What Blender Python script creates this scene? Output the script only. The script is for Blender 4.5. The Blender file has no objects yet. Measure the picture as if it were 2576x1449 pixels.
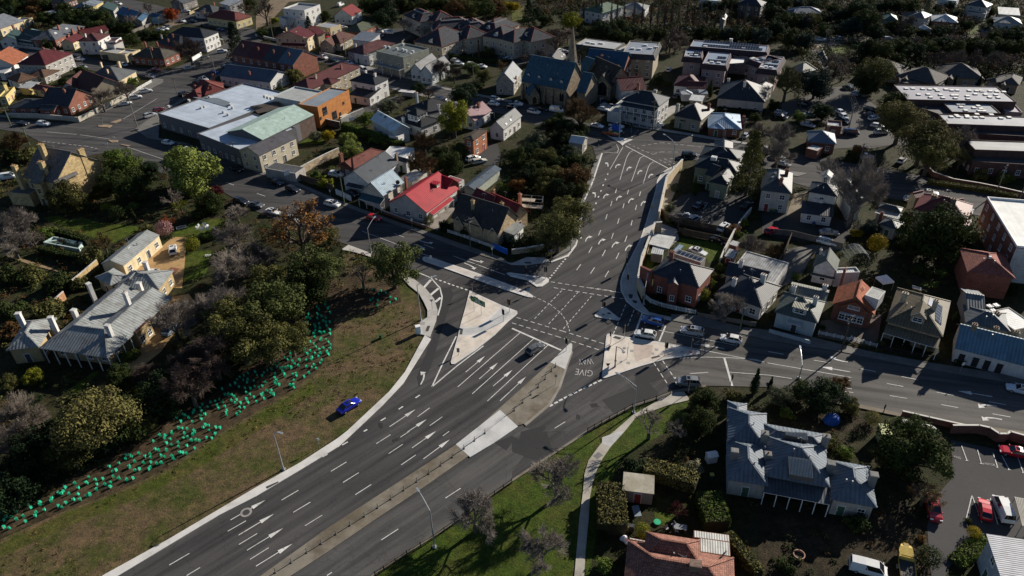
import bpy,math,random
from mathutils import Vector,Matrix
R=math.radians
rnd=random.Random(7)
SC=bpy.context.scene
COL=SC.collection
F,CH,VPX,VPY=1820.0,90.0,1360.0,3430.0
CX,CY=1288.0,724.5
_n=Vector((VPX-CX,VPY-CY,F)).normalized()
_fw=(Vector((0,0,1))-_n*_n.z).normalized()
_rt=_n.cross(_fw)
TO=[0.0,0.0,1.0]
def tile(c=None,r=0):
 if c is None:TO[:]=[0.0,0.0,1.0]
 else:TO[:]=[c*644.0,r*362.25,.25]
def D(x,y):return TO[0]+x*TO[2],TO[1]+y*TO[2]
def P(x,y,z=0.0):
 x,y=D(x,y)
 d=Vector((x-CX,y-CY,F))
 s=(CH-z)/d.dot(_n)
 return Vector((d.dot(_rt)*s,d.dot(_fw)*s,z))
def mpp(p):
 d=_rt*p.x+_fw*p.y+_n*(CH-p.z)
 return d.z/F
def V2(p):return Vector((p[0],p[1],0))
def tag(o,label=None,cat=None,group=None,kind=None):
 if label:o['label']=label
 if cat:o['category']=cat
 if group:o['group']=group
 if kind:o['kind']=kind
 return o
def empty(name,loc=(0,0,0),rz=0,label=None,cat=None,group=None):
 o=bpy.data.objects.new(name,None);COL.objects.link(o)
 o.location=loc;o.rotation_euler=(0,0,rz);o.empty_display_size=.3
 return tag(o,label,cat,group)
def link(name,me,parent=None,loc=(0,0,0),rz=0,sc=None):
 o=bpy.data.objects.new(name,me);COL.objects.link(o)
 if parent:o.parent=parent
 o.location=loc;o.rotation_euler=(0,0,rz)
 if sc:o.scale=sc if hasattr(sc,'__len__')else(sc,sc,sc)
 return o
class MB:
 def __init__(s):s.v=[];s.f=[];s.m=[];s.sm=False
 def face(s,pts,m=0):
  i=len(s.v);s.v+=[tuple(p)for p in pts];s.f.append(tuple(range(i,i+len(pts))));s.m.append(m)
 def prism(s,pts,z0,z1,m=0,bottom=False,mtop=None):
  n=len(pts)
  if sum(pts[i][0]*pts[(i+1)%n][1]-pts[(i+1)%n][0]*pts[i][1]for i in range(n))<0:pts=list(pts)[::-1]
  s.face([(p[0],p[1],z1)for p in pts],m if mtop is None else mtop)
  for i in range(n):
   a,b=pts[i],pts[(i+1)%n]
   s.face([(a[0],a[1],z0),(b[0],b[1],z0),(b[0],b[1],z1),(a[0],a[1],z1)],m)
  if bottom:s.face([(p[0],p[1],z0)for p in pts[::-1]],m)
 def obox(s,c,u,v,w,m=0):
  c,u,v,w=Vector(c),Vector(u),Vector(v),Vector(w)
  P8=[c+a*u+b*v+d*w for d in(-1,1)for b in(-1,1)for a in(-1,1)]
  for q in((0,2,3,1),(4,5,7,6),(0,1,5,4),(2,6,7,3),(0,4,6,2),(1,3,7,5)):s.face([P8[k]for k in q],m)
 def box(s,x0,y0,z0,x1,y1,z1,m=0):
  s.obox(((x0+x1)/2,(y0+y1)/2,(z0+z1)/2),((x1-x0)/2,0,0),(0,(y1-y0)/2,0),(0,0,(z1-z0)/2),m)
 def tube(s,a,b,r0,r1,n=6,m=0,cap=True):
  a,b=Vector(a),Vector(b);d=(b-a)
  if d.length<1e-6:return
  d.normalize();x=d.orthogonal().normalized();y=d.cross(x)
  A=[a+(x*math.cos(k*2*math.pi/n)+y*math.sin(k*2*math.pi/n))*r0 for k in range(n)]
  B=[b+(x*math.cos(k*2*math.pi/n)+y*math.sin(k*2*math.pi/n))*r1 for k in range(n)]
  for k in range(n):
   j=(k+1)%n;s.face([A[k],A[j],B[j],B[k]],m)
  if cap:s.face(B,m);s.face(A[::-1],m)
 def ball(s,c,rx,ry,rz,n=8,k=5,m=0):
  c=Vector(c)
  def q(i,j):
   a=math.pi*i/k;b=2*math.pi*j/n
   return c+Vector((rx*math.sin(a)*math.cos(b),ry*math.sin(a)*math.sin(b),rz*math.cos(a)))
  for i in range(k):
   for j in range(n):
    if i==0:s.face([q(0,0),q(1,j),q(1,j+1)],m)
    elif i==k-1:s.face([q(i,j),q(k,0),q(i,j+1)],m)
    else:s.face([q(i,j),q(i+1,j),q(i+1,j+1),q(i,j+1)],m)
 def mesh(s,name,mats,uv=True,off=(0,0,0),smooth=False):
  me=bpy.data.meshes.new(name);ox,oy,oz=off
  me.from_pydata([(x-ox,y-oy,z-oz)for x,y,z in s.v],[],s.f)
  for m in(mats if isinstance(mats,(list,tuple))else[mats]):me.materials.append(m)
  me.polygons.foreach_set('material_index',s.m)
  if uv:
   L=me.uv_layers.new(name='UVMap');co=[]
   for fi,f in enumerate(s.f):
    a,b,c=Vector(s.v[f[0]]),Vector(s.v[f[1]]),Vector(s.v[f[2]])
    n=(b-a).cross(c-a)
    if n.length<1e-9 and len(f)>3:n=(c-a).cross(Vector(s.v[f[3]])-a)
    if n.length<1e-9:n=Vector((0,0,1))
    n.normalize()
    if abs(n.z)>.995:
     t=getattr(s,'flatdir',Vector((1,0,0)));bb=Vector((-t.y,t.x,0))
    else:
     t=Vector((-n.y,n.x,0)).normalized();bb=n.cross(t)
    for k in f:
     p=Vector(s.v[k]);co+=[p.dot(t),p.dot(bb)]
   L.data.foreach_set('uv',co)
  if smooth:me.polygons.foreach_set('use_smooth',[True]*len(s.f))
  me.update();return me
 def build(s,name,mats,parent=None,loc=(0,0,0),rz=0,smooth=False,local=False):
  off=(0,0,0)
  if parent is not None and not local:off=tuple(parent.location)
  return link(name,s.mesh(name,mats,off=off,smooth=smooth),parent,loc,rz)
MC={}
def nt(name,rough=.8,spec=.3,metal=0.0):
 m=bpy.data.materials.new(name);m.use_nodes=True;t=m.node_tree
 b=t.nodes['Principled BSDF'];b.inputs['Roughness'].default_value=rough
 b.inputs['Specular IOR Level'].default_value=spec;b.inputs['Metallic'].default_value=metal
 return m,t,b
def N(t,ty,**kw):
 n=t.nodes.new(ty)
 for k,v in kw.items():
  if k in n.inputs:n.inputs[k].default_value=v
  else:setattr(n,k,v)
 return n
def C4(c,k=1.0):return(min(1,c[0]*k),min(1,c[1]*k),min(1,c[2]*k),1)
def ramp(t,src,stops):
 r=t.nodes.new('ShaderNodeValToRGB');e=r.color_ramp.elements
 while len(e)<len(stops):e.new(.5)
 for i,(p,c)in enumerate(stops):e[i].position=p;e[i].color=c
 t.links.new(src,r.inputs[0]);return r.outputs[0]
def mix(t,a,b,fac,mode='MIX'):
 n=t.nodes.new('ShaderNodeMix');n.data_type='RGBA';n.blend_type=mode
 for s,k in((fac,0),(a,6),(b,7)):
  if hasattr(s,'links'):t.links.new(s,n.inputs[k])
  else:n.inputs[k].default_value=s
 return n.outputs[2]
def noise(t,scale,coord='Object',detail=4,rough=.6,vec=None):
 n=N(t,'ShaderNodeTexNoise',Scale=scale,Detail=detail,Roughness=rough)
 if vec is None:
  c=N(t,'ShaderNodeTexCoord');vec=c.outputs[coord]
 t.links.new(vec,n.inputs['Vector']);return n.outputs['Fac']
def geo(t):
 g=N(t,'ShaderNodeNewGeometry');return g.outputs['Position']
def M(kind,r,g=None,b=None,**kw):
 if g is None:g=b=r
 key=(kind,round(r,3),round(g,3),round(b,3),tuple(sorted(kw.items())))
 if key in MC:return MC[key]
 c=(r,g,b)
 if kind=='plain':
  m,t,bs=nt('painted surface',kw.get('rough',.7),.3)
  t.links.new(ramp(t,noise(t,1.7),[(.3,C4(c,.86)),(.7,C4(c,1.08))]),bs.inputs['Base Color'])
 elif kind=='wall':
  m,t,bs=nt('rendered wall',.85,.2);c=tuple(x*.80 for x in c)
  f=ramp(t,noise(t,.7,detail=6),[(.3,C4(c,.78)),(.5,C4(c)),(.75,C4(c,1.07))])
  uv=N(t,'ShaderNodeTexCoord').outputs['UV']
  st=N(t,'ShaderNodeMapping');st.inputs['Scale'].default_value=(2.6,.22,1);t.links.new(uv,st.inputs[0])
  s2=ramp(t,noise(t,1.0,vec=st.outputs[0],detail=3),[(.35,(.72,.7,.66,1)),(.6,(1,1,1,1))])
  t.links.new(mix(t,f,s2,.55,'MULTIPLY'),bs.inputs['Base Color'])
 elif kind in('brick','stone','rooftile','weatherboard','timber'):
  m,t,bs=nt(kind,.85,.25)
  uv=N(t,'ShaderNodeTexCoord').outputs['UV']
  if kind in('weatherboard','timber'):
   w=N(t,'ShaderNodeTexWave',Scale=1.6 if kind=='weatherboard' else 2.4);w.wave_profile='SAW'
   w.bands_direction='Y' if kind=='weatherboard' else 'X'
   t.links.new(uv,w.inputs[0])
   f=ramp(t,w.outputs['Fac'],[(0,C4(c,.7)),(.2,C4(c)),(1,C4(c,1.05))])
  else:
   wd,ht,k,mo={'brick':(.5,.17,.55,.02),'stone':(.75,.36,.6,.03),'rooftile':(.34,.36,.62,.035)}[kind]
   q=N(t,'ShaderNodeTexBrick',Scale=1.0);q.inputs['Brick Width'].default_value=wd;q.inputs['Row Height'].default_value=ht
   q.inputs['Mortar Size'].default_value=mo;q.inputs['Color1'].default_value=C4(c,.75);q.inputs['Color2'].default_value=C4(c,1.3)
   q.inputs['Mortar'].default_value=C4(c,.45)if kind=='rooftile' else C4((c[0]*.8+.06,c[1]*.8+.06,c[2]*.8+.06))
   q.inputs['Bias'].default_value=0
   t.links.new(uv,q.inputs['Vector']);f=q.outputs['Color']
   bp=N(t,'ShaderNodeBump',Strength=.35,Distance=.03);t.links.new(q.outputs['Fac'],bp.inputs['Height']);bp.invert=True
   t.links.new(bp.outputs[0],bs.inputs['Normal'])
  big=ramp(t,noise(t,.8,detail=5),[(.3,(.62,.6,.58,1)),(.62,(1.0,1,1,1))])
  t.links.new(mix(t,f,big,.8,'MULTIPLY'),bs.inputs['Base Color'])
 elif kind=='metal':
  m,t,bs=nt('ribbed metal roof',kw.get('rough',.55),.22);c=(c[0]*.62,c[1]*.66,c[2]*.71)
  uv=N(t,'ShaderNodeTexCoord').outputs['UV']
  w=N(t,'ShaderNodeTexWave',Scale=kw.get('rib',.62));w.bands_direction='X';w.wave_profile='SIN';t.links.new(uv,w.inputs[0])
  f=ramp(t,w.outputs['Fac'],[(.0,C4(c,.72)),(.35,C4(c,.98)),(1,C4(c,1.06))])
  sh=N(t,'ShaderNodeTexBrick',Scale=1.0);sh.inputs['Brick Width'].default_value=.8;sh.inputs['Row Height'].default_value=2.6
  sh.inputs['Mortar Size'].default_value=.012;sh.inputs['Color1'].default_value=(.86,.86,.86,1);sh.inputs['Color2'].default_value=(1.06,1.06,1.06,1);sh.inputs['Mortar'].default_value=(.7,.7,.7,1)
  t.links.new(uv,sh.inputs['Vector'])
  f=mix(t,f,sh.outputs['Color'],.8,'MULTIPLY')
  d=kw.get('dirt',.5)
  rust=ramp(t,noise(t,.55,detail=6,rough=.7),[(.36,C4((.5,.46,.42))),(.58,(1,1,1,1))])
  t.links.new(mix(t,f,rust,d,'MULTIPLY'),bs.inputs['Base Color'])
  bp=N(t,'ShaderNodeBump',Strength=.5,Distance=.05);t.links.new(w.outputs['Fac'],bp.inputs['Height']);t.links.new(bp.outputs[0],bs.inputs['Normal'])
 elif kind=='membrane':
  m,t,bs=nt('flat roof membrane',.7,.2);c=(c[0]*.72,c[1]*.75,c[2]*.78)
  uv=N(t,'ShaderNodeTexCoord').outputs['UV']
  sh=N(t,'ShaderNodeTexBrick',Scale=1.0);sh.inputs['Brick Width'].default_value=12;sh.inputs['Row Height'].default_value=.7;sh.inputs['Mortar Size'].default_value=.02
  sh.inputs['Color1'].default_value=C4(c,.93);sh.inputs['Color2'].default_value=C4(c,1.05);sh.inputs['Mortar'].default_value=C4(c,.8)
  t.links.new(uv,sh.inputs['Vector'])
  big=ramp(t,noise(t,.25,detail=6,rough=.65),[(.32,(.74,.74,.74,1)),(.6,(1,1,1,1))])
  t.links.new(mix(t,sh.outputs['Color'],big,.8,'MULTIPLY'),bs.inputs['Base Color'])
 elif kind=='glass':
  m,t,bs=nt('window glass',.08,.8);bs.inputs['Base Color'].default_value=C4(c)
 elif kind=='paint':
  m,t,bs=nt('car paint',.22,.5);bs.inputs['Base Color'].default_value=C4(c)
  bs.inputs['Coat Weight'].default_value=.6;bs.inputs['Coat Roughness'].default_value=.05
  t.links.new(ramp(t,noise(t,3.0),[(.3,C4(c,.9)),(.7,C4(c,1.04))]),bs.inputs['Base Color'])
 elif kind=='steel':
  m,t,bs=nt('galvanised steel',.4,.5,.5)
  t.links.new(ramp(t,noise(t,4),[(.3,C4(c,.8)),(.7,C4(c,1.1))]),bs.inputs['Base Color'])
 elif kind=='leaf':
  m,t,bs=nt('foliage',.8,.05)
  oi=N(t,'ShaderNodeObjectInfo')
  f=ramp(t,noise(t,kw.get('sc',2.2),detail=3),[(.25,C4(c,.5)),(.5,C4(c)),(.75,C4((c[0]*1.55,c[1]*1.4,c[2]*1.2)))])
  hs=N(t,'ShaderNodeHueSaturation');mr=N(t,'ShaderNodeMapRange');mr.inputs[3].default_value=.75;mr.inputs[4].default_value=1.25
  t.links.new(oi.outputs['Random'],mr.inputs[0]);t.links.new(mr.outputs[0],hs.inputs['Value']);t.links.new(f,hs.inputs['Color'])
  t.links.new(hs.outputs[0],bs.inputs['Base Color'])
  tr=N(t,'ShaderNodeBsdfTranslucent');t.links.new(hs.outputs[0],tr.inputs[0])
  ms=N(t,'ShaderNodeMixShader');ms.inputs[0].default_value=.15
  t.links.new(bs.outputs[0],ms.inputs[1]);t.links.new(tr.outputs[0],ms.inputs[2])
  t.links.new(ms.outputs[0],t.nodes['Material Output'].inputs[0])
 elif kind=='bark':
  m,t,bs=nt('bark',.9,.15)
  t.links.new(ramp(t,noise(t,3.5),[(.3,C4(c,.6)),(.7,C4(c,1.3))]),bs.inputs['Base Color'])
 elif kind=='asphalt':
  m,t,bs=nt('asphalt',.88,.16);p=geo(t)
  a=ramp(t,noise(t,.06,vec=p,detail=5,rough=.6),[(.3,C4(c,.82)),(.5,C4(c)),(.72,C4(c,1.2))])
  fine=ramp(t,noise(t,5.0,vec=p,detail=6,rough=.85),[(.3,(.62,.62,.62,1)),(.7,(1.18,1.18,1.18,1))])
  ang=kw.get('ang')
  f=mix(t,a,fine,.75,'MULTIPLY')
  if ang is not None:
   m0=N(t,'ShaderNodeMapping');m0.inputs['Rotation'].default_value=(0,0,-ang);t.links.new(p,m0.inputs[0])
   mp=N(t,'ShaderNodeMapping');mp.inputs['Scale'].default_value=(.03,.62,1);t.links.new(m0.outputs[0],mp.inputs[0])
   s=ramp(t,noise(t,1.0,vec=mp.outputs[0],detail=3,rough=.6),[(.34,(.60,.60,.61,1)),(.5,(.95,.95,.95,1)),(.66,(1.28,1.26,1.23,1))])
   f=mix(t,f,s,.95,'MULTIPLY')
   ck=N(t,'ShaderNodeTexVoronoi',Scale=.12);ck.feature='DISTANCE_TO_EDGE';wv=N(t,'ShaderNodeVectorMath');wv.operation='ADD';nz=N(t,'ShaderNodeTexNoise',Scale=.5,Detail=6);t.links.new(p,nz.inputs['Vector']);sc_=N(t,'ShaderNodeVectorMath');sc_.operation='SCALE';sc_.inputs['Scale'].default_value=5;t.links.new(nz.outputs['Color'],sc_.inputs[0]);t.links.new(p,wv.inputs[0]);t.links.new(sc_.outputs[0],wv.inputs[1]);t.links.new(wv.outputs[0],ck.inputs['Vector'])
   f=mix(t,f,ramp(t,ck.outputs['Distance'],[(0,(.55,.55,.55,1)),(.012,(1,1,1,1))]),.6,'MULTIPLY')
  t.links.new(f,bs.inputs['Base Color'])
  bp=N(t,'ShaderNodeBump',Strength=.25,Distance=.02);t.links.new(noise(t,14,vec=p,detail=4),bp.inputs['Height']);t.links.new(bp.outputs[0],bs.inputs['Normal'])
 elif kind=='concrete':
  m,t,bs=nt('concrete',.85,.25);p=geo(t)
  a=ramp(t,noise(t,.35,vec=p,detail=6,rough=.65),[(.28,C4(c,.68)),(.5,C4(c,.95)),(.72,C4(c,1.1))])
  fine=ramp(t,noise(t,7,vec=p,detail=4,rough=.8),[(.3,(.82,.82,.82,1)),(.7,(1.06,1.06,1.06,1))])
  f=mix(t,a,fine,.8,'MULTIPLY')
  if kw.get('st'):
   f=mix(t,f,ramp(t,noise(t,.13,vec=p,detail=8,rough=.75),[(.4,(.55,.5,.42,1)),(.56,(1,1,1,1))]),kw['st'],'MULTIPLY')
  t.links.new(f,bs.inputs['Base Color'])
 elif kind=='grass':
  m,t,bs=nt('grass',.9,.12);p=geo(t)
  c2=kw.get('c2',(.10,.085,.045));k=kw.get('k',.5)
  a=ramp(t,noise(t,.16,vec=p,detail=8,rough=.72),[(max(0,k-.11),C4(c)),(min(1,k+.11),C4(c2))])
  fine=ramp(t,noise(t,2.2,vec=p,detail=8,rough=.85),[(.32,(.38,.38,.36,1)),(.68,(1.35,1.35,1.25,1))])
  f=mix(t,a,fine,.85,'MULTIPLY')
  f=mix(t,f,ramp(t,noise(t,.7,vec=p,detail=6,rough=.8),[(.37,(.42,.44,.40,1)),(.5,(.85,.84,.8,1)),(.64,(1.35,1.28,1.15,1))]),.85,'MULTIPLY')
  t.links.new(f,bs.inputs['Base Color'])
  bp=N(t,'ShaderNodeBump',Strength=.9,Distance=.25);t.links.new(noise(t,3.0,vec=p,detail=6,rough=.8),bp.inputs['Height']);t.links.new(bp.outputs[0],bs.inputs['Normal'])
 elif kind=='roadpaint':
  m,t,bs=nt('worn road paint',.75,.2);p=geo(t)
  f=ramp(t,noise(t,.3,vec=p,detail=4),[(.3,C4(c,.72)),(.65,C4(c))])
  w=ramp(t,noise(t,2.6,vec=p,detail=8,rough=.8),[(.36,(.22,.22,.22,1)),(.47,(1,1,1,1))])
  t.links.new(mix(t,f,w,.8,'MULTIPLY'),bs.inputs['Base Color'])
 elif kind=='solar':
  m,t,bs=nt('solar panel',.15,.6);uv=N(t,'ShaderNodeTexCoord').outputs['UV']
  q=N(t,'ShaderNodeTexBrick',Scale=1.0);q.offset=0;q.inputs['Brick Width'].default_value=1.0;q.inputs['Row Height'].default_value=1.65;q.inputs['Mortar Size'].default_value=.035
  q.inputs['Color1'].default_value=C4(c);q.inputs['Color2'].default_value=C4(c,1.2);q.inputs['Mortar'].default_value=(.35,.36,.38,1)
  t.links.new(uv,q.inputs['Vector']);t.links.new(q.outputs['Color'],bs.inputs['Base Color'])
 MC[key]=m;return m
def setup():
 w=bpy.data.worlds.new('World');SC.world=w;w.use_nodes=True;t=w.node_tree
 sk=t.nodes.new('ShaderNodeTexSky');sk.sky_type='NISHITA';sk.sun_disc=False
 sk.sun_elevation=R(22);sk.sun_rotation=R(52);sk.altitude=100;sk.air_density=.75;sk.dust_density=.2;sk.ozone_density=2.5
 bg=t.nodes['Background'];bg.inputs[1].default_value=.05;t.links.new(sk.outputs[0],bg.inputs[0])
 l=bpy.data.lights.new('sun','SUN');l.energy=5.0;l.angle=R(.5);l.color=(1,.92,.80)
 s=bpy.data.objects.new('sun',l);COL.objects.link(s)
 d=Vector((math.cos(R(39))*math.cos(R(22)),math.sin(R(39))*math.cos(R(22)),math.sin(R(22))))
 s.rotation_euler=d.to_track_quat('Z','Y').to_euler();s.location=d*400
 cd=bpy.data.cameras.new('camera');c=bpy.data.objects.new('camera',cd);COL.objects.link(c)
 cd.sensor_width=36;cd.lens=36*F/2576;cd.clip_end=3000;cd.clip_start=1
 W=lambda e:Vector((_rt.dot(e),_fw.dot(e),-_n.dot(e)))
 x,y,z=W(Vector((1,0,0))),W(Vector((0,-1,0))),W(Vector((0,0,-1)))
 c.matrix_world=Matrix(((x.x,y.x,z.x,0),(x.y,y.y,z.y,0),(x.z,y.z,z.z,CH),(0,0,0,1)))
 SC.camera=c
 v=SC.view_settings;v.view_transform='Standard';v.look='None';v.exposure=.74;v.gamma=1
 SC.cycles.max_bounces=5;SC.cycles.diffuse_bounces=2;SC.cycles.glossy_bounces=2;SC.cycles.transmission_bounces=2;SC.cycles.transparent_max_bounces=4
setup()
def pts(s,z=0.0):
 out=[]
 for seg in s.split(';'):
  h,b=seg.split(':');h=h.strip()
  if h=='d':tile()
  else:tile(*[int(k)for k in h.split(',')])
  for q in b.split(','):
   if q.strip():
    x,y=q.split();out.append(P(float(x),float(y),z))
 tile();return out
CONC=M('concrete',.47,.45,.42);KERB=M('concrete',.62,.60,.57);CREAM=M('concrete',.68,.61,.53,st=.25);OLDC=M('concrete',.225,.20,.16,st=.85)
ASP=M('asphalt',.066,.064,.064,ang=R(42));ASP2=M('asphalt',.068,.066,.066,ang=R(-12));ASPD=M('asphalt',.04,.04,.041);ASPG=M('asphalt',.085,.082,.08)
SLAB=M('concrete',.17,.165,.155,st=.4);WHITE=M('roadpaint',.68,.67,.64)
ZL=[.005];KH=.06
EXCL=[]
def sheet(name,poly,mat,z=None,kind='structure'):
 if name not in('mulch_bed','garden_bed','road_patch','oil_stain','grass_verge'):EXCL.append([(p.x,p.y)for p in poly])
 if z is None:ZL[0]+=.0015;z=ZL[0]
 m=MB();m.prism(poly,z-.02,z);o=m.build(name,mat);o['kind']=kind;return o
def slab(name,poly,mat,h=.15,kerb=None,infill=None):
 EXCL.append([(p.x,p.y)for p in poly])
 m=MB();m.prism(poly,0,h+KH,0,mtop=0);o=m.build(name,kerb or mat);o['kind']='structure';return o
g=MB();S=900
g.face([(-S,20,0),(S,20,0),(S,1100,0),(-S,1100,0)])
o=g.build('ground',M('grass',.026,.036,.010,c2=(.05,.042,.024),k=.5));o['kind']='structure'
def lawn(s,mat=None,name='lawn'):return sheet(name,pts(s),mat or M('grass',.070,.105,.012,c2=(.085,.085,.020),k=.56))
VERGE=M('grass',.062,.080,.018,c2=(.150,.104,.066),k=.48);GREEN=M('grass',.066,.088,.014,c2=(.11,.092,.036),k=.52);MULCH=M('grass',.105,.075,.048,c2=(.05,.036,.024),k=.5)
GRAVEL=M('concrete',.47,.30,.135,st=.45);SOIL=M('grass',.06,.045,.03,c2=(.03,.026,.016))
lawn('d: -40 1460,275 1460, 640 1240,900 1064,1010 960,1066 865,1066 800,1045 720,1000 660,930 640,860 640,880 730,838 780,835 880,700 1005,560 1085,420 1180,300 1235,150 1290,-40 1375',VERGE,'grass_verge')
lawn('d: -40 1390,150 1296,300 1242,420 1190,560 1095,700 1015,780 960,800 985,640 1090,480 1190,330 1260,160 1330,-40 1420',GREEN,'grass_verge')
lawn('d: -40 1325,100 1262,200 1185,300 1140,380 1085,460 1030,530 1000,620 925,700 880,720 720,900 690,1000 700,1010 760,900 790,842 800,838 880,800 935,700 1005,560 1085,420 1180,300 1235,150 1290,-40 1370',MULCH,'mulch_bed')
lawn('d: 930 1460,981 1410,1144 1308,1288 1204,1473 1084,1588 1019,1690 985,1740 1000,1700 1075,1560 1150,1510 1300,1480 1460',M('grass',.055,.090,.011,c2=(.085,.085,.022),k=.56))
lawn('0,1: 420 745,580 715,700 770,820 735,1000 790,1390 830,1400 860,1140 1000,900 930,640 840')
lawn('0,1: 1780 870,1850 830,2050 760,2280 745,2300 790,2150 850,2050 940,1860 950,1720 920')
lawn('0,1: 1860 1085,2130 1070,2110 1200,2060 1330,1850 1390')
lawn('0,2: 690 1030,930 850,1010 830,800 1060')
lawn('2,1: 1270 1330,1330 1090,1480 1110,1400 1260,1380 1449,1310 1430');lawn('2,1: 1660 1040,1700 950,2150 1000,2120 1130,1980 1200,1940 1130')
lawn('2,3: 1430 800,1640 830,1560 960,1440 900');lawn('1,0: 420 1449,520 1395,640 1330,700 1449')
lawn('2,0: 0 100,120 60,110 250,0 250',M('grass',.1,.13,.01));lawn('3,0: 1940 350,2110 250,2120 290,2090 350');lawn('3,0: 600 500,790 450,840 500,820 600,700 590')
lawn('3,2: 0 1449,60 1330,860 1240,1100 1449',SOIL,'garden_bed');lawn('3,3: -100 700,1400 700,1700 1100,1700 1500,-100 1500',SOIL,'garden_bed')
lawn('3,1: 1510 1430,1560 1390,1740 1380,1700 1449')
sheet('gravel_drive',pts('0,1: 1880 940,1850 1300,1830 1449,1700 1449; d: 424 720,400 705; 0,1: 1280 1320,1640 1020,1740 935'),GRAVEL)
sheet('gravel_drive',pts('0,2: 1560 120,1900 60,2000 200,1780 420,1620 640,1420 800,1330 825,1265 790,1400 620,1500 520,1560 400,1480 330'),GRAVEL)
sheet('brick_paving',pts('0,1: 1720 1240,1815 1255,1720 1340,1630 1325'),M('brick',.22,.09,.05))
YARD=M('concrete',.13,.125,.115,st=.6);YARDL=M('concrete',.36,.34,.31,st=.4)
sheet('driveway',pts('2,1: 1700 520,1860 480,2300 480,2440 560,2400 700,2250 960,2150 920,1620 800,1500 700,1560 640'),M('asphalt',.05,.05,.05))
sheet('garden_path',pts('2,1: 1500 310,1700 290,1650 470,1560 660,1490 690,1480 660'),M('concrete',.33,.30,.25,st=.5))
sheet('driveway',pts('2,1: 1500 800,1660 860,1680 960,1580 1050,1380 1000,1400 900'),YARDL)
sheet('driveway',pts('1,1: 1800 730,1985 610,2000 660,1830 870,1720 830'),M('concrete',.30,.27,.24,st=.5))
sheet('car_park',pts('3,1: -60 700,330 600,860 820,760 1010,150 960,-60 900'),M('asphalt',.045,.044,.043))
sheet('driveway',pts('3,1: 260 500,400 480,330 640,180 740'),M('concrete',.20,.165,.12,st=.6))
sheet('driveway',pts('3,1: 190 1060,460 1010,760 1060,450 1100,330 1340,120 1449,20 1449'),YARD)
sheet('courtyard',pts('3,2: 530 330,1150 260,1090 600,500 490'),M('concrete',.13,.11,.09,st=.6))
sheet('car_park',pts('3,3: 1840 80,2700 260,2700 1080,2150 1030,1870 1270,1720 1600,1640 1449,1600 960,1640 700,1860 460'),M('asphalt',.066,.064,.064))
sheet('car_park',pts('3,0: 640 880,860 860,1000 1000,1100 1080,1300 1350,1300 1449,1000 1500,700 1449,640 1240,90 1170,90 1040,300 1000'),M('asphalt',.07,.067,.064))
sheet('car_park',pts('1,0: 1170 300,1500 280,1600 380,1480 450,1250 440,1240 380'),M('asphalt',.05,.05,.05))
sheet('car_park',pts('2,0: 300 560,600 470,620 560,420 640,300 640; 1,0: 2300 660,2000 640'),M('asphalt',.05,.05,.05))
sheet('parking_area',pts('2,0: 820 960,960 990,930 1120,860 1130'),M('asphalt',.05,.05,.05))
sheet('driveway',pts('1,0: 960 1110,1260 1010,1430 960,1420 1080,1080 1140,850 1240'),M('asphalt',.07,.07,.068))
sheet('driveway',pts('2,0: 1560 1090,1650 1050,1640 1130,1500 1230,1530 1140'),YARDL)
sheet('driveway',pts('1,1: 2130 130,2300 0,2430 0,2480 160,2440 200,2300 220'),M('asphalt',.05,.05,.05))
sheet('street',pts('3,0: 440 490,800 430,1900 400,2300 440,2300 400,1900 360,1200 370,500 370,440 430'),M('concrete',.2,.165,.12,st=.5))
sheet('footpath',pts('3,0: 440 500,540 510,620 680,560 700,480 600'),YARD)
sheet('dirt_lane',pts('1,0: 0 300,120 240,330 20,560 0,600 -60,200 -60,0 160'),M('concrete',.20,.15,.10,st=.5))
sheet('parking_area',pts('0,0: 1590 300,1720 200,1860 170,1900 230,1750 260'),M('concrete',.2,.15,.11,st=.5))
sheet('lane',pts('3,0: 640 1240,1300 1350,1500 1449,640 1500'),M('asphalt',.07,.067,.064))
sheet('street',pts('d: -40 120,82 120,205 140,330 170,420 176,405 207,350 192,240 179,160 166,-40 140'),ASP2)
sheet('street',pts('d: 570 108,552 85,540 70,470 60,400 47,270 12,300 -8,430 22,560 58,640 72,662 100,640 118'),ASP2)
sheet('street',pts('d: 265 280,330 250,400 207,420 177,470 160,515 142,545 120,570 108,625 84,665 88,640 110,605 140,560 180,500 224,470 245,395 287,365 307,340 324,200 325,200 310'),ASP2)
sheet('street',pts('d: 600 130,610 100,700 112,800 136,955 172,1035 192,1120 218,1230 252,1330 262,1500 318,1600 325,1500 372,1300 298,1125 250,980 214,910 176,815 160,650 128'),ASP2)
sheet('street',pts('d: -40 296,100 306,200 310,340 324,400 350,475 362,550 387,612 410,644 435,754 470,864 515,904 532,1024 576,1054 586,1150 622,1219 645,1288 664,1300 720,1180 732,1060 690,930 640,876 617,750 572,694 552,644 532,560 482,420 440,300 400,262 385,215 394,120 368,60 335,-40 320'),ASP2)
sheet('street',pts('d: 1480 330,1588 322,1688 337,1932 372,2060 397,2260 432,2400 460,2620 500,2620 575,2400 530,2260 503,2030 470,1900 432,1860 425,1720 398,1640 440,1500 400'),ASP2)
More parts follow.
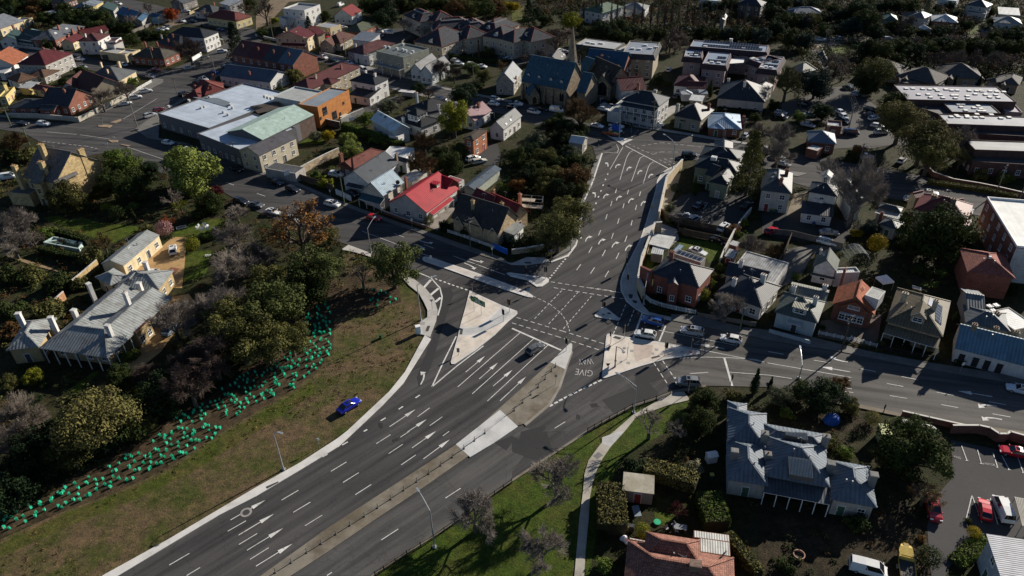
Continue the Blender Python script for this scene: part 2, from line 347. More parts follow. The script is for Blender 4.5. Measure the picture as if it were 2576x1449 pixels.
sheet('road',pts('0,3: 1150 1470; 0,3: 1190 1449,1700 1140,2200 840,2576 650; 1,3: 450 380,830 150; 1,2: 1000 1440,1270 1180,1480 960,1640 700,1745 500,1810 330,1825 230,1790 110,1720 20,1610 -70; d: 1060 688,1180 700,1288 667; 2,1: 150 1225,390 1190,560 1130,650 1020,680 900,715 600,790 380,915 120,900 90,1000 -10,1140 10,1575 250,1460 370,1440 480,1335 830,1290 960,1110 1310,1090 1400; 2,2: 1095 30,1150 140,1250 220,1330 265,1600 330,2330 470,2576 500; 3,2: 640 630,900 680,1650 830,2576 980,2700 1000,2700 1500,2576 1449,2000 1370,1330 1260,900 1170,400 1080; 2,2: 2576 1000,1950 985,1600 1040,1450 1110,1200 1190,900 1350,740 1449; 1,3: 2576 480,2000 900,1350 1310,1150 1449,1110 1480'),ASP)
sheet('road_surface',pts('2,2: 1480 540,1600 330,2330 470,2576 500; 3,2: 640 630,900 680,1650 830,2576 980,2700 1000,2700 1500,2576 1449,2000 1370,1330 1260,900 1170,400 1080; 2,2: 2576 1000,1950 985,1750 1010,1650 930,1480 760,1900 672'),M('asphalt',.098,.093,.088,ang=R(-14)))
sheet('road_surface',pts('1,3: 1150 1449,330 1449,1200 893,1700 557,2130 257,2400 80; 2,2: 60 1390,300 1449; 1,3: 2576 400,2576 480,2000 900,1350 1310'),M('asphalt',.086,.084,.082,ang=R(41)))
sheet('road_patch',pts('2,2: 590 720,920 770,880 1130,400 1180,470 1000,560 800'),ASP)
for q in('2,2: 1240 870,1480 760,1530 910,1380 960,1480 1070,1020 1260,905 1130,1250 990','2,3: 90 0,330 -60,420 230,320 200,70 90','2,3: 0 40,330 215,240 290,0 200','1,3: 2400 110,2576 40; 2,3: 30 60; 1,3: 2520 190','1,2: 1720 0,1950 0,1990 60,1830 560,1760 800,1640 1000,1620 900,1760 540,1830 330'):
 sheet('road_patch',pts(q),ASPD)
sheet('road_patch',pts('2,2: 780 1140,1020 1260,560 1449,300 1449'),M('asphalt',.075,.073,.072,ang=R(38)))
for q in('2,2: 780 1170,850 1160,870 1200,800 1210','2,2: 650 1270,690 1290,680 1330,640 1320','1,2: 1230 1360,1280 1365,1270 1420,1235 1400','1,3: 1370 80,1430 60,1430 90,1380 105'):sheet('oil_stain',pts(q),M('asphalt',.032,.032,.032))
slab('kerb',pts('0,3: 1000 1480,1040 1449,1700 1085,2576 565; 1,3: 450 312,820 72,920 -5; 1,2: 1340 1050,1500 850,1640 590,1700 480,1760 520,1640 710,1480 968,1270 1190,1000 1446; 1,3: 830 156,450 388; 0,3: 2576 656,2200 848,1700 1148,1190 1455,1150 1480'),KERB,.14)
slab('footpath',pts('1,2: 1700 480,1640 470,1650 350,1725 300,1725 225,1690 150,1640 60,1540 -20; 1,1: 1440 1310,1480 1290,1640 1400; 1,2: 1720 25,1793 115,1828 230,1812 332,1750 500'),CONC,.14)
slab('driveway_crossing',pts('1,1: 860 1068,930 1020,1160 1105,1150 1140,980 1090'),CONC,.13)
slab('footpath',pts('2,1: 0 1205,150 1145,330 1150,390 1190,150 1222,0 1222; 1,1: 2490 1190'),CONC,.14)
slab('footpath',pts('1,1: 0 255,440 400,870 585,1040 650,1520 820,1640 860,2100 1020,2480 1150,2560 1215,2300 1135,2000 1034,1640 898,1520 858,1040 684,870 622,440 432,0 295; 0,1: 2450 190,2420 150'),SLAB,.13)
slab('footpath',pts('d: 1450 617,1458 587,1467 512,1490 460,1513 387,1500 395,1478 455,1462 505,1447 540,1440 600,1425 625,1390 650,1385 660,1428 645'),SLAB,.14)
slab('kerb',pts('d: 1450 619,1459 587,1468 512,1492 460,1516 387,1513 386,1489 459,1465 512,1456 587,1447 617,1427 643,1386 659,1387 662,1429 647'),KERB,.16)
slab('footpath',pts('2,1: 1700 200,1640 220,1570 250,1510 290,1462 370,1442 480,1337 830,1292 960,1112 1310,1092 1400; 2,2: 1097 30,1152 140,1252 220,1332 265,1600 330,1600 300,1380 250,1300 160,1260 60,1270 -100; 2,1: 1330 1000,1440 790,1500 780,1480 680,1560 330'),CONC,.14)
slab('kerb',pts('2,1: 1508 288,1460 370,1440 480,1335 830,1290 960,1110 1310,1088 1400; 2,2: 1093 30,1148 140,1248 222,1330 268,1600 334,1600 327,1332 260,1255 214,1160 135,1106 30; 2,1: 1102 1400,1124 1310,1302 960,1347 830,1450 482,1470 372,1515 293'),KERB,.155)
slab('footpath',pts('2,2: 1600 330,2330 470; 3,2: 0 530,640 630,900 680,1650 830,2576 980,2700 1000,2700 930,2576 905,1650 760,1000 640,440 500,0 430; 2,2: 2330 400,1850 280,1600 270'),SLAB,.13)
slab('footpath',pts('3,2: 400 1084,900 1174,1330 1264,2000 1374,2576 1453,2700 1510,2700 1560,2576 1500,2000 1420,1330 1300,900 1210,400 1110'),M('concrete',.2,.17,.13,st=.5),.13)
slab('footpath',pts('2,2: 1640 1050,1730 1048,1790 1130,1580 1180,1250 1300; 2,3: 1130 0,985 160,905 280,855 380,810 520,785 650,770 900,740 1200,725 1480,625 1480,650 1200,680 850,715 600,730 420,770 290,850 180,920 90,1020 0; 2,2: 1025 1449,1220 1280,1480 1130'),M('concrete',.43,.40,.35,st=.4),.07)
sheet('footpath_panel',pts('2,3: 905 60,1075 0,1130 0,985 155,905 118',.0),M('concrete',.5,.5,.49),z=.076+KH)
slab('kerb',pts('2,2: 1950 985,1600 1040,1450 1110,1200 1190,900 1350,740 1449; 1,3: 2576 482,2000 902,1350 1312,1120 1480,1150 1485,1370 1330,2010 922,2590 500; 2,2: 745 1470,910 1368,1210 1206,1460 1124,1600 1056,1950 1000'),OLDC,.14)
slab('footpath',pts('2,2: 1950 990,1800 1035,1640 1050,1480 1130,1450 1125,1600 1056'),M('concrete',.22,.2,.17,st=.5),.13)
slab('footpath',pts('2,0: 1500 1300,1700 1330,2576 1475,2576 1495,1700 1352,1500 1320; 2,0: 1180 1270'),M('concrete',.3,.29,.28),.13)
slab('footpath',pts('0,0: 0 1180,800 1225,1060 1120,1640 830,1640 800,1560 790,1050 1090,800 1200,0 1160'),SLAB,.13)
slab('footpath',pts('0,0: 1360 1300,1480 1215,1900 960,2200 730,2230 740,1930 975,1600 1170,1600 1395,1900 1449,1800 1449,1480 1390'),SLAB,.13)
slab('footpath',pts('1,0: 640 585,1240 735,1560 800,1900 905,2576 1035,2576 1015,1900 885,1560 775,1240 700,640 545'),M('concrete',.24,.23,.22),.13)
slab('footpath',pts('1,0: 1060 705,1350 865,1920 1005,2300 1085,2300 1110,1920 1030,1350 895,1040 725'),M('concrete',.24,.23,.22),.13)
slab('footpath',pts('3,1: 0 250,400 300,300 330,0 280'),SLAB,.13)
def island(outer,infills=(),h=.15,top=CREAM):
 slab('traffic_island',pts(outer),KERB,h)
 for q in infills:m=MB();m.prism(pts(q),h+KH-.01,h+KH+.006);o=m.build('island_paving',top);o['kind']='structure'
island('1,2: 2150 33,2482 185; 2,2: 50 238,55 262,30 288; 1,2: 2535 345,2400 480,2200 640,2000 772,1968 772,1960 750,1990 640,2035 480,2050 405,2100 230',['1,2: 2153 52,2462 188,2400 255,2330 325,2250 375,2190 396,2058 400,2108 228','1,2: 2045 492,2180 485,2330 435,2500 350,2520 350,2400 470,2190 630,2000 757,1976 757,1972 745,2000 640'])
m=MB();m.prism(pts('1,2: 2055 412,2190 408,2260 385,2340 338,2410 268,2478 198,2560 240,2500 340,2330 425,2180 475,2042 482'),.1,.156+KH);o=m.build('island_paving',M('concrete',.5,.5,.49));o['kind']='structure'
island('d: 1063 650,1068 647,1077 648,1150 671,1219 695,1288 720,1330 738,1341 746,1339 750,1328 749,1288 736,1200 706,1140 684,1068 659,1063 655',['d: 1069 651,1078 651,1150 674,1219 698,1288 723,1325 740,1288 732,1200 702,1140 680,1070 656'],.16,M('concrete',.55,.5,.45))
island('d: 1274 689,1282 687,1330 694,1376 700,1381 704,1380 711,1364 722,1350 723,1325 706,1285 697',['d: 1286 691,1330 697,1372 703,1362 715,1350 717,1330 702'],.15,M('concrete',.3,.3,.3))
island('2,2: 912 195,935 198,1080 312,1082 325,1070 332,842 298,832 288,832 278',['2,2: 915 207,932 210,1065 315,850 286'])
island('2,2: 960 470,975 466,1150 498,1420 543,1700 598,1880 640,1892 655,1888 668,1860 674,1550 722,1300 792,940 912,912 912,904 895,930 660,948 490',['2,2: 965 482,1150 512,1420 557,1700 611,1870 650,1870 660,1545 708,1295 778,935 897,920 890,945 660,957 495'])
m=MB();m.prism(pts('2,2: 1225 560,1420 590,1390 700,1250 745,1225 690'),.1,.165+KH);o=m.build('island_paving',M('concrete',.53,.44,.38,st=.15));o['kind']='structure'
slab('traffic_island',pts('2,2: 575 572,592 560,606 575,602 640,535 826,385 756,560 585'),M('concrete',.55,.54,.51),.15)
slab('median_strip',pts('2,2: 385 757,530 828,470 1000,370 1170,130 1370; 1,3: 2576 -40; 2,2: 0 1420; 1,3: 2330 115,2130 255,1700 555,1200 890,700 1230,330 1470,30 1470,700 990,1300 600,2010 137,2190 0; 2,2: 0 1105'),OLDC,.15)
slab('median_strip',pts('2,2: 602 640,612 650,545 840,490 1010,385 1190,140 1395,120 1375,365 1172,465 1000,528 826'),M('concrete',.3,.28,.25,st=.5),.13)
m=MB();m.prism(pts('d: 1147 1120,1258 1033,1303 1075,1240 1118,1183 1152'),.05,.158+KH);o=m.build('median_paving',M('concrete',.55,.55,.54));o['kind']='structure'
for q in('0,0: 985 1265,1060 1258,1130 1265,1100 1288,990 1280','0,0: 1105 1238,1220 1200,1222 1215,1165 1242','0,0: 1085 1415,1190 1415,1185 1435,1130 1440','0,1: 1210 5,1320 20,1290 28,1220 12'):slab('traffic_island',pts(q),M('concrete',.3,.22,.15),.15)
island('2,0: 950 1360,1010 1385,1100 1390,1215 1410,1130 1449,1110 1470,1090 1449',[],.15)
MK=MB();ZM=.145;ZR=[0]
ROADZ=ZL[0]
def line(s,w=.14):
 p=pts(s)
 for a,b in zip(p,p[1:]):
  d=(b-a).normalized();n=Vector((-d.y,d.x,0))*w/2;z=Vector((0,0,ROADZ+.006))
  MK.face([a-n+z,b-n+z,b+n+z,a+n+z])
def dashes(s,ln=1.0,gap=1.0,w=.15):
 p=pts(s)
 for a,b in zip(p,p[1:]):
  L=(b-a).length;d=(b-a)/L;n=Vector((-d.y,d.x,0))*w/2;z=Vector((0,0,ROADZ+.006));t=0
  while t<L:
   q=a+d*t;r=a+d*min(L,t+ln);MK.face([q-n+z,r-n+z,r+n+z,q+n+z]);t+=ln+gap
def segs(t,ss,w=.135):
 for q in ss.split('/'):
  a=q.split();line('%s: %s %s,%s %s'%(t,a[0],a[1],a[2],a[3]),w)
def squares(t,ss,dx,dy,ln=.7,w=.32):
 for q in ss.split('/'):
  x,y=[float(k)for k in q.split()];a,b=pts('%s: %g %g,%g %g'%(t,x-dx,y-dy,x+dx,y+dy));c=(a+b)/2;d=(b-a).normalized()*ln/2
  n=Vector((-d.y,d.x,0)).normalized()*w/2;z=Vector((0,0,ROADZ+.006));MK.face([c-d-n+z,c+d-n+z,c+d+n+z,c-d+n+z])
def arrow(s,w=.14,hw=.38,hl=2.2):
 p=pts(s);z=Vector((0,0,ROADZ+.006));a,b=p[-2],p[-1];d=(b-a).normalized();n=Vector((-d.y,d.x,0))
 k=b-d*min(hl,(b-a).length*.6)
 q=p[:-1]+[k]
 for i,(x,y)in enumerate(zip(q,q[1:])):
  e=(y-x).normalized();m=Vector((-e.y,e.x,0))*w/2;MK.face([x-m+z,y-m+z,y+m+z,x+m+z])
 MK.face([k-n*hw+z,b+z,k+n*hw+z])
def turn(s):
 p=pts(s);z=Vector((0,0,ROADZ+.006));a,c,b=p;w=.2;L=[]
 k=c+(b-c)*.36;cur=[a+(c-a)*t for t in(0,.55)]+[(a*(1-t)**2+c*2*t*(1-t)+k*t*t)for t in(.45,.65,.85,1)]
 for i,x in enumerate(cur):
  e=(cur[min(i+1,5)]-cur[max(i-1,0)]).normalized();m=Vector((-e.y,e.x,0))*w*(.55+.5*i/5);L.append((x-m+z,x+m+z))
 for(x0,x1),(y0,y1)in zip(L,L[1:]):MK.face([x0,y0,y1,x1])
 d=(b-k).normalized();n=Vector((-d.y,d.x,0));MK.face([k-n*.66+z,b+z,k+n*.66+z])
for q in('1,2: 2110 850,2305 688','1,2: 2245 920,2435 755','1,2: 2385 992,2580 828','1,2: 1345 1400,1605 1225','1,2: 1525 1452,1718 1325','1,3: 1570 165,1812 -5','1,3: 1685 275,1950 80','0,3: 2320 890,2674 688','0,3: 2402 1042,2758 828','0,3: 2486 1195,2850 972','1,3: 0 1355,370 1127','2,2: -120 1140,140 897'):arrow(q)
for q in('2,2: 2130 612,1870 572','3,2: 825 848,520 795','3,2: 2255 1097,1908 1040'):arrow(q,.2,.5,2.2)
for q in('1,2: 1658 975,1705 880,1655 845','2,1: 965 232,968 203,935 190','2,1: 835 540,843 506,808 488','3,2: 808 750,690 730,620 688','3,2: 2303 1195,2165 1172,2120 1212','3,2: 2353 1328,2200 1300,2160 1340','1,1: 1640 972,1735 1005,1782 992','1,1: 1590 1010,1672 1035,1678 1070','1,1: 2150 1160,2240 1190,2292 1186','1,1: 2095 1200,2190 1238,2196 1268'):turn(q)
for q in('1040 245,1050 213,1097 210','1155 272,1165 240,1208 238','1265 308,1275 275,1315 272','1375 345,1385 311,1427 310','920 550,933 513,980 512','1050 572,1063 533,1110 533','1172 598,1185 558,1232 556','1298 625,1308 588,1353 583','738 985,755 940,810 936','870 1013,888 970,945 964','1005 1045,1025 1000,1083 994','1140 1077,1160 1030,1215 1024'):turn('2,1: '+q)
for q in('1,2: 2030 1000; 2,2: 80 455','1,2: 2175 1070; 2,2: 215 518','1,2: 2328 1142; 2,2: 360 580','1,1: 1068 880,1760 1140,2070 1255','1,1: 1985 1130,2505 1320','2,1: 1118 30,1060 130,985 260','2,1: 1085 365,1150 150,1180 90,1218 68','2,1: 1202 380,1265 200,1290 142,1330 122','2,1: 1320 400,1370 240,1390 203,1425 180','2,1: 920 85,1060 93,1072 50,1050 5','2,2: 1455 425,2265 583','2,2: 1220 512,1500 550,1900 625,2576 758; 3,2: 838 905','2,2: 1830 565,2140 618','2,2: 1685 710,1950 699,2200 706,2440 722; 3,2: 0 760','2,2: 2190 850,2576 880; 3,2: 240 915','2,2: 1790 865,1975 853','0,0: 1242 1200,1580 995'):line(q)
line('2,2: 0 410,495 630',.42);line('1,2: 1770 1000,1890 740,2015 490',.26);line('1,2: 1770 1000,2020 790,2290 585',.26)
line('2,1: 1140 20,1575 250',.3);line('2,2: 1312 255,1220 510',.4);line('2,2: 2135 705,2215 990',.4);line('2,2: 1545 385,1480 540',.3)
segs('1,2','1605 1110 1650 1080/1435 1225 1480 1195/1255 1340 1305 1310/1085 1447 1120 1428',.26)
segs('1,2','1625 1300 1748 1210/1748 1390 1875 1300')
segs('1,3','1210 122 1355 30/1335 222 1478 127/1462 335 1608 235/1453 57 1545 -4/1880 45 1945 -4/755 400 912 305/877 512 1035 413/1000 635 1160 533/258 690 428 590/375 813 548 710/493 948 668 840/1905 670 2060 570/1260 1092 1432 980/715 1449 765 1415/-60 1287 130 1168')
segs('1,3','868 135 925 103/668 255 722 225',.24)
segs('0,3','1705 1343 1908 1225/1880 1449 2015 1368/2293 1003 2478 897/2405 1137 2590 1025')
segs('2,2','430 1415 535 1350',.12)
segs('3,2','765 925 835 938/740 1000 843 1020/750 1040 858 1058/0 643 155 670/460 730 620 757/920 815 1085 845/1342 895 1508 928/1193 965 1360 995/1225 1087 1395 1115/1695 1053 1868 1085/1740 1177 1912 1208/2220 1148 2392 1178/2257 1270 2437 1302')
segs('2,1','1053 452 1040 497/1172 465 1160 510/1293 482 1282 527/1007 578 992 627/1128 602 1115 650/1253 618 1242 667/958 710 942 762/1078 752 1062 805/1210 770 1197 823/893 870 870 923/1020 900 1000 957/1157 928 1135 988/805 1037 773 1097/940 1070 908 1132/1077 1098 1047 1160/692 1213 650 1273/830 1246 790 1307/973 1280 935 1343',.17)
squares('2,1','963 307/940 360/917 417/895 475/870 535/845 600/820 663/693 948',-3,8,.95,.34)
squares('2,1','535 1163/514 1187/495 1210/477 1232/458 1255/440 1278/422 1302/400 1325/382 1350',-9,11,.55,.4)
squares('2,2','393 1185/443 1158/491 1131/540 1105/588 1080/637 1055/685 1030/733 1005/785 983/835 960/883 937',20,-10,.8,.4)
squares('1,1','1775 1342/1812 1362/1855 1378/1900 1393/1942 1410/1985 1425/2028 1440',18,8,.7,.36);squares('1,2','2070 5/2115 20/2160 36',18,8,.7,.36)
for q in('2,2: 0 355,450 490,900 635','2,2: 45 300,500 435,945 572','2,2: 420 0,780 60,1120 112','2,2: 780 0,960 25,1110 55','2,1: 390 1390,760 1449,1090 1500','2,2: 1145 170,1020 465','2,2: 1228 225,1150 420','2,2: 1515 735,1640 920','2,2: 1425 755,1500 870,1580 995'):dashes(q,1.0,.65,.17)
for q in('2,2: 500 30,215 325','2,2: 665 45,365 370','2,2: 800 85,515 415','2,2: 210 85,380 165,490 255,550 340,580 440'):dashes(q,.85,.55,.13)
for q in('2,1: 1430 100,1500 82,1720 85,1900 110,2100 100','2,1: 1170 0,1300 60,1440 115','2,1: 1310 20,1500 -10,1800 20,2200 80','2,1: 1590 150,1900 148','2,1: 1480 160,1640 240','2,1: 1530 150,1650 210','2,0: 1270 1310,1190 1400'):dashes(q,1.1,.9,.14)
segs('0,0','470 1330 775 1355/803 1358 1110 1403');segs('0,1','1283 33 1640 155/2275 388 2355 417');dashes('0,0: 430 1425,640 1449; 0,1: 870 25,1000 55',1.2,.8);segs('1,1','10 500 93 528/1390 905 1490 940/1690 1015 1790 1053/380 625 430 650')
line('1,1: 1640 1300,1760 1350,1830 1430; 1,2: 1850 0,1873 90,1860 180,1830 280',.3)
line('1,1: 1760 1370,1670 1470',.6);line('1,2: 1840 5,1755 75',.6);line('1,2: 1858 100,1805 145',.6)
ROADZ=ZL[0]+.004
segs('3,3','1945 140 2000 290/2105 180 2145 322/2262 215 2308 358/2350 240 2425 385/2500 230 2567 415/2050 640 1995 865/2050 640 2150 920/2235 670 2310 935',.13);segs('3,3','1985 292 2012 290/2130 322 2170 326/2292 356 2314 362/2412 386 2436 384/2555 414 2576 416/1995 865 2005 960',.13)
segs('2,1','1785 545 1730 612/1970 595 1925 660/2070 618 2022 685/1887 758 1845 820/1990 785 1945 850',.12)
o=MK.build('road_markings',WHITE);o['kind']='structure'
def lettering(txt,s,size,name='painted_lettering',z=None,stretch=1.0):
 a,b=pts(s);d=b-a;cu=bpy.data.curves.new('t','FONT');cu.body=txt;cu.align_x='CENTER';cu.align_y='CENTER';cu.size=1;cu.offset=-.014
 t=bpy.data.objects.new('t',cu);COL.objects.link(t);dg=bpy.context.evaluated_depsgraph_get();dg.update()
 me=bpy.data.meshes.new_from_object(t.evaluated_get(dg));bpy.data.objects.remove(t)
 w=max(v.co.x for v in me.vertices)-min(v.co.x for v in me.vertices);me.materials.clear();me.materials.append(M('roadpaint',.55,.54,.52))
 o=link(name,me,None,(a+b)/2+Vector((0,0,(z or ZL[0]+.01))),math.atan2(d.y,d.x),(d.length/w,size,1));o['kind']='structure';return o
lettering('WAY','2,2: 815 738,668 745',2.6);lettering('GIVE','2,2: 812 862,640 842',2.6)
lettering('VISITOR','3,3: 2172 322,2285 340',.75);lettering('KING','3,3: 1868 252,1938 268',.75)
for q,c in(('2,2: 1040 490,1105 510,1080 528,1012 508',.04),('2,2: 975 585,1000 590,975 643,950 638',.04),('2,2: 1400 705,1480 685,1492 700,1410 722',.05),('1,2: 1725 390,1755 388,1735 443,1708 440',.05),('1,2: 2060 418,2085 418,2075 475,2048 475',.05),('2,2: 960 250,1000 262,985 275,960 268',.05),('2,2: 910 268,932 272,920 286,903 280',.05),('2,3: 870 205,915 240,860 278,815 245',.16),('2,2: 1190 628,1225 630,1220 655,1188 650',.3),('2,2: 1435 615,1475 620,1468 642,1437 638',.3),('2,2: 1695 640,1730 643,1728 662,1692 658',.3),('2,2: 1115 605,1145 606,1142 626,1112 622',.2),('2,2: 1110 645,1138 650,1128 668,1105 660',.2),('2,2: 1152 750,1190 752,1186 775,1154 772',.3),('2,2: 1404 658,1430 660,1426 678,1402 674',.25),('2,2: 1030 730,1055 732,1052 750,1028 748',.2),('2,2: 1088 742,1110 744,1106 760,1084 758',.2),('1,2: 1650 350,1705 350,1700 375,1645 375',.3),('2,1: 125 1195,190 1195,195 1210,128 1208',.03),('1,3: 100 560,225 505,232 515,118 578',.06),('2,2: 1170 70,1215 72,1210 115,1180 110',.03),('2,2: 1210 125,1260 140,1250 165,1215 150',.03)):
 m=MB();z=(.16 if c==.06 else(.078 if c==.16 else .165))+KH;m.prism(pts(q),z-.06,z+.004);o=m.build('pit_lid',M('plain',c,c*.98,c*.95));o['kind']='structure'
m=MB();c=P(*[619.5,1290]);
for k in range(20):
 a,b=k*math.pi/10,(k+1)*math.pi/10;z=ZL[0]+.012
 m.face([(c.x+r*math.cos(t),c.y+r*math.sin(t),z)for r,t in((.55,a),(.9,a),(.9,b),(.55,b))])
o=m.build('manhole_ring',M('concrete',.3,.28,.26));o['kind']='structure'
m=MB();m.prism([(c.x+.54*math.cos(k*.314),c.y+.54*math.sin(k*.314))for k in range(20)],0,ZL[0]+.012);o=m.build('manhole_cover',M('plain',.05,.05,.05));o['kind']='structure'
GLASS=M('glass',.012,.016,.022);WFR=M('plain',.72,.71,.68);DARKFR=M('plain',.06,.055,.05)
CAM=Vector((0,0,CH));WIN={};BLK=[]
def win_mesh(w,h,fr):
 k=(round(w,1),round(h,1),fr.name)
 if k not in WIN:
  w,h=k[0],k[1];m=MB();t=.09
  for a in((-w/2,-.02,0,-w/2+t,.09,h),(w/2-t,-.02,0,w/2,.09,h),(-w/2+t,-.02,0,w/2-t,.09,t),(-w/2+t,-.02,h-t,w/2-t,.09,h),(-.03,-.015,t,.03,.07,h-t),(-w/2+t,-.015,h*.5-.03,w/2-t,.065,h*.5+.03),(-w/2-.08,-.02,-.08,w/2+.08,.17,0)):m.box(*a)
  p=MB();p.box(-w/2+t,-.03,t,w/2-t,.03,h-t)
  WIN[k]=(m.mesh('window',fr),p.mesh('pane',GLASS))
 return WIN[k]
class House:
 def __init__(s,name,label,cat,wall,roof,group=None,fr=None):
  s.name,s.label,s.cat,s.wall,s.roof,s.group=name,label,cat,wall,roof,group;s.root=None;s.bl=[];s.fr=fr or WFR
 def b(s,kind,ze,A,B,C,p=28,roof=None,wall=None,win=True,oh=.4,base=0.0,cap=None,sides=None,door=True,par=.5,gap=3.0,wallmat2=None):
  a,bb=P(*A,z=ze),P(*B,z=ze);u=bb-a;L=u.length;u.normalize();v=Vector((-u.y,u.x,0))
  if isinstance(C,(int,float)):
   W=float(C)
   if v.y<0:v=-v
  else:
   c=P(*C,z=ze)-a;W=c.dot(v)
   if W<0:v=-v;W=-W
  if s.root is None:
   ctr=a+u*L/2+v*W/2;s.root=empty(s.name,(ctr.x,ctr.y,0),0,s.label,s.cat,s.group)
  k=dict(kind=kind,ze=ze,a=a,u=u,v=v,L=L,W=W,tp=math.tan(R(p)),oh=oh);s.bl.append(k);BLK.append(k)
  q=lambda x,y,z:a+u*x+v*y+Vector((0,0,z-ze))
  rm=roof or s.roof;wm=wall or s.wall;o=oh if kind not in('flat','deck')else .02
  m=MB();z1=ze-.02
  r4=[q(o,o,0),q(L-o,o,0),q(L-o,W-o,0),q(o,W-o,0)]
  m.prism(r4,base,z1)
  if kind=='gable':
   for x in(o,L-o):m.face([q(x,o,z1),q(x,W-o,z1),q(x,W/2,ze+k['tp']*W/2-.1)])
  if kind=='shed':
   for x in(o,L-o):m.face([q(x,o,z1),q(x,W-o,z1),q(x,W-o,ze+k['tp']*(W-o)-.05)])
   m.face([q(o,W-o,z1),q(L-o,W-o,z1),q(L-o,W-o,ze+k['tp']*(W-o)-.05),q(o,W-o,ze+k['tp']*(W-o)-.05)])
  m.build('wall',wm,s.root)
  m=MB();m.flatdir=u;T=.16;cp=0
  def capline(x,y):
   d=y-x
   if d.length<.3:return
   n=Vector((-d.y,d.x,0)).normalized()*.13;up=Vector((0,0,.07))
   m.obox((x+y)/2+up*.6,d/2,n,up*.7,1)
  if kind=='hip':
   h=min(L,W)/2*k['tp'];zr=ze+h
   if L>=W:r0,r1=q(W/2,W/2,zr),q(L-W/2,W/2,zr);F4=[(0,1,r1,r0),(1,2,r1,None),(2,3,r0,r1),(3,0,r0,None)]
   else:r0,r1=q(L/2,L/2,zr),q(L/2,W-L/2,zr);F4=[(0,1,r0,None),(1,2,r1,r0),(2,3,r1,None),(3,0,r0,r1)]
   e=[q(0,0,ze),q(L,0,ze),q(L,W,ze),q(0,W,ze)]
   for i,j,x,y in F4:m.face([e[i],e[j],x]+([y]if y else[]))
   for i in range(4):d=Vector((0,0,T));m.face([e[i]-d,e[(i+1)%4]-d,e[(i+1)%4],e[i]],1)
   m.face([x-Vector((0,0,T))for x in e[::-1]],1)
   capline(r0,r1)
   for c0,rr in zip(e,((r0,r1,r1,r0)if L>=W else(r0,r0,r1,r1))):capline(c0,rr)
  elif kind=='gable':
   zr=ze+W/2*k['tp'];r0,r1=q(0,W/2,zr),q(L,W/2,zr);d=Vector((0,0,T))
   e=[q(0,0,ze),q(L,0,ze),q(L,W,ze),q(0,W,ze)]
   m.face([e[0],e[1],r1,r0]);m.face([e[2],e[3],r0,r1])
   m.face([x-d for x in(e[1],e[0],r0,r1)],1);m.face([x-d for x in(e[3],e[2],r1,r0)],1)
   for x,y in((e[0],e[1]),(e[2],e[3]),(e[1],r1),(r1,e[2]),(e[3],r0),(r0,e[0])):m.face([x-d,y-d,y,x],1)
   capline(r0,r1)
  elif kind=='shed':
   t=k['tp'];d=Vector((0,0,T));e=[q(0,0,ze),q(L,0,ze),q(L,W,ze+t*W),q(0,W,ze+t*W)]
   m.face(e);m.face([x-d for x in e[::-1]],1)
   for i in range(4):m.face([e[i]-d,e[(i+1)%4]-d,e[(i+1)%4],e[i]],1)
  else:
   m.prism([q(.1,.1,0),q(L-.1,.1,0),q(L-.1,W-.1,0),q(.1,W-.1,0)],ze-.3,ze)
   if par>0:
    w=.22
    for x0,y0,x1,y1 in((0,0,L,w),(0,W-w,L,W),(0,w,w,W-w),(L-w,w,L,W-w)):m.prism([q(x0,y0,0),q(x1,y0,0),q(x1,y1,0),q(x0,y1,0)],ze-.02 if kind=='flat' else ze-.3,ze+par,1)
  k['roof']=m.build('roof',[rm,cap or(wm if kind=='flat' else rm)],s.root)
  if kind in('hip','gable')and V2(k['a']).length<260 and L*W>45:
   for _ in range(2):
    x,y=L*rnd.uniform(.25,.75),W*rnd.uniform(.2,.45);f=q(x,y,0);f.z=s.hgt(k,f);m=MB();m.tube(f-Vector((0,0,.2)),f+Vector((0,0,.55)),.07,.07,6);m.tube(f+Vector((0,0,.5)),f+Vector((0,0,.6)),.12,.12,6);s.part(m,'flue',M('steel',.4,.4,.4),k['roof'])
   if rnd.random()<.4:f=q(L*.5,W*.5,0);f.z=s.hgt(k,f);m=MB();m.tube(f,f+Vector((0,0,1.8)),.02,.02,4);[m.tube(f+u*.6*(-1)**i+Vector((0,0,1.7)),f+v*.45+u*.2*i+Vector((0,0,1.7)),.015,.015,3)for i in range(4)];s.part(m,'aerial',M('steel',.4,.4,.4),k['roof'])
  if win:
   for sd,(x0,y0,x1,y1,n)in enumerate(((o,o,L-o,o,-v),(L-o,o,L-o,W-o,u),(o,W-o,L-o,W-o,v),(o,o,o,W-o,-u))):
    if sides is not None and sd not in sides:continue
    pa,pb=q(x0,y0,0),q(x1,y1,0);mid=(pa+pb)/2;mid.z=2
    if n.dot(CAM-mid)<=0.12*(CAM-mid).length:continue
    s.windows(pa,pb,n,ze,base,door and sd==0,gap,mid.length>235)
  return k
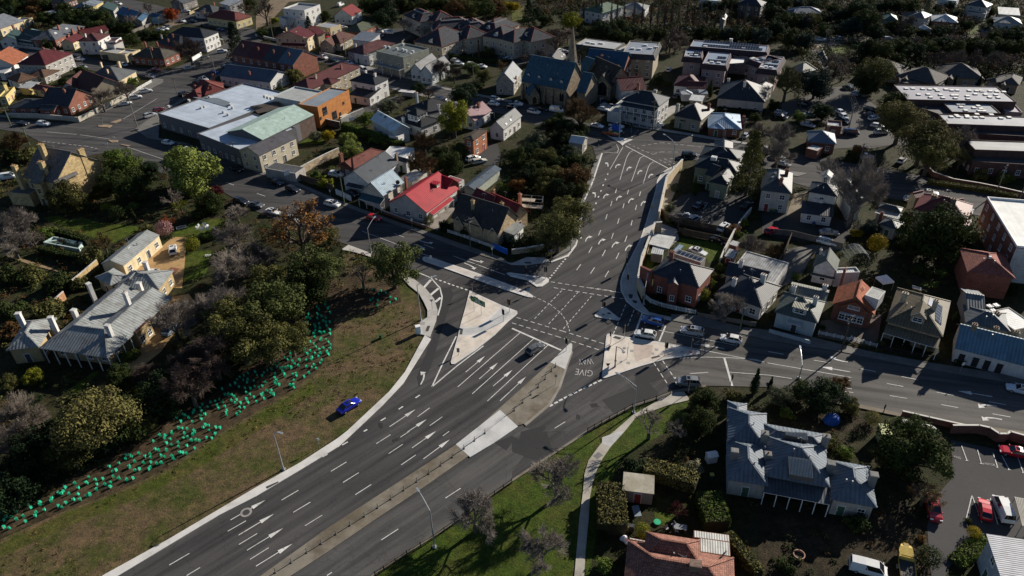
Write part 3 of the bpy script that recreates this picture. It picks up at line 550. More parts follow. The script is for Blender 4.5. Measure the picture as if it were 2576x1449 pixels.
 def windows(s,pa,pb,n,ze,base,door,gap,far):
  ln=(pb-pa).length;c=int(ln/gap);
  if c<1:
   if ln<1.8:return
   c=1
  st=max(1,int((ze-base)/2.75));d=(pb-pa)/ln;rz=math.atan2(-n.x,n.y);
  for f in range(st):
   for i in range(c):
    t=(i+.5)/c*ln;x=pa+d*t;zb=base+.95+f*2.8
    isdoor=door and f==0 and i==c//2 and base==0
    hh=1.35 if zb+1.5<ze else max(.5,ze-zb-.35)
    if hh<.5:continue
    loc=Vector((x.x,x.y,zb))-s.root.location
    if isdoor:
     m=MB();m.box(-.5,-.03,0,.5,.06,2.05,0);m.box(-.58,-.03,0,-.5,.1,2.13,1);m.box(.5,-.03,0,.58,.1,2.13,1);m.box(-.5,-.03,2.05,.5,.1,2.13,1);m.box(.36,.06,.95,.42,.1,1.1,1)
     link('door',m.mesh('door',[M('plain',*rnd.choice([(.05,.05,.06),(.2,.03,.03),(.04,.1,.06),(.3,.28,.25)])),s.fr]),s.root,(loc.x,loc.y,.1),rz);continue
    fm,pm=win_mesh(rnd.choice((1.1,1.3,1.1))if ln>4 else min(1.1,ln*.5),hh,s.fr)
    w=link('window',fm,s.root,loc,rz);link('pane',pm,w)
 def hgt(s,k,p):
  d=p-k['a'];x,y=d.dot(k['u']),d.dot(k['v']);t=k['tp']
  if k['kind']=='gable':return k['ze']+t*max(0,min(y,k['W']-y))
  if k['kind']=='hip':return k['ze']+t*max(0,min(y,k['W']-y,x,k['L']-x))
  if k['kind']=='shed':return k['ze']+t*max(0,y)
  return k['ze']
 def on(s,k,x,y,add=0.0):
  z=k['ze']+add
  for _ in range(25):z=.5*z+.5*(s.hgt(k,P(x,y,z))+add)
  p=P(x,y,z);return p
 def grad(s,k,p):
  e=.05;h=lambda a,b:s.hgt(k,p+Vector((a,b,0)))
  g=Vector((h(e,0)-h(-e,0),h(0,e)-h(0,-e),0))/(2*e);return g
 def ch(s,k,x,y,h=1.6,w=.8,mat=None,d=None,pots=2,name='chimney'):
  p=s.on(k,x,y,h);m=MB();u,v=k['u'],k['v'];d=d or w*.7
  dd=p-k['a'];ins=-.5<dd.dot(u)<k['L']+.5 and-.5<dd.dot(v)<k['W']+.5;lo=p.z-h-1.6 if ins else 0
  m.obox(Vector((p.x,p.y,(p.z+lo)/2)),u*w/2,v*d/2,Vector((0,0,(p.z-lo)/2)))
  m.obox(Vector((p.x,p.y,p.z-.12)),u*(w/2+.09),v*(d/2+.09),Vector((0,0,.1)))
  for i in range(pots):
   c=Vector((p.x,p.y,p.z))+u*(i-(pots-1)/2)*w*.45;m.tube(c-Vector((0,0,.05)),c+Vector((0,0,.35)),.13,.11,8,1)
  return s.part(m,name,[mat or s.wall,M('plain',.25,.12,.07)],k['roof'])
 def sky(s,k,pts4,mat=None,name='skylight',t=.12):
  q=[s.on(k,*p)for p in pts4];n=(q[1]-q[0]).cross(q[2]-q[0]).normalized()
  if n.z<0:n=-n
  m=MB();m.flatdir=(q[1]-q[0]).normalized();top=[x+n*t for x in q];m.face(top)
  for i in range(4):m.face([q[i],q[(i+1)%4],top[(i+1)%4],top[i]],1)
  return s.part(m,name,[mat or GLASS,M('plain',.5,.5,.5)],k['roof'])
 def part(s,m,name,mats,par=None):
  o=m.build(name,mats,s.root)
  if par is not None:o.parent=par;o.location=(0,0,0)
  return o
 def units(s,k,lst,sz=(.9,.7,.7),mat=None,name='air_conditioner'):
  for x,y in lst:
   p=s.on(k,x,y);m=MB();m.obox(p+Vector((0,0,sz[2]/2)),k['u']*sz[0]/2,k['v']*sz[1]/2,Vector((0,0,sz[2]/2)));s.part(m,name,mat or M('plain',.55,.55,.54),k['roof'])
 def dormer(s,k,x,y,w=1.8,h=1.3,kind='gable',roof=None,wall=None,d=None):
  p=s.on(k,x,y);g=s.grad(k,p)
  if g.length<1e-4:g=Vector((0,1,0))
  f=-g.normalized();r=Vector((-f.y,f.x,0));dep=d or(h+.5)/max(.25,g.length);rm=roof or s.roof;wm=wall or s.wall
  m=MB();z0=p.z-.3;c=lambda a,b,z:Vector((p.x,p.y,0))+r*a-f*b+Vector((0,0,z));H=p.z+h
  m.face([c(-w/2,0,z0),c(w/2,0,z0),c(w/2,0,H),c(-w/2,0,H)]);m.face([c(-w/2,0,z0),c(-w/2,dep,z0),c(-w/2,dep,H),c(-w/2,0,H)]);m.face([c(w/2,0,z0),c(w/2,dep,z0),c(w/2,dep,H),c(w/2,0,H)])
  ap=H+(w*.42 if kind=='gable' else 0)
  if kind=='gable':m.face([c(-w/2,0,H),c(w/2,0,H),c(0,0,ap)])
  dm=s.part(m,'dormer',wm,k['roof'])
  m=MB();e=.2;T=.1
  if kind=='gable':
   L=[(-w/2-e,H-.12),(0,ap+.06),(w/2+e,H-.12)]
   for(a0,zz0),(a1,zz1)in zip(L,L[1:]):
    for dz in(0,-T):m.face([c(a0,-e,zz0+dz),c(a1,-e,zz1+dz),c(a1,dep*1.35,zz1+dz),c(a0,dep*1.35,zz0+dz)])
    m.face([c(a0,-e,zz0),c(a1,-e,zz1),c(a1,-e,zz1-T),c(a0,-e,zz0-T)],1)
  else:m.obox(c(0,dep/2-e/2,H+.06),r*(w/2+e),f*(dep/2+e),Vector((0,0,.07)))
  m2=s.part(m,'dormer_roof',[rm,WFR],k['roof'])
  fm,pm=win_mesh(w*.7,max(.6,h*.75),s.fr);loc=c(0,0,p.z+.12)-s.root.location
  o=link('window',fm,s.root,loc,math.atan2(-f.x,f.y));link('pane',pm,o)
 def ver(s,k,side=0,dep=2.2,z=2.8,s0=0.0,s1=1.0,roof=None,post=None,n=4,fall=.5,rail=False,zoff=0,posts=True):
  L,W,o=k['L'],k['W'],k['oh'];a,u,v=k['a'],k['u'],k['v'];B=Vector((a.x,a.y,0))
  O,E,nn=((B+v*o,u,-v),(B+u*(L-o),v,u),(B+v*(W-o),u,v),(B+u*o,v,-u))[side];ln=L if side in(0,2)else W
  c=lambda t,dd,zz:O+E*(t*ln)+nn*dd+Vector((0,0,zz))
  m=MB();e=[c(s0,dep,z-fall),c(s1,dep,z-fall),c(s1,.02,z),c(s0,.02,z)];d=Vector((0,0,.1))
  m.face(e);m.face([x-d for x in e[::-1]],1)
  for i in range(4):m.face([e[i]-d,e[(i+1)%4]-d,e[(i+1)%4],e[i]],1)
  s.part(m,'verandah_roof',[roof or s.roof,WFR])
  if posts:
   for i in range(n):
    t=s0+(s1-s0)*(i+.02)/(n-1+.04);m=MB();m.tube(c(t,dep-.15,zoff),c(t,dep-.15,z-fall-.05),.08,.08,6);s.part(m,'post',post or WFR)
  if rail:
   m=MB();
   for zz in(.15,.95):
    m.tube(c(s0,dep-.15,zoff+zz),c(s1,dep-.15,zoff+zz),.04,.04,4)
   t=s0
   while t<s1:m.tube(c(t,dep-.15,zoff+.15),c(t,dep-.15,zoff+.95),.02,.02,4);t+=.35/ln
   s.part(m,'railing',post or WFR)
SLATE=M('metal',.07,.075,.085);BLUEG=M('metal',.15,.17,.19);DKG=M('metal',.045,.047,.052);ZINC=M('metal',.40,.40,.37,dirt=.7);PALE=M('metal',.72,.71,.68);RED=M('metal',.55,.025,.035);MAR=M('metal',.16,.032,.034);TERRA=M('rooftile',.36,.11,.055);SLT=M('rooftile',.07,.068,.07);BRT=M('rooftile',.13,.075,.05);GRN=M('metal',.09,.12,.075);TEAL=M('metal',.05,.09,.08);BLU=M('metal',.06,.13,.22);TAN=M('metal',.36,.29,.19);SAGE=M('metal',.20,.22,.19);RUST=M('metal',.17,.06,.055,dirt=.9);WHR=M('metal',.95,.92,.86)
WW=M('weatherboard',.66,.66,.64);WP=M('wall',.70,.69,.67);CR=M('wall',.66,.55,.36);YE=M('wall',.58,.46,.20);GY=M('wall',.36,.35,.33);BR=M('brick',.21,.075,.048);BRD=M('brick',.17,.07,.05);ST=M('stone',.44,.33,.18);DST=M('stone',.24,.19,.13);PBL=M('wall',.50,.56,.58);PINK=M('wall',.44,.33,.32);BEI=M('wall',.38,.33,.25);OCH=M('wall',.60,.42,.19)
H=House
tile(0,0)
h=H('house','two storey house with maroon hip roof, pale upper floor and brick end wall','house',M('wall',.42,.40,.37),MAR)
k=h.b('hip',6,(455,655),(165,645),(625,530),p=27);h.ch(k,430,480,1.6,.9,BR);h.ch(k,545,485,1.2,.8,BR);h.b('hip',3,(445,775),(250,765),9.0,roof=BRT,p=20)
h=H('house','orange tiled gable house cut off by the left edge, beside the maroon roofed one','house',WP,M('rooftile',.30,.10,.05));h.b('gable',4.5,(140,655),(290,552),(-120,630),p=32)
h.b('shed',3,(40,735),(-90,735),6,roof=PALE,p=8)
h=H('house','white two storey house with streaked brown hip roof above the flat cream garage','house',WP,RUST)
k=h.b('hip',6,(985,412),(1112,345),(828,388),p=24);h.ch(k,853,340,1.4,.7,WP);h.ch(k,1012,300,1.3,.7,WP);h.b('shed',5.2,(1140,448),(1045,432),5.5,p=6);h.b('flat',5.6,(1165,425),(1222,385),(1105,398))
h=H('garage','flat roofed cream double garage below the white two storey house','garage',CR,M('membrane',.5,.48,.45));h.b('flat',3,(1260,560),(1000,525),7.0,win=False,door=False)
k=h.b('flat',2.8,(1335,548),(1190,545),6.0,win=False)
for x in(1070,1165):
 m=MB();p=P(x,605);m.box(p.x-1.3,p.y-.2,.05,p.x+1.3,p.y+.1,2.3);h.part(m,'garage_door',M('plain',.05,.05,.05))
h=H('house','long single storey house with dark red iron roof behind the white two storey one','house',CR,MAR);k=h.b('gable',3.6,(840,352),(1098,300),(690,345),p=25);h.b('gable',3.4,(735,430),(850,370),(625,420),p=28)
h=H('house','long brick terrace with grey roof, skylights and three tall brick chimneys','house',BR,M('metal',.20,.20,.21))
k=h.b('hip',3.8,(555,402),(858,265),(365,372),p=24);h.ch(k,580,255,2,1.0,BR);h.ch(k,720,292,2,1.0,BR);h.ch(k,785,270,2,1.0,BR);h.sky(k,[(650,285),(675,278),(688,292),(663,299)],WHR);h.sky(k,[(540,330),(565,322),(578,338),(553,346)],WHR)
h=H('cottage','cottage with dark green gable roof and one pale blue roof panel','house',WP,TEAL)
k=h.b('gable',3.4,(345,412),(165,385),(425,330),p=28);h.ch(k,205,280,1.8,.8,BR);h.b('gable',3.3,(165,400),(250,330),(50,365),p=30);h.sky(k,[(250,340),(320,290),(405,310),(335,372)],M('metal',.35,.45,.5));h.ver(k,0,2,2.6)
h=H('hall','long cream hall with pale grey roof at the left edge of the hill','hall',CR,M('metal',.3,.31,.32));k=h.b('gable',4,(0,288),(240,206),(-160,215),p=18);h.ch(k,125,255,1.5,.9,BR);h.b('flat',3.5,(240,215),(330,185),(190,190))
h=H('house','yellow walled house with pale grey pyramid roof near the top left','house',YE,M('metal',.26,.29,.33));h.b('hip',3.8,(845,88),(715,78),9.0,p=26);h.b('hip',3.8,(905,72),(1045,12),(840,40),p=24)
h=H('house','brick two storey building with row of dark windows cut by the top edge','house',BRD,DKG);h.b('hip',6,(655,30),(782,-12),(560,5),p=22,gap=2.2)
h=H('house','dark green roofed house between the yellow house and the blue roofs','house',GY,TEAL);h.b('gable',3.6,(1145,110),(1190,55),(990,80),p=28)
h=H('house','house with bright blue iron roof and brick chimney near the top street','house',GY,M('metal',.10,.22,.36));k=h.b('gable',3.6,(1330,190),(1160,135),9.0,p=30);h.ch(k,1290,75,1.4,.8,BR);h.ch(k,1410,100,1.4,.8,BR)
h=H('house','small gabled house with deep blue roof beside the rust coloured street tree','house',GY,M('metal',.06,.13,.22));h.b('gable',3.6,(1430,215),(1500,150),(1370,200),p=36);h.b('gable',3.4,(1575,180),(1490,160),5.0,p=24)
h=H('shed','small white roofed shed among the dark trees at top left','shed',GY,WHR);h.b('shed',2.8,(500,150),(430,128),4.5,p=6,win=False)
h=H('house','white weatherboard house with steep grey skillion roof at the top of the street','house',WP,PALE);h.b('shed',5.5,(2310,58),(2205,30),(2370,5),p=12);h.b('flat',3,(2395,75),(2310,105),5.0)
h=H('house','dark grey roofed house with cream walls at the top edge by the white cars','house',M('wall',.22,.2,.19),M('metal',.12,.125,.13));h.b('gable',3.8,(1840,35),(1990,-15),(1790,0),p=28)
h=H('house','grey hip roofed house with brick chimney and white extension','house',WP,M('metal',.12,.12,.115));k=h.b('hip',3.6,(2140,125),(2265,80),(2020,85),p=26);h.ch(k,2150,25,1.5,.9,BR);h.b('shed',3.2,(2225,130),(2300,95),5,p=5)
h=H('house','yellow walled house with maroon tiled roof beside the big conifer','house',M('wall',.62,.52,.28),M('rooftile',.16,.045,.04));k=h.b('hip',4,(2370,212),(2540,160),(2240,120),p=26);h.b('hip',3.8,(2330,200),(2200,170),8.0,p=26)
h=H('shop','white two storey corner shop with charcoal hip roof and street windows','shop',WP,DKG);k=h.b('hip',6.4,(2052,382),(2205,318),(1785,312),p=26,gap=2.4)
h.ver(k,1,2.0,3.2,roof=WHR,n=3)
h=H('cottage','dark slate roofed house with three chimneys behind the bare street tree','house',BRD,DKG);k=h.b('hip',3.8,(1800,480),(1560,430),12.0,p=28);h.ch(k,1620,350,1.8,.8,GY);h.ch(k,1735,345,1.6,.8,BR);h.ch(k,1690,395,1.6,.8,BR)
h=H('cottage','brick corner cottage with mossy brown hip roof and white painted base','house',BR,M('rooftile',.085,.075,.06));k=h.b('hip',3.5,(1650,592),(1322,568),(1795,520),p=28);h.ch(k,1455,425,1.8,.8,BR);h.ch(k,1575,425,1.8,.8,BR);h.ch(k,1520,475,1.4,.8,BR);h.ver(k,1,1.8,2.6,n=4)
h=H('house','cream house with pale grey hip roof and three stone chimneys behind white picket fence','house',CR,M('metal',.17,.17,.165));k=h.b('hip',4.2,(1195,815),(1378,712),(950,752),p=30);h.ch(k,1010,628,2.2,.8,CR);h.ch(k,1190,620,2.2,1.0,CR);h.ch(k,1075,700,1.5,.7,CR)
h=H('house','house with maroon shingle roof and cream front gable behind the bare street trees','house',BEI,M('rooftile',.10,.04,.035));k=h.b('gable',3.8,(930,935),(720,850),(1125,800),p=34);h.b('gable',3.8,(760,885),(905,765),(700,820),wall=WP,p=40);h.b('hip',3.2,(720,930),(530,915),8.0,roof=MAR,p=25)
h=H('cottage','brick cottage with dark gable roof and two white bay windows at the street corner','house',BR,M('metal',.065,.07,.078));k=h.b('gable',3.4,(690,1075),(400,1060),(885,948),p=34);h.ch(k,440,890,1.6,.9,BR);h.ch(k,640,900,1.4,.8,BR);h.b('hip',3,(370,1090),(60,1085),10.0,p=16);h.b('gable',3,(540,1115),(380,1110),5.0,p=24)
for x,y in((730,1075),(815,1020)):
 m=MB();p=P(x,y,1.2);m.prism([(p.x+.9*math.cos(a),p.y+.9*math.sin(a))for a in[i*.785 for i in range(8)]],.3,2.7);h.part(m,'bay_window',WFR)
h=H('house','yellow two storey house with front verandah cut by the left edge','house',YE,M('metal',.28,.26,.12));k=h.b('hip',5.8,(30,850),(-180,840),(55,830),p=22);h.b('flat',3,(60,980),(150,885),(10,960))
h=H('shed','low maroon roofed outbuilding with yellow walls behind the corner cottage','shed',YE,MAR);h.b('gable',2.8,(440,915),(310,890),5.0,p=20);h.b('shed',2.8,(285,890),(180,880),6,roof=PALE,p=5,win=False)
h=H('house','small white bungalow with brown roof under the maroon roofed two storey house','house',WP,BRT);h.b('hip',2.9,(180,830),(60,790),8.0,p=24)
h=H('house','maroon tiled house with several hips pressed against the large flat roof','house',BRD,M('rooftile',.17,.042,.038));k=h.b('hip',3.2,(2000,985),(1850,975),(2150,830),p=30);h.ch(k,1960,860,1.5,.8,BR);k=h.b('hip',3.4,(2290,905),(2060,960),(2200,800),p=30);h.ch(k,2110,860,1.5,.8,BR);h.ch(k,2140,750,1.8,.8,BR)
tile()
h=H('school_building','sprawling pale blue flat roofed centre with green gable hall and timber clad block','school',M('plain',.12,.12,.13),M('membrane',.62,.68,.76))
k=h.b('flat',5,(397,287),(526,325),(612,210),par=.35,gap=4);h.units(k,[(476,255),(528,246),(425,270),(507,273),(515,270),(563,284),(575,290),(580,265),(586,273)]);h.sky(k,[(485,245),(575,271),(580,258),(548,247)],M('membrane',.22,.25,.28))
k=h.b('flat',5.4,(602,378),(497,337),(712,312),par=.25)
h.b('gable',6.3,(660,352),(789,288),(598,318),roof=M('metal',.62,.76,.64,rib=.5),p=16,win=False);h.b('flat',5.6,(712,330),(790,292),(640,300),wall=M('brick',.10,.065,.05),win=False,par=.1)
h.b('flat',6.6,(755,258),(812,232),(700,238),roof=M('membrane',.5,.5,.47),wall=PBL,par=.4,win=False)
k=h.b('flat',7.2,(799,271),(878,228),(763,257),wall=M('timber',.42,.17,.05),par=.3,roof=M('membrane',.30,.33,.36),sides=[])
for x,y,w,hh in((817,278,2.2,2.6),(842,290,2.4,2.8),(856,286,.9,1.1),(864,259,.9,.9),(807,297,.7,.9)):
 u=k['u'];fm,pm=win_mesh(w,hh,DARKFR)
 n=-k['v'];base=k['a']+u*.0;best=None
 for t in[i*.1 for i in range(int(k['L']*10))]:
  for z in[i*.2 for i in range(1,34)]:
   q=k['a']+u*t+Vector((0,0,z-k['ze']));d=_rt*q.x+_fw*q.y+_n*(CH-q.z);e=abs(CX+F*d.x/d.z-x)+abs(CY+F*d.y/d.z-y)
   if best is None or e<best[0]:best=(e,q)
 q=best[1]-Vector((0,0,hh/2));o=link('window',fm,h.root,q+n*.03-h.root.location,math.atan2(-n.x,n.y));link('pane',pm,o)
m=MB();m.prism([P(a,b,6.1)for a,b in((628,262),(700,248),(706,266),(648,280))],5.05,5.35);h.part(m,'roof_opening',M('plain',.06,.045,.035))
h.units(k,[(668,245),(676,248),(684,250)],(1.4,.9,.9))
tile(1,0)
h=H('house','pale walled house with grey hip roof tucked behind the large flat roof','house',WP,M('metal',.13,.16,.20));k=h.b('gable',4,(140,830),(-380,760),12.0,p=24);h.ch(k,-70,720,1.3,.7,BR)
for i,(c,lab)in enumerate(((RUST,0),(MAR,0),(SLATE,0),(M('metal',.16,.2,.24),0))):
 if i==0:h=H('terrace','long brick terrace with patchwork maroon and slate roofs and blank brick end wall','terrace',BR,MAR)
 x0,y0=-250+i*155,545+i*28;k=h.b('gable',6,(x0+155,y0+28),(x0,y0),14.0,roof=c,p=30,oh=.05 if i<3 else .2,sides=[0,1]if i<3 else[0]);h.ch(k,x0+115,y0-95,1.6,.7,BR)
 m=MB();h.ver(k,0,1.8,3.0,n=2,roof=M('metal',.2,.2,.21))
h=H('house','white cube shaped house with flat roof and three round portholes above the lawn','house',WP,M('membrane',.27,.28,.30));k=h.b('flat',8.6,(488,118),(272,98),(598,55),par=.7,gap=3.4);h.b('flat',5,(300,200),(230,180),6.0,par=.4);h.b('flat',6,(520,205),(390,190),2.0,par=.2,roof=MAR)
h=H('house','house with bright red gable roof and white gable end near the top','house',WP,M('metal',.30,.035,.03));k=h.b('gable',4.2,(965,165),(1068,108),(800,143),p=32,wall=PBL)
h=H('shop','small yellow walled flat roofed building behind the ornate shop','shop',CR,M('membrane',.4,.42,.45));h.b('flat',4,(745,285),(600,262),(800,240),par=.2);h.b('flat',3.2,(700,300),(600,275),4.0,par=.1)
h=H('shop','ornate cream two storey shop with curved parapet, blue awning and maroon roof','shop',CR,MAR);k=h.b('gable',5.6,(515,390),(608,332),(275,325),p=20);h.b('gable',5.2,(620,352),(700,330),(520,290),p=20)
m=MB();a,b_=P(515,388,6),P(275,323,6);d=(b_-a);
Z=[(0,1.2),(.1,.9),(.2,1.2),(.28,1.7),(.36,1.9),(.42,2.7),(.58,2.7),(.64,1.9),(.72,1.7),(.8,1.2),(.9,.9),(1,1.2)]
nn=Vector((-d.y,d.x,0)).normalized()*.2
for(t0,z0),(t1,z1)in zip(Z,Z[1:]):
 p0,p1=a+d*t0,a+d*t1;e=lambda p,z,s_:Vector((p.x,p.y,z))+nn*s_
 for s_ in(-1,1):m.face([e(p0,5,s_),e(p1,5,s_),e(p1,5.2+z1,s_),e(p0,5.2+z0,s_)])
 m.face([e(p0,5.2+z0,-1),e(p1,5.2+z1,-1),e(p1,5.2+z1,1),e(p0,5.2+z0,1)])
h.part(m,'parapet',CR);h.ver(k,3,1.8,3.4,.05,.8,roof=MAR,n=2,posts=False,fall=.8);h.ch(k,300,280,1.4,.7,CR)
h=H('house','brick house with mossy green hip roof beside the small car park','house',BR,M('metal',.13,.14,.08));h.b('hip',3.8,(1060,328),(872,312),(1135,238),p=24)
h=H('house','brown tiled bungalow with half timbered front gable next to the ornate shop','house',BEI,M('rooftile',.11,.05,.04));k=h.b('hip',3.4,(850,440),(665,425),(985,352),p=30);h.b('gable',3.2,(775,460),(860,400),(665,432),p=36);h.ch(k,740,345,1.2,.7,BR)
h=H('shop','white fronted corner shop with rusty maroon roof and stepped white parapet wall','shop',WP,RUST);k=h.b('hip',4.2,(1085,548),(910,512),(1245,405),p=22,wall=M('wall',.3,.33,.33));h.ch(k,1000,440,1.3,.8,WP);h.b('shed',4.6,(1150,420),(960,395),8,roof=M('metal',.4,.43,.46),p=12);h.b('flat',3.6,(1140,575),(985,545),2.0,par=.4)
h=H('shop','grey green two storey shop block with flat roof, vents and street awning','shop',M('wall',.30,.31,.26),M('membrane',.15,.17,.17));k=h.b('flat',7.6,(1480,588),(1210,525),(1702,490),par=.5,gap=4);h.units(k,[(1300,480),(1340,485),(1420,500),(1480,510),(1510,520),(1580,530),(1480,455),(1560,555)],(1,.8,.8));h.ver(k,0,3,3.7,roof=M('membrane',.35,.36,.33),n=4,fall=.1);h.ver(k,1,2.2,3.7,roof=M('membrane',.35,.36,.33),n=3,fall=.1,s1=.5)
h=H('shop','white twin gabled shopfront with dark steep roofs facing the street','shop',PBL,M('metal',.12,.12,.13));h.b('gable',4.4,(1663,712),(1830,600),(1560,690),p=44,gap=2);k=h.b('gable',4.4,(1772,745),(1960,640),(1664,714),p=44,gap=2);h.ch(k,1860,575,1,.7,BR)
h=H('apartment_building','long two storey flats with maroon hip roof and stone coloured walls','apartments',BEI,M('metal',.15,.04,.038));k=h.b('hip',6,(530,912),(1055,668),(350,862),p=25,gap=3.6);h.ch(k,855,655,1.4,.8,BR);h.ch(k,597,750,1.4,.8,BEI);h.b('hip',6,(760,850),(850,800),(655,810),p=22)
h=H('house','white two storey house with charcoal roof, lean-to and side porch beside the timber block','house',WP,DKG);k=h.b('hip',6.4,(1197,855),(1340,788),(960,800),p=26);h.ch(k,1100,708,1.2,.9,WP);h.ch(k,1195,735,1.2,.9,WP);h.b('shed',3.2,(1145,985),(930,950),(1200,912),p=10);h.ver(k,1,1.8,5.6,.55,1,n=3)
h=H('house','white gable house with pale blue roof and skylights in the hedged garden','house',PBL,M('metal',.85,.97,1.0));k=h.b('gable',4.4,(1385,1338),(1150,1200),(1565,1296),p=36);h.b('flat',3.2,(1430,1380),(1335,1362),(1460,1340),wall=WP,roof=WHR,par=.1)
for q in((1262,1165),(1300,1190),(1405,1245)):h.sky(k,[(q[0]-15,q[1]-8),(q[0]+5,q[1]-28),(q[0]+22,q[1]-18),(q[0]+2,q[1]+4)],BLUEG)
h=H('house','black roofed house with glazed roof lantern and three white chimneys','house',WP,M('metal',.035,.036,.04));k=h.b('hip',3.8,(1660,1285),(1375,1190),(1830,1190),p=22);h.ch(k,1615,930,3,.8,WP);h.ch(k,1840,1050,2.4,.8,WP);h.ch(k,1480,1180,2,.9,WP);h.b('hip',3.8,(1720,1170),(1500,1090),14.0,p=26)
h.b('hip',6.6,(1620,1170),(1512,1140),(1690,1110),p=28,wall=WFR,gap=1.2,base=4,oh=.3)
h=H('cottage','white cottage with faded pink iron roof and brick chimney beside the street','cottage',WP,M('metal',.36,.17,.18));k=h.b('gable',3.4,(2202,1218),(2375,1110),(2105,1128),p=36);h.ch(k,2240,1035,1.5,1.0,BR);h.ver(k,1,2,2.6,n=3,roof=BRT)
h=H('apartment_building','orange brick flats with brown shallow roof beyond the tall gum tree','apartments',M('brick',.36,.13,.06),M('metal',.12,.085,.06));k=h.b('hip',6,(2190,1412),(2338,1305),(2085,1385),p=14,sides=[0,3]);h.ver(k,1,1.5,5.6,.5,1,n=3)
h=H('house','dark slate gable house with white gable wall and two skylights','house',WP,M('metal',.11,.115,.12));k=h.b('gable',4,(2495,1305),(2680,1165),(2345,1275),p=40)
for q in((2515,1255),(2560,1215)):h.sky(k,[(q[0]-12,q[1]-10),(q[0]+2,q[1]-20),(q[0]+14,q[1]-2),(q[0],q[1]+8)],WHR)
h=H('apartment_building','rambling care home with slate blue roofs, red ridge caps and cream gablets','apartments',M('wall',.5,.44,.34),M('rooftile',.045,.05,.062));cap=M('rooftile',.30,.09,.06)
for i,(z,A,B,C,fl)in enumerate(((7,(1650,225),(1480,150),(1760,140),1),(7,(1800,225),(1700,165),(1905,125),0),(6,(1790,310),(1745,240),(2160,210),1),(6,(1870,472),(1580,418),(2040,335),0),(6.5,(2120,395),(1960,330),(2230,300),0),(6.5,(2080,340),(1990,250),(2300,225),1),(7,(2500,400),(2270,360),(2576,300),0),(7,(2420,330),(2200,290),(2500,215),1))):
 k=h.b('hip',z,A,B,C,p=30,cap=cap,gap=3.4)
 if fl:a,u,v=k['a'],k['u'],k['v'];w=min(k['L'],k['W']);zz=z+w*.2;m=MB();e=w*.34;m.prism([V2(a+u*x+v*y)for x,y in((e,e),(k['L']-e,e),(k['L']-e,k['W']-e),(e,k['W']-e))],z,zz+.35);h.part(m,'flat_roof_deck',[M('membrane',.26,.25,.24)],k['roof'])
 h.dormer(k,A[0]*.62+B[0]*.38,A[1]*.62+B[1]*.38-22,2.2,.5,'gable')
tile(2,0)
k=h.b('hip',7,(190,425),(0,350),(335,335),p=30,cap=cap);h.dormer(k,140,360,2.2,.5);k=h.b('hip',7,(20,430),(-160,380),(120,300),p=30,cap=cap)
h.units(k,[(-60,330),(-40,325)])
h=H('church','stone gothic church with steep slate blue roof, dormers and tall pointed spire','church',DST,M('rooftile',.045,.105,.155))
k=h.b('gable',6.5,(548,905),(92,815),13.0,p=50,win=False)
for x,y in((168,775),(275,798),(392,822),(498,845)):h.dormer(k,x,y,1.0,1.0,'gable',wall=ST)
kc=h.b('gable',5.5,(742,940),(640,920),10.0,p=48,win=False);kp=h.b('gable',3.2,(290,960),(240,880),(155,950),p=55,win=False);h.b('gable',5.5,(735,770),(640,735),9.0,p=50,win=False)
def lancet(b,t0,z0,w,hh,side=0,name='lancet_window',m_=None):
 u,v,o=b['u'],b['v'],b['oh'];base=V2(b['a']);
 if side==0:c=base+u*(b['L']*t0)+v*o;e=u;n=-v
 elif side==1:c=base+u*(b['L']-o)+v*(b['W']*t0);e=v;n=u
 else:c=base+u*o+v*(b['W']*t0);e=v;n=-u
 m=MB();pr=[(-w/2,0),(w/2,0),(w/2,hh*.65),(w*.3,hh*.87),(0,hh),(-w*.3,hh*.87),(-w/2,hh*.65)]
 m.face([c+e*x+n*.04+Vector((0,0,z0+y))for x,y in pr]);pr2=[(x*1.35,y*1.08-(.12 if y==0 else 0))for x,y in pr]
 m.face([c+e*x+n*.02+Vector((0,0,z0+y))for x,y in pr2],1)
 for(x0,y0),(x1,y1)in zip(pr2,pr2[1:]+pr2[:1]):m.face([c+e*x0+n*.02+Vector((0,0,z0+y0)),c+e*x1+n*.02+Vector((0,0,z0+y1)),c+e*x1-n*.1+Vector((0,0,z0+y1)),c+e*x0-n*.1+Vector((0,0,z0+y0))],1)
 return m
for t in(.09,.14,.60,.65,.84,.89):h.part(lancet(k,t,1.8,.9,3.4),'lancet_window',[GLASS,ST])
for t in(.5,):h.part(lancet(kc,t,2,2.6,5.2,1),'lancet_window',[GLASS,ST])
h.part(lancet(kp,.5,.2,1.6,2.8,3),'door',[M('plain',.03,.025,.02),ST])
for t in(.02,.3,.47,.72,.97):
 m=MB();c=V2(k['a'])+k['u']*(k['L']*t)+k['v']*k['oh'];
 for a,b_,z in((.35,1.1,3.2),(.35,.6,5.6)):m.obox(c-k['v']*b_/2+Vector((0,0,z/2)),k['u']*a,k['v']*b_/2,Vector((0,0,z/2)))
 h.part(m,'buttress',DST)
m=MB();c=P(597,985);
def ring(z,r,n=8,off=.39):return[Vector((c.x+r*math.cos(off+i*2*math.pi/n),c.y+r*math.sin(off+i*2*math.pi/n),z))for i in range(n)]
m.obox(Vector((c.x,c.y,6)),k['u']*2.3,k['v']*2.3,Vector((0,0,6)));
for du in(-1,1):
 for dv in(-1,1):m.obox(Vector((c.x,c.y,3.6))+k['u']*du*2.4+k['v']*dv*2.4,k['u']*.5,k['v']*.5,Vector((0,0,3.6)));q=Vector((c.x,c.y,12))+k['u']*du*2.1+k['v']*dv*2.1;m.tube(q,q+Vector((0,0,3.2)),.5,.05,4)
A_,B_=ring(12,2.2),ring(25.5,.08)
for i in range(8):m.face([A_[i],A_[(i+1)%8],B_[(i+1)%8],B_[i]])
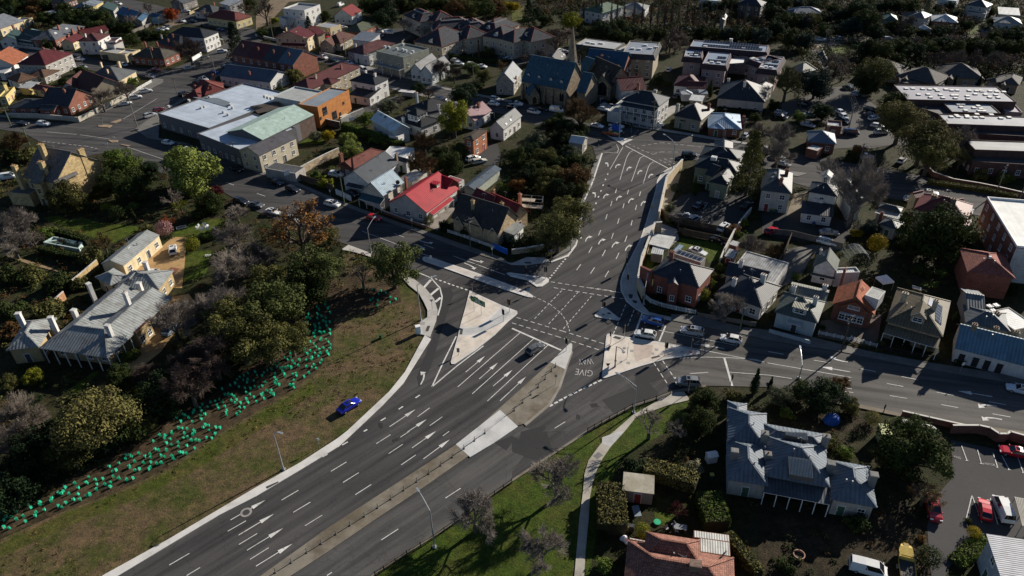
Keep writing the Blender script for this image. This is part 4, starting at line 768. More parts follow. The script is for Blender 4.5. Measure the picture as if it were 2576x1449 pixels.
h.part(m,'spire',DST)
h=H('hall','gothic stone church hall with dark roof and arched front window beside the church','hall',DST,M('rooftile',.055,.05,.045));k=h.b('gable',6,(985,838),(730,720),(1130,760),p=46,win=False);k2=h.b('gable',5.4,(1000,868),(1080,800),(832,828),p=46,win=False);h.part(lancet(k2,.5,1.5,3.4,5,3),'arched_window',[GLASS,ST]);h.ch(k,1070,660,2,.8,DST);h.b('shed',3.6,(1085,870),(1000,850),4,roof=SLATE,p=20)
h=H('hall','brick hall with long blue gable roof behind the gothic church hall','hall',BR,M('metal',.055,.13,.21));k=h.b('gable',6.2,(1128,700),(720,655),12.0,p=38);h.ch(k,768,595,1.5,.8,WP);h.ch(k,905,555,1.5,.8,BR)
h=H('house','brick house with dark gable roof and two bright skylights behind the church','house',BR,M('metal',.07,.065,.06));k=h.b('gable',4,(500,640),(555,560),(320,610),p=34)
for q in((500,572),(520,555)):h.sky(k,[(q[0]-8,q[1]-6),(q[0]+2,q[1]-12),(q[0]+8,q[1]),(q[0]-2,q[1]+6)],WHR)
h=H('hall','grey stone cottage hall with steep pale roof at the left end of the church','hall',M('stone',.3,.28,.25),M('metal',.20,.22,.24));k=h.b('gable',4.6,(25,840),(105,715),(-150,800),p=45);h.ch(k,40,770,1,.6,BR)
h=H('hotel','two storey dark roofed hotel with double verandah facing the junction','hotel',WP,M('metal',.05,.06,.072));k=h.b('hip',7.2,(1478,1072),(1104,1005),(1570,975),p=27);h.ch(k,1275,835,1.6,.9,BRD);h.ch(k,1445,905,1.5,.9,WP);h.ver(k,0,2.4,6.6,.02,.98,n=6,roof=M('metal',.05,.06,.072),rail=True,zoff=3.4,fall=.6);h.ver(k,0,2.4,3.4,.02,.98,n=6,fall=.1,rail=True)
h=H('garage','long white roofed garage with dark door squeezed beside the hotel','garage',WP,M('metal',.55,.55,.5,dirt=.9));k=h.b('flat',3.6,(1088,1140),(960,1118),(1150,940),win=False,par=.15);m=MB();p0,p1=P(970,1190),P(1050,1205);m.obox((p0+p1)/2+Vector((0,0,1.2)),(p1-p0)/2,Vector((.02,.1,0)),Vector((0,0,1.2)));h.part(m,'roller_door',M('plain',.05,.045,.04))
h=H('house','maroon gable roof house with white rear wing behind the hotel','house',WP,MAR);k=h.b('gable',5,(1360,895),(1095,915),12.0,p=24);h.ch(k,1272,840,1.4,.8,BRD)
h=H('house','maroon tiled house with pergola and white side wall behind the dark pyramid house','house',WP,M('metal',.15,.045,.042));k=h.b('hip',3.6,(1900,885),(1620,858),12.0,p=26);h.b('gable',3.4,(1965,900),(1760,890),7,p=24);h.b('shed',3,(1975,945),(1885,945),5,roof=M('metal',.3,.32,.34),p=5);h.b('hip',2.6,(1825,950),(1705,950),5.0,roof=WHR,p=16,win=False)
h=H('house','dark pyramid roofed house with front porch gable near the junction','house',BEI,M('metal',.075,.07,.072));k=h.b('hip',4.2,(1905,1215),(1625,1160),(2000,1095),p=34);h.ch(k,1675,1045,1.8,.8,WP);h.ch(k,1985,1045,2,.8,BR);h.b('shed',3,(1840,1220),(1695,1215),4,roof=SLATE,p=8);h.b('hip',5.2,(1890,1150),(1700,1130),5.0,p=20,wall=WFR,gap=2)
h.b('shed',2.8,(1915,1020),(1780,1005),5,roof=WHR,p=4,win=False)
h=H('house','wide grey walled house with charcoal hip roof and solar panels above the street','house',M('wall',.44,.43,.40),M('metal',.055,.06,.066));k=h.b('hip',4.6,(2548,1030),(2060,985),(2610,880),p=30,gap=4.5);h.ch(k,2180,790,1.8,.8,WP);h.ch(k,2345,820,1.8,.8,WP);h.b('hip',4.6,(2530,930),(2400,905),10.0,p=30)
h=H('house','brick bungalow with pale blue metal roof below the wide grey house','house',BR,M('metal',.60,.74,.85,rib=.5));k=h.b('hip',3,(2312,1300),(1970,1280),13.0,p=22);h.ch(k,2335,1170,1.6,.8,BR);h.b('hip',2.9,(2140,1300),(1975,1285),5.0,p=20)
h=H('apartment_building','beige three storey apartments with mansard slate band and white lit flat roof','apartments',BEI,M('membrane',.55,.55,.53));k=h.b('flat',7,(1030,500),(640,448),10.0,par=.2,gap=3.6);h.units(k,[(770,430),(820,440),(900,440)],(2,1.2,.4));h.b('flat',6.4,(1120,520),(1030,500),9.0,par=.3);k=h.b('flat',9,(1425,560),(1110,540),(1590,440),par=.3,gap=3.4,roof=M('membrane',.30,.33,.38));h.units(k,[(1215,495),(1280,500),(1340,460),(1390,490),(1450,480)],(1.6,1,.5))
def mansard(h,k,mat,dz=1.5,out=.9):
 a,u,v,L,W,z=k['a'],k['u'],k['v'],k['L'],k['W'],k['ze'];q=lambda x,y,zz:V2(a)+u*x+v*y+Vector((0,0,zz));m=MB();I=[(-.03,-.03),(L+.03,-.03),(L+.03,W+.03),(-.03,W+.03)];O=[(-out,-out),(L+out,-out),(L+out,W+out),(-out,W+out)]
 for i in range(4):j=(i+1)%4;m.face([q(*O[i],z-dz),q(*O[j],z-dz),q(*I[j],z+.25),q(*I[i],z+.25)]);m.face([q(*O[i],z-dz-.1),q(*O[j],z-dz-.1),q(*I[j],z-dz-.1),q(*I[i],z-dz-.1)])
 h.part(m,'mansard_band',mat,k['roof'])
for k_ in h.bl:mansard(h,k_,M('rooftile',.05,.055,.065))
h=H('apartment_building','large pinkish apartment complex with flat blue roofs, solar rows and white shade sail','apartments',PINK,M('membrane',.30,.37,.47));SOL=M('solar',.02,.024,.035)
for z,A,B,C in((9,(2560,530),(1790,470),9.0),(8,(1905,585),(1730,575),11.0),(8,(2150,665),(1915,645),16.0),(8,(2660,710),(2480,690),17.0),(8,(2500,640),(2390,600),10.0),(6,(2280,520),(2165,510),8.0)):
 k=h.b('flat',z,A,B,C,par=.25,gap=3.6);mansard(h,k,M('rooftile',.06,.04,.045))
 a,u,v=k['a'],k['u'],k['v']
 for r_ in range(2 if z==8 else 3):
  y=k['W']*(.22+.3*r_);x0,x1=k['L']*(.06+.05*r_),k['L']*(.5 if r_%2 else .85);m=MB();e=[V2(a)+u*x0+v*y+Vector((0,0,z+.15)),V2(a)+u*x1+v*y+Vector((0,0,z+.15)),V2(a)+u*x1+v*(y+1.5)+Vector((0,0,z+.55)),V2(a)+u*x0+v*(y+1.5)+Vector((0,0,z+.55))];m.flatdir=u;m.face(e);m.face([x-Vector((0,0,.06))for x in e[::-1]]);h.part(m,'solar_panels',SOL,k['roof'])
 h.units(k,[(A[0]*.4+B[0]*.6,A[1]*.4+B[1]*.6-25),(A[0]*.7+B[0]*.3,A[1]*.7+B[1]*.3-22),(A[0]*.2+B[0]*.8,A[1]*.2+B[1]*.8-12)],(1.4,1,.4))
k=h.bl[0];m=MB();q=[P(x,y,7)for x,y in((2175,585),(2340,590),(2330,630),(2180,640))];m.face(q);m.face([x-Vector((0,0,.03))for x in q[::-1]]);h.part(m,'shade_sail',M('plain',.75,.74,.72));h.units(k,[(2200,425)],(1.2,1,1.4))
h=H('house','two storey white house with green gable behind the row of bare poplars','house',WP,M('metal',.13,.2,.12));h.b('hip',6,(905,135),(720,100),(975,40),p=24);h.b('hip',3.5,(760,120),(675,100),6.0,p=24)
h=H('house','white bungalow with pale roof behind the bare poplars at the top','house',WP,M('metal',.33,.33,.3));h.b('hip',3.6,(1345,105),(1095,90),11.0,p=22)
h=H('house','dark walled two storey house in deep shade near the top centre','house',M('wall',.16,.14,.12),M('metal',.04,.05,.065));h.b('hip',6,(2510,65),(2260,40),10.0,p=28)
h=H('cottage','narrow stone cottage with one white lit gable among the dark trees','cottage',M('wall',.3,.27,.22),M('metal',.10,.105,.11));h.b('gable',5,(2140,215),(2170,160),(2085,205),p=45)
h=H('house','white walled house cut off by the top edge above the poplars','house',WP,PALE);h.b('flat',4,(2075,20),(1890,5),7.0)
h=H('chapel','little pale stone chapel with arched windows half hidden in the trees','chapel',M('wall',.45,.42,.37),WHR);tile(2,1);h.b('gable',3.4,(715,0),(570,-20),5.0,p=26,oh=.2)
tile(3,0)
h=H('house','low house with blue and white roof in the dark wood, left of the sunlit pole','house',GY,M('metal',.3,.33,.37));h.b('hip',3.4,(560,138),(240,138),10.0,p=22);h.b('hip',3.4,(250,140),(170,110),8.0,roof=BLU,p=22)
h=H('house','house with green hip roof and one white lit slope in the wood','house',GY,M('metal',.07,.16,.13));h.b('hip',3.6,(1310,208),(1165,200),10.0,p=26)
h=H('house','grey two storey house with white hip roof flank beside the tall cypress','house',M('wall',.42,.4,.37),M('metal',.2,.2,.2));k=h.b('hip',6,(1575,185),(1420,160),9.0,p=26);h.ch(k,1555,95,1.5,.8,WP);h.b('hip',4.4,(1440,190),(1345,140),8.0,roof=SLATE,p=26)
h=H('house','bungalow with bright white sunlit pyramid roof among dark trees','house',BR,WHR);h.b('hip',3.4,(1915,230),(1645,210),11.0,p=22)
h=H('shed','small upright white shed below the bright white roof','shed',WP,WHR);h.b('gable',3.6,(1660,300),(1605,270),4.0,p=24,win=False)
h=H('shed','long white skillion roof shed near the top right corner','shed',GY,WHR);h.b('shed',3.2,(2540,155),(2320,140),9.0,p=8,win=False)
h=H('house','pale house with ribbed hip roof at the right edge below the white shed','house',WP,M('metal',.40,.40,.37));h.b('hip',3.4,(2560,245),(2275,225),10.0,p=22)
h=H('house','two storey pale weatherboard house with dark roof near the top right','house',M('wall',.45,.44,.42),M('metal',.09,.1,.11));h.b('hip',5.8,(2200,75),(1990,45),9.0,p=26);h.b('flat',3.2,(2190,150),(2000,130),5.0)
h=H('house','white house cut off by the top edge right of centre','house',WP,PALE);h.b('flat',4,(1895,20),(1715,0),7.0)
h=H('shed','small brown gable shed beside the far sunny lawn','shed',M('wall',.32,.25,.2),M('metal',.25,.22,.2));h.b('gable',2.8,(2215,325),(2130,305),5.0,p=26,win=False)
h=H('shelter','four sided pale tent roof pavilion right of the pink complex','pavilion',GY,M('metal',.46,.43,.33));h.b('hip',3.4,(345,735),(215,690),(415,670),p=38,win=False)
for i,(A,B,W_,lab)in enumerate((((1330,755),(940,690),12.0,'grey shingled villa with cream gable end, left of the row behind the flat school'),((1690,850),(1290,760),13.0,'grey shingled villa in shade with two cream gablets, second in the row behind the school'),((2180,800),(1720,770),14.0,'longest shaded grey shingled villa, with small blue roof light, behind the school'),((2300,830),(2195,800),9.0,'small pyramid roofed villa between the long shingled ones behind the school'),((2530,860),(2330,830),11.0,'grey shingled villa at the right end of the row behind the school'),((1780,860),(1330,830),6.0,'low grey roofed carport strip along the back of the flat school'))):
 h=H('villa',lab,'house',M('wall',.36,.27,.18),M('rooftile',.10,.095,.09));k=h.b('hip' if i!=5 else 'shed',3.4 if i!=5 else 2.8,A,B,W_,p=26 if i!=5 else 6)
 if i in(0,1,2,4):h.b('gable',3.3,(A[0]*.3+B[0]*.7,A[1]*.3+B[1]*.7+20),(A[0]*.3+B[0]*.7+40,A[1]*.3+B[1]*.7-30),(A[0]*.2+B[0]*.8-20,A[1]*.2+B[1]*.8+10),p=32)
h=H('school_building','huge low school with pale flat roofs dotted with white skylights and dark brick walls','school',M('brick',.075,.04,.035),M('membrane',.46,.43,.47,))
ks=[h.b('flat',6,(2500,1030),(1400,1005),(2320,878),par=.2,gap=4,win=False,roof=M('membrane',.44,.42,.46)),h.b('flat',5.2,(2340,1145),(1850,1130),(2205,1028),par=.2,win=False,roof=M('membrane',.30,.33,.38)),h.b('flat',6,(2900,1290),(1800,1250),(2850,1190),par=.2,win=False,roof=M('membrane',.52,.51,.52))]
for i,l in enumerate((((1390,895),(1458,895),(1557,898),(1628,902),(1685,898),(1706,915),(1790,902),(1848,912),(1903,912),(2025,915),(2098,918),(2140,915),(2150,922),(2235,920),(2300,925),(2372,928),(1515,955),(1610,953),(1635,982),(1735,957),(1760,987),(1858,962),(1895,962),(1885,990),(2005,970),(2012,998),(2085,950),(2187,955),(2290,957),(2230,982),(2315,985)),((1912,1053),(1957,1053),(1942,1080),(1988,1115),(2072,1088),(2114,1070),(2140,1097),(2125,1120),(2172,1122),(2063,1022)),((1842,1178),(1895,1165),(1912,1178),(2000,1168),(2003,1182),(2100,1153),(2087,1184),(2154,1185),(2245,1158),(2342,1192),(2425,1185)))):
 for x,y in l:
  k=ks[i];p=h.on(k,x,y);m=MB();m.obox(p+Vector((0,0,.15)),k['u']*.6,k['v']*.6,Vector((0,0,.15)));h.part(m,'skylight',M('plain',.72,.70,.65),k['roof'])
tile(3,1)
k=h.b('flat',6,(2900,90),(2080,62),(2860,-10),par=.2,win=False,roof=M('membrane',.5,.49,.47));h.b('flat',4,(2900,230),(2060,180),10.0,par=.2,roof=M('membrane',.10,.09,.085));tile(3,0);h.b('flat',4.4,(2900,1395),(1810,1330),8.0,par=.2,roof=M('membrane',.08,.075,.08));h.b('flat',3.6,(2560,1140),(2390,1130),9.0,par=.3,wall=PINK)
h.b('flat',4.2,(1790,1180),(1440,1060),10.0,par=.3,roof=M('membrane',.09,.08,.085))
h=H('house','bungalow with blue grey hip roof and pale flank at the entrance of the school lane','house',BRD,M('metal',.20,.25,.31));k=h.b('hip',3.4,(690,1450),(400,1425),(775,1350),p=28);h.ch(k,610,1270,1.4,.7,DST);h.b('flat',3,(740,1290),(590,1275),5.0,roof=PALE)
tile(3,1);h.b('flat',2.6,(500,75),(385,45),4.0,roof=PALE,par=.1,win=False)
tile(0,1)
h=H('mansion','sandstone gothic mansion with slate gables, bay tower and tall banded chimneys','mansion',M('stone',.46,.34,.17),M('rooftile',.15,.145,.145),fr=M('plain',.55,.45,.30))
k=h.b('gable',7.2,(790,300),(560,400),(1000,185),p=36,gap=3.6);k2=h.b('gable',7,(560,395),(225,330),(700,115),p=38,sides=[0]);k3=h.b('hip',7.4,(700,370),(640,395),(790,300),p=40,sides=[0,1,2],gap=1.6,oh=.3);h.b('gable',7,(400,400),(300,390),(430,250),p=42,sides=[0])
BST=M('brick',.50,.37,.18)
for kk,x,y,hh,w in((k2,405,0,4.2,1.5),(k,805,50,5.2,1.6),(k2,410,175,3.6,1.5),(k2,140,215,3.6,1.4)):h.ch(kk,x,y,hh,w,BST,1.0,3)
h.b('flat',3.4,(300,520),(80,500),(330,400),par=.4,sides=[])
h=H('cottage','long cream cottage with pale grey iron roof beside the tan gravel drive','cottage',M('wall',.74,.62,.40),M('metal',.44,.44,.41,rib=.5))
k=h.b('gable',3.4,(1240,1225),(1605,915),(1030,1192),p=22,oh=.15,gap=3.2);h.sky(k,[(1245,1020),(1270,1002),(1312,1035),(1287,1055)],GLASS)
h=H('mansion','sprawling sandstone villa with pale iron roofs, verandah posts and tall white chimneys','mansion',M('wall',.46,.35,.19),M('metal',.44,.44,.41,rib=.5,dirt=.75))
tile(0,2);ze=3.9;A,B_,C_=P(1085,705,ze),P(395,605,ze),P(1545,75,ze);u=(B_-A);L=u.length;u.normalize();v=Vector((-u.y,u.x,0));W=(C_-A).dot(v)
if W<0:v=-v;W=-W
h.root=empty(h.name,(A.x+u.x*L/2+v.x*W/2,A.y+u.y*L/2+v.y*W/2,0),0,h.label,h.cat)
q=lambda x,y,z:V2(A)+u*x+v*y+Vector((0,0,z));zr=ze+L*.27*math.tan(R(27));fx=L*.27;fy=L*.36
m=MB();e=[q(0,0,ze),q(L,0,ze),q(L,W,ze),q(0,W,ze)];r1,r2=q(fx,fy,zr),q(fx,W,zr);l1,l2=q(L-fx,fy,zr),q(L-fx,W,zr);v1,v2=q(L/2,fy+L*.2,zr-1.5),q(L/2,W,zr-1.5)
m.face([e[0],e[1],l1,r1]);m.face([e[3],e[0],r1,r2]);m.face([e[1],e[2],l2,l1]);m.face([r1,l1,v1]);m.face([r1,v1,v2,r2]);m.face([l1,l2,v2,v1]);m.face([e[2],e[3],r2,v2,l2])
for i in range(4):d=Vector((0,0,.16));m.face([e[i]-d,e[(i+1)%4]-d,e[(i+1)%4],e[i]],1)
def cap_(x,y):
 d=y-x;n=Vector((-d.y,d.x,0)).normalized()*.14;m.obox((x+y)/2+Vector((0,0,.04)),d/2,n,Vector((0,0,.05)),1)
for x,y in((e[0],r1),(e[1],l1),(r1,l1),(r1,r2),(l1,l2)):cap_(x,y)
kv=dict(kind='hip',ze=ze,a=A,u=u,v=v,L=L,W=W,tp=math.tan(R(27)),oh=.5);h.bl.append(kv);BLK.append(kv);kv['roof']=m.build('roof',[h.roof,ZINC],h.root)
m=MB();m.prism([q(1.9,2.2,0),q(L-1,2.2,0),q(L-1,W-.5,0),q(1.9,W-.5,0)],0,ze-.05);m.build('wall',h.wall,h.root)
h.windows(q(1.9,2.2,0),q(L-1,2.2,0),-v,ze,0,True,2.6,False);h.windows(q(1.9,2.2,0),q(1.9,W*.95,0),-u,ze,0,False,3.6,False)
for i in range(7):m=MB();p=q(.35+(L-.7)*i/6,.35,0);m.tube(p,p+Vector((0,0,ze-.1)),.12,.10,7);h.part(m,'verandah_post',WFR)
for i in range(1,5):m=MB();p=q(.35,.35+W*.42*i/4,0);m.tube(p,p+Vector((0,0,ze-.1)),.1,.09,7);h.part(m,'verandah_post',WFR)
m=MB();p=q(.9,W*.5,0);m.obox(p+Vector((0,0,2)),u*1.1,v*2.2,Vector((0,0,2)));h.part(m,'bay',h.wall)
m=MB();p=q(.9,W*.5,4.02);m.obox(p,u*1.2,v*2.3,Vector((0,0,.04)));h.part(m,'bay_roof',RUST)
p=q(-.2,W*.5-1.1,0);h.windows(q(-.2,W*.5-2.2,0),q(-.2,W*.5+2.2,0),-u,3.9,0,False,2.1,False)
h.ch(kv,1075,370,2.6,.9,WP,.7,0);h.ch(kv,1250,42,1.8,.8,WP,.7,1);h.ch(kv,735,215,1.9,.9,WP,.8,0)
k=h.b('hip',3.8,(392,592),(60,628),(690,285),p=30);h.ch(k,500,290,3,.9,WP,.8,0);h.ch(k,175,250,3.4,.9,WP,.8,0)
k=h.b('hip',3.6,(1600,10),(1180,10),(1590,-180),p=22);h.ch(k,1390,-55,2.4,.9,WP,.8,0)
tile(0,1);k=h.b('hip',3.6,(1110,1425),(955,1340),(1240,1300),p=22);k2=h.b('hip',3.6,(1360,1449),(1150,1440),(1600,1280),p=20);h.ch(k2,1455,1185,2.2,.9,WP,.8,0);h.ch(k,885,1400,2.2,.9,WP,.8,0)
h=H('wall','long stone topped garden wall running behind the sandstone villa','wall',OCH,OCH)if False else None
tile(1,1)
h=H('house','plain cream two storey house with grey gable roof by the green power pole','house',M('wall',.62,.55,.42),M('metal',.135,.125,.13));k=h.b('gable',5.6,(30,120),(404,-60),(-150,60),p=24,oh=.1,gap=3.4)
h=H('garage','windowless grey flat roofed garage between the cream house and the rubble wall','garage',M('wall',.48,.45,.42),M('metal',.16,.155,.155));h.b('flat',2.9,(395,298),(490,235),(137,215),win=False,par=.05)
h=H('house','brick house with red brown iron roof and small front gable behind the dark grey one','house',BRD,M('metal',.26,.075,.05));k=h.b('hip',3.6,(985,250),(1310,80),(830,205),p=28);h.ch(k,850,95,1.6,1.1,BR);h.b('gable',3.5,(975,250),(1040,215),(830,210),p=30)
h=H('house','white cottage with long charcoal gable roof left of the pale blue one','house',WW,M('metal',.075,.085,.10));k=h.b('gable',3.8,(1130,400),(1440,190),(890,322),p=33);h.b('gable',3.8,(1510,185),(1380,150),(1440,130),p=33);h.ch(k,1410,100,1.8,.7,DST);h.b('flat',3.4,(1500,150),(1250,130),8.0,roof=WHR,par=.1);h.ver(k,3,1.5,2.7,.2,.8,n=3)
h=H('house','white weatherboard cottage with pale blue gable roof, teal porch and satellite dish','cottage',M('weatherboard',.60,.56,.48),M('metal',.44,.56,.63,rib=.55));k=h.b('gable',4.3,(1280,522),(1492,385),(1075,452),p=40);h.ver(k,3,2.0,3.4,0,1,roof=M('metal',.06,.14,.17),n=4,fall=.9);h.ch(k,1505,340,2.4,.7,BR);h.b('flat',3.2,(1570,385),(1440,350),8.0,roof=WHR,par=.1)
p=h.on(k,1425,385,.6);m=MB();m.tube(p-Vector((0,0,.9)),p,.04,.04,5);m.tube(p,p+Vector((.1,-.15,.06)),.62,.55,14);h.part(m,'satellite_dish',M('plain',.05,.055,.06),k['roof'])
h=H('house','brick house with bright red iron gable roof, dormer and cross gable','house',BR,M('metal',.58,.022,.038,rib=.55,dirt=.35));k=h.b('gable',3.5,(1718,690),(2040,450),(1368,556),p=31,wall=M('wall',.6,.58,.55));kc=h.b('gable',4,(2065,400),(1900,340),(1955,497),p=40,win=True);h.ch(k,1505,335,2.6,.7,BR);h.ch(k,1738,195,2.2,.7,BR);h.dormer(k,1830,432,1.5,1.0,'flat');h.b('flat',3.3,(2095,362),(1955,318),(2060,420),wall=WW,par=.05,roof=M('metal',.5,.14,.13,dirt=.9));h.ver(k,0,1.2,2.7,.1,.75,n=4)
h=H('cottage','sandstone gothic cottage with steep dark slate gables and a red roofed rear wing','cottage',M('stone',.45,.34,.21),M('rooftile',.055,.053,.055))
k=h.b('gable',4,(2445,895),(1962,740),(2530,700),p=46,gap=3.2)
for t,w in((.13,3.0),(.5,4.4),(.86,3.0)):
 c=V2(k['a'])+k['u']*(k['L']*t)+k['v']*.4;H_=w*.8+.3;uu,vv=k['u'],k['v'];m=MB();z0=3.0 if w<4 else 3.6
 ap=c+Vector((0,0,z0+w*.62));a_,b_=c-uu*w/2+Vector((0,0,z0)),c+uu*w/2+Vector((0,0,z0));m.face([a_-vv*.25,b_-vv*.25,ap-vv*.25]);m.face([c-uu*w/2-vv*.25,c+uu*w/2-vv*.25,b_-vv*.25,a_-vv*.25]);h.part(m,'front_gable',h.wall)
 m=MB();dd=vv*(w*.62+.6)
 for x in(a_-uu*.2-Vector((0,0,.2)),b_+uu*.2-Vector((0,0,.2))):f=[x-vv*.45,ap-vv*.45+Vector((0,0,.08)),ap+dd+Vector((0,0,.08)),x+dd*.4];m.face(f);m.face([y-Vector((0,0,.12))for y in f]);m.face([f[0],f[1],f[1]-Vector((0,0,.22)),f[0]-Vector((0,0,.22))],1)
 h.part(m,'gable_roof',[h.roof,M('plain',.6,.55,.48)])
kr=h.b('gable',4,(2576,770),(2280,640),(2730,668),p=44,roof=M('metal',.36,.045,.04,dirt=.7));kr2=h.b('gable',4,(2310,690),(2120,600),(2440,560),p=42,roof=M('metal',.22,.035,.035,dirt=.7),sides=[])
h.ch(k,2180,565,2.2,.8,ST);h.ch(kr2,2388,455,2,.8,BST);h.ch(kr,2475,590,2.2,.8,BST);tile(2,1);h.ch(kr,80,500,2.2,.8,M('brick',.55,.3,.2));h.b('shed',2.9,(30,920),(135,820),(-20,830),p=8,roof=ZINC,wall=WFR)
tile(1,1)
h=H('garage','long narrow outbuilding with dark blue roof and pale green gable doorway','garage',M('wall',.42,.45,.38),M('metal',.10,.135,.17));k=h.b('gable',2.9,(2205,462),(2470,250),(2082,428),p=22,sides=[])
m=MB();c=V2(k['a'])+k['v']*k['W']*.5-k['u']*-.35;m.obox(c+Vector((0,0,1.15)),k['v']*1.3,k['u']*.06,Vector((0,0,1.15)));h.part(m,'roller_door',M('plain',.45,.44,.38))
tile(2,1)
h=H('house','rambling house with near black hip roofs and pale green walls above the car park','house',M('wall',.21,.25,.18),M('metal',.04,.05,.058));k=h.b('hip',5,(2270,300),(1825,225),(2320,190),p=28);k2=h.b('hip',4.6,(2168,416),(1985,378),(2272,272),p=28);h.b('gable',4.6,(2020,330),(1940,300),(2060,230),p=34);h.b('hip',4.8,(2300,190),(1880,130),9.0,p=24);h.units(k,[(2030,160)],(1.5,1.3,1),WHR);h.b('hip',5.2,(2225,140),(2030,125),12.0,p=30,roof=M('metal',.15,.14,.14))
h=H('house','brick corner house with dark slate hip roof and solar panels facing the junction','house',M('brick',.21,.065,.045),M('metal',.065,.068,.08));k=h.b('hip',5.4,(1880,1449),(1405,1298),(1985,1250),p=29,gap=3.0);kb=h.b('gable',5.2,(1690,1430),(1720,1310),(1560,1390),p=30,sides=[0,3]);h.ch(k,1612,1085,2.0,.9,BR);h.b('flat',3.2,(1900,1195),(1620,1100),(1955,1148),win=False,par=.04,roof=M('solar',.012,.014,.022),wall=M('wall',.4,.38,.35));h.b('shed',2.9,(1668,1085),(1622,1070),3,win=False,roof=M('metal',.45,.58,.7),p=4);h.b('flat',5.6,(1420,1285),(1405,1295),(1545,1075),win=False,par=.3)
h=H('carport','white ribbed carport roof behind the cream retaining wall','carport',WFR,M('metal',.95,.9,.8,rib=.9));k=h.b('deck',2.7,(1580,1050),(1370,1000),(1650,935),win=False,par=0)if False else None
def openroof(name,label,cat,corners,z,mat,post,slats=0):
 h=H(name,label,cat,post,mat);q=[P(x,y,z)for x,y in corners];c=sum(q,Vector())/4;h.root=empty(name,(c.x,c.y,0),0,label,cat);m=MB();m.flatdir=(q[1]-q[0]).normalized()
 if slats:
  for i in range(slats):
   t0,t1=(i+.15)/slats,(i+.8)/slats;f=[q[0].lerp(q[1],t0),q[0].lerp(q[1],t1),q[3].lerp(q[2],t1),q[3].lerp(q[2],t0)];m.face(f);m.face([x-Vector((0,0,.06))for x in f[::-1]])
  for a,b in((q[0],q[1]),(q[3],q[2])):m.tube(a-Vector((0,0,.1)),b-Vector((0,0,.1)),.06,.06,4)
 else:
  m.face(q);m.face([x-Vector((0,0,.1))for x in q[::-1]])
  for i in range(4):d=Vector((0,0,.1));m.face([q[i]-d,q[(i+1)%4]-d,q[(i+1)%4],q[i]])
 h.part(m,'roof',mat)
 for x in q:
  m=MB();y=x.lerp(c,.06);y.z=z-.1;m.tube(Vector((y.x,y.y,0)),y,.07,.07,6);h.part(m,'post',post)
 return h
openroof('carport','white ribbed carport roof behind the cream retaining wall','carport',[(1375,1005),(1425,900),(1648,935),(1580,1055)],2.7,M('metal',.95,.9,.8,rib=.9),WFR)
h=H('shed','small pale garden shed with ribbed roof below the white carport','shed',M('metal',.42,.40,.35,rib=1.2),WHR);h.b('shed',2.3,(1515,1115),(1398,1098),(1540,1055),p=4,win=False,oh=.05)
h=H('shed','little white outbuilding against the boundary wall, upper of the pair by the leafless tree','shed',BRD,WHR);h.b('shed',2.4,(2260,1030),(2185,1005),(2272,990),p=5,win=False,oh=.1)
h=H('shed','white roofed outbuilding against the boundary wall, lower and larger of the pair','shed',BRD,PALE);h.b('shed',2.6,(2225,1150),(2135,1125),(2255,1080),p=5,oh=.1)
tile()
h=H('house','white cottage with charcoal hip front and flat white rear roof behind the leafless tree','house',M('weatherboard',.55,.53,.50),M('metal',.075,.08,.092));k=h.b('hip',3.5,(1917,775),(1803,733),(1941,712),p=31);k2=h.b('flat',4,(1948,715),(1838,682),(1962,656),roof=M('metal',.45,.44,.42,dirt=.9),par=.15,sides=[]);k3=h.b('gable',4.2,(1925,715),(1822,690),(1932,680),p=28,sides=[]);h.ch(k,1922,690,2,1.0,WP);h.ch(k,1849,700,1.8,.8,WP);h.ch(k3,1866,655,1.6,.8,WP)
tile(3,1)
h=H('house','cream two storey house with charcoal roof and two brick chimneys, uphill of the parking court','house',M('wall',.50,.48,.44),M('metal',.10,.11,.12));k=h.b('hip',6,(240,500),(-75,462),(343,296),p=30,gap=3);h.ch(k,195,255,1.8,.9,BR);h.ch(k,140,345,1.8,.8,BR);h.sky(k,[(60,290),(85,280),(92,290),(66,300)],PALE);h.sky(k,[(35,330),(60,322),(66,334),(40,344)],PALE)
h=H('house','white two storey house with charcoal roof, attic gable and wall mounted air conditioners','house',WP,M('metal',.055,.065,.08));k=h.b('hip',6.2,(700,530),(402,476),(840,445),p=27,gap=4);kd=h.b('gable',7.6,(640,345),(660,300),(525,330),p=34,roof=M('metal',.36,.35,.33),base=5,gap=2);k2=h.b('shed',2.9,(660,735),(330,690),(665,640),p=9,door=False);h.b('gable',6,(830,560),(720,380),(880,420),p=26,sides=[])
for x,y in((505,555),(558,575)):
 c=V2(k['a'])+k['u']*(k['L']*(.5 if x>530 else .68))-k['v']*.0+Vector((0,0,4.2));m=MB();m.obox(c,k['u']*.5,k['v']*.25,Vector((0,0,.45)));h.part(m,'air_conditioner',M('plain',.6,.6,.58))
h=H('house','low grey roofed cottage cluster between the tall bare tree and the red hip roof','cottage',M('wall',.42,.40,.36),M('metal',.10,.115,.12));k=h.b('hip',3.6,(1335,690),(1110,635),(1348,640),p=24);h.b('shed',3,(1310,760),(1075,690),(1330,705),roof=M('metal',.5,.49,.45),p=4);k=h.b('hip',3.2,(1295,860),(1115,800),(1305,775),p=26);h.ch(k,1150,690,1,.7,BR)
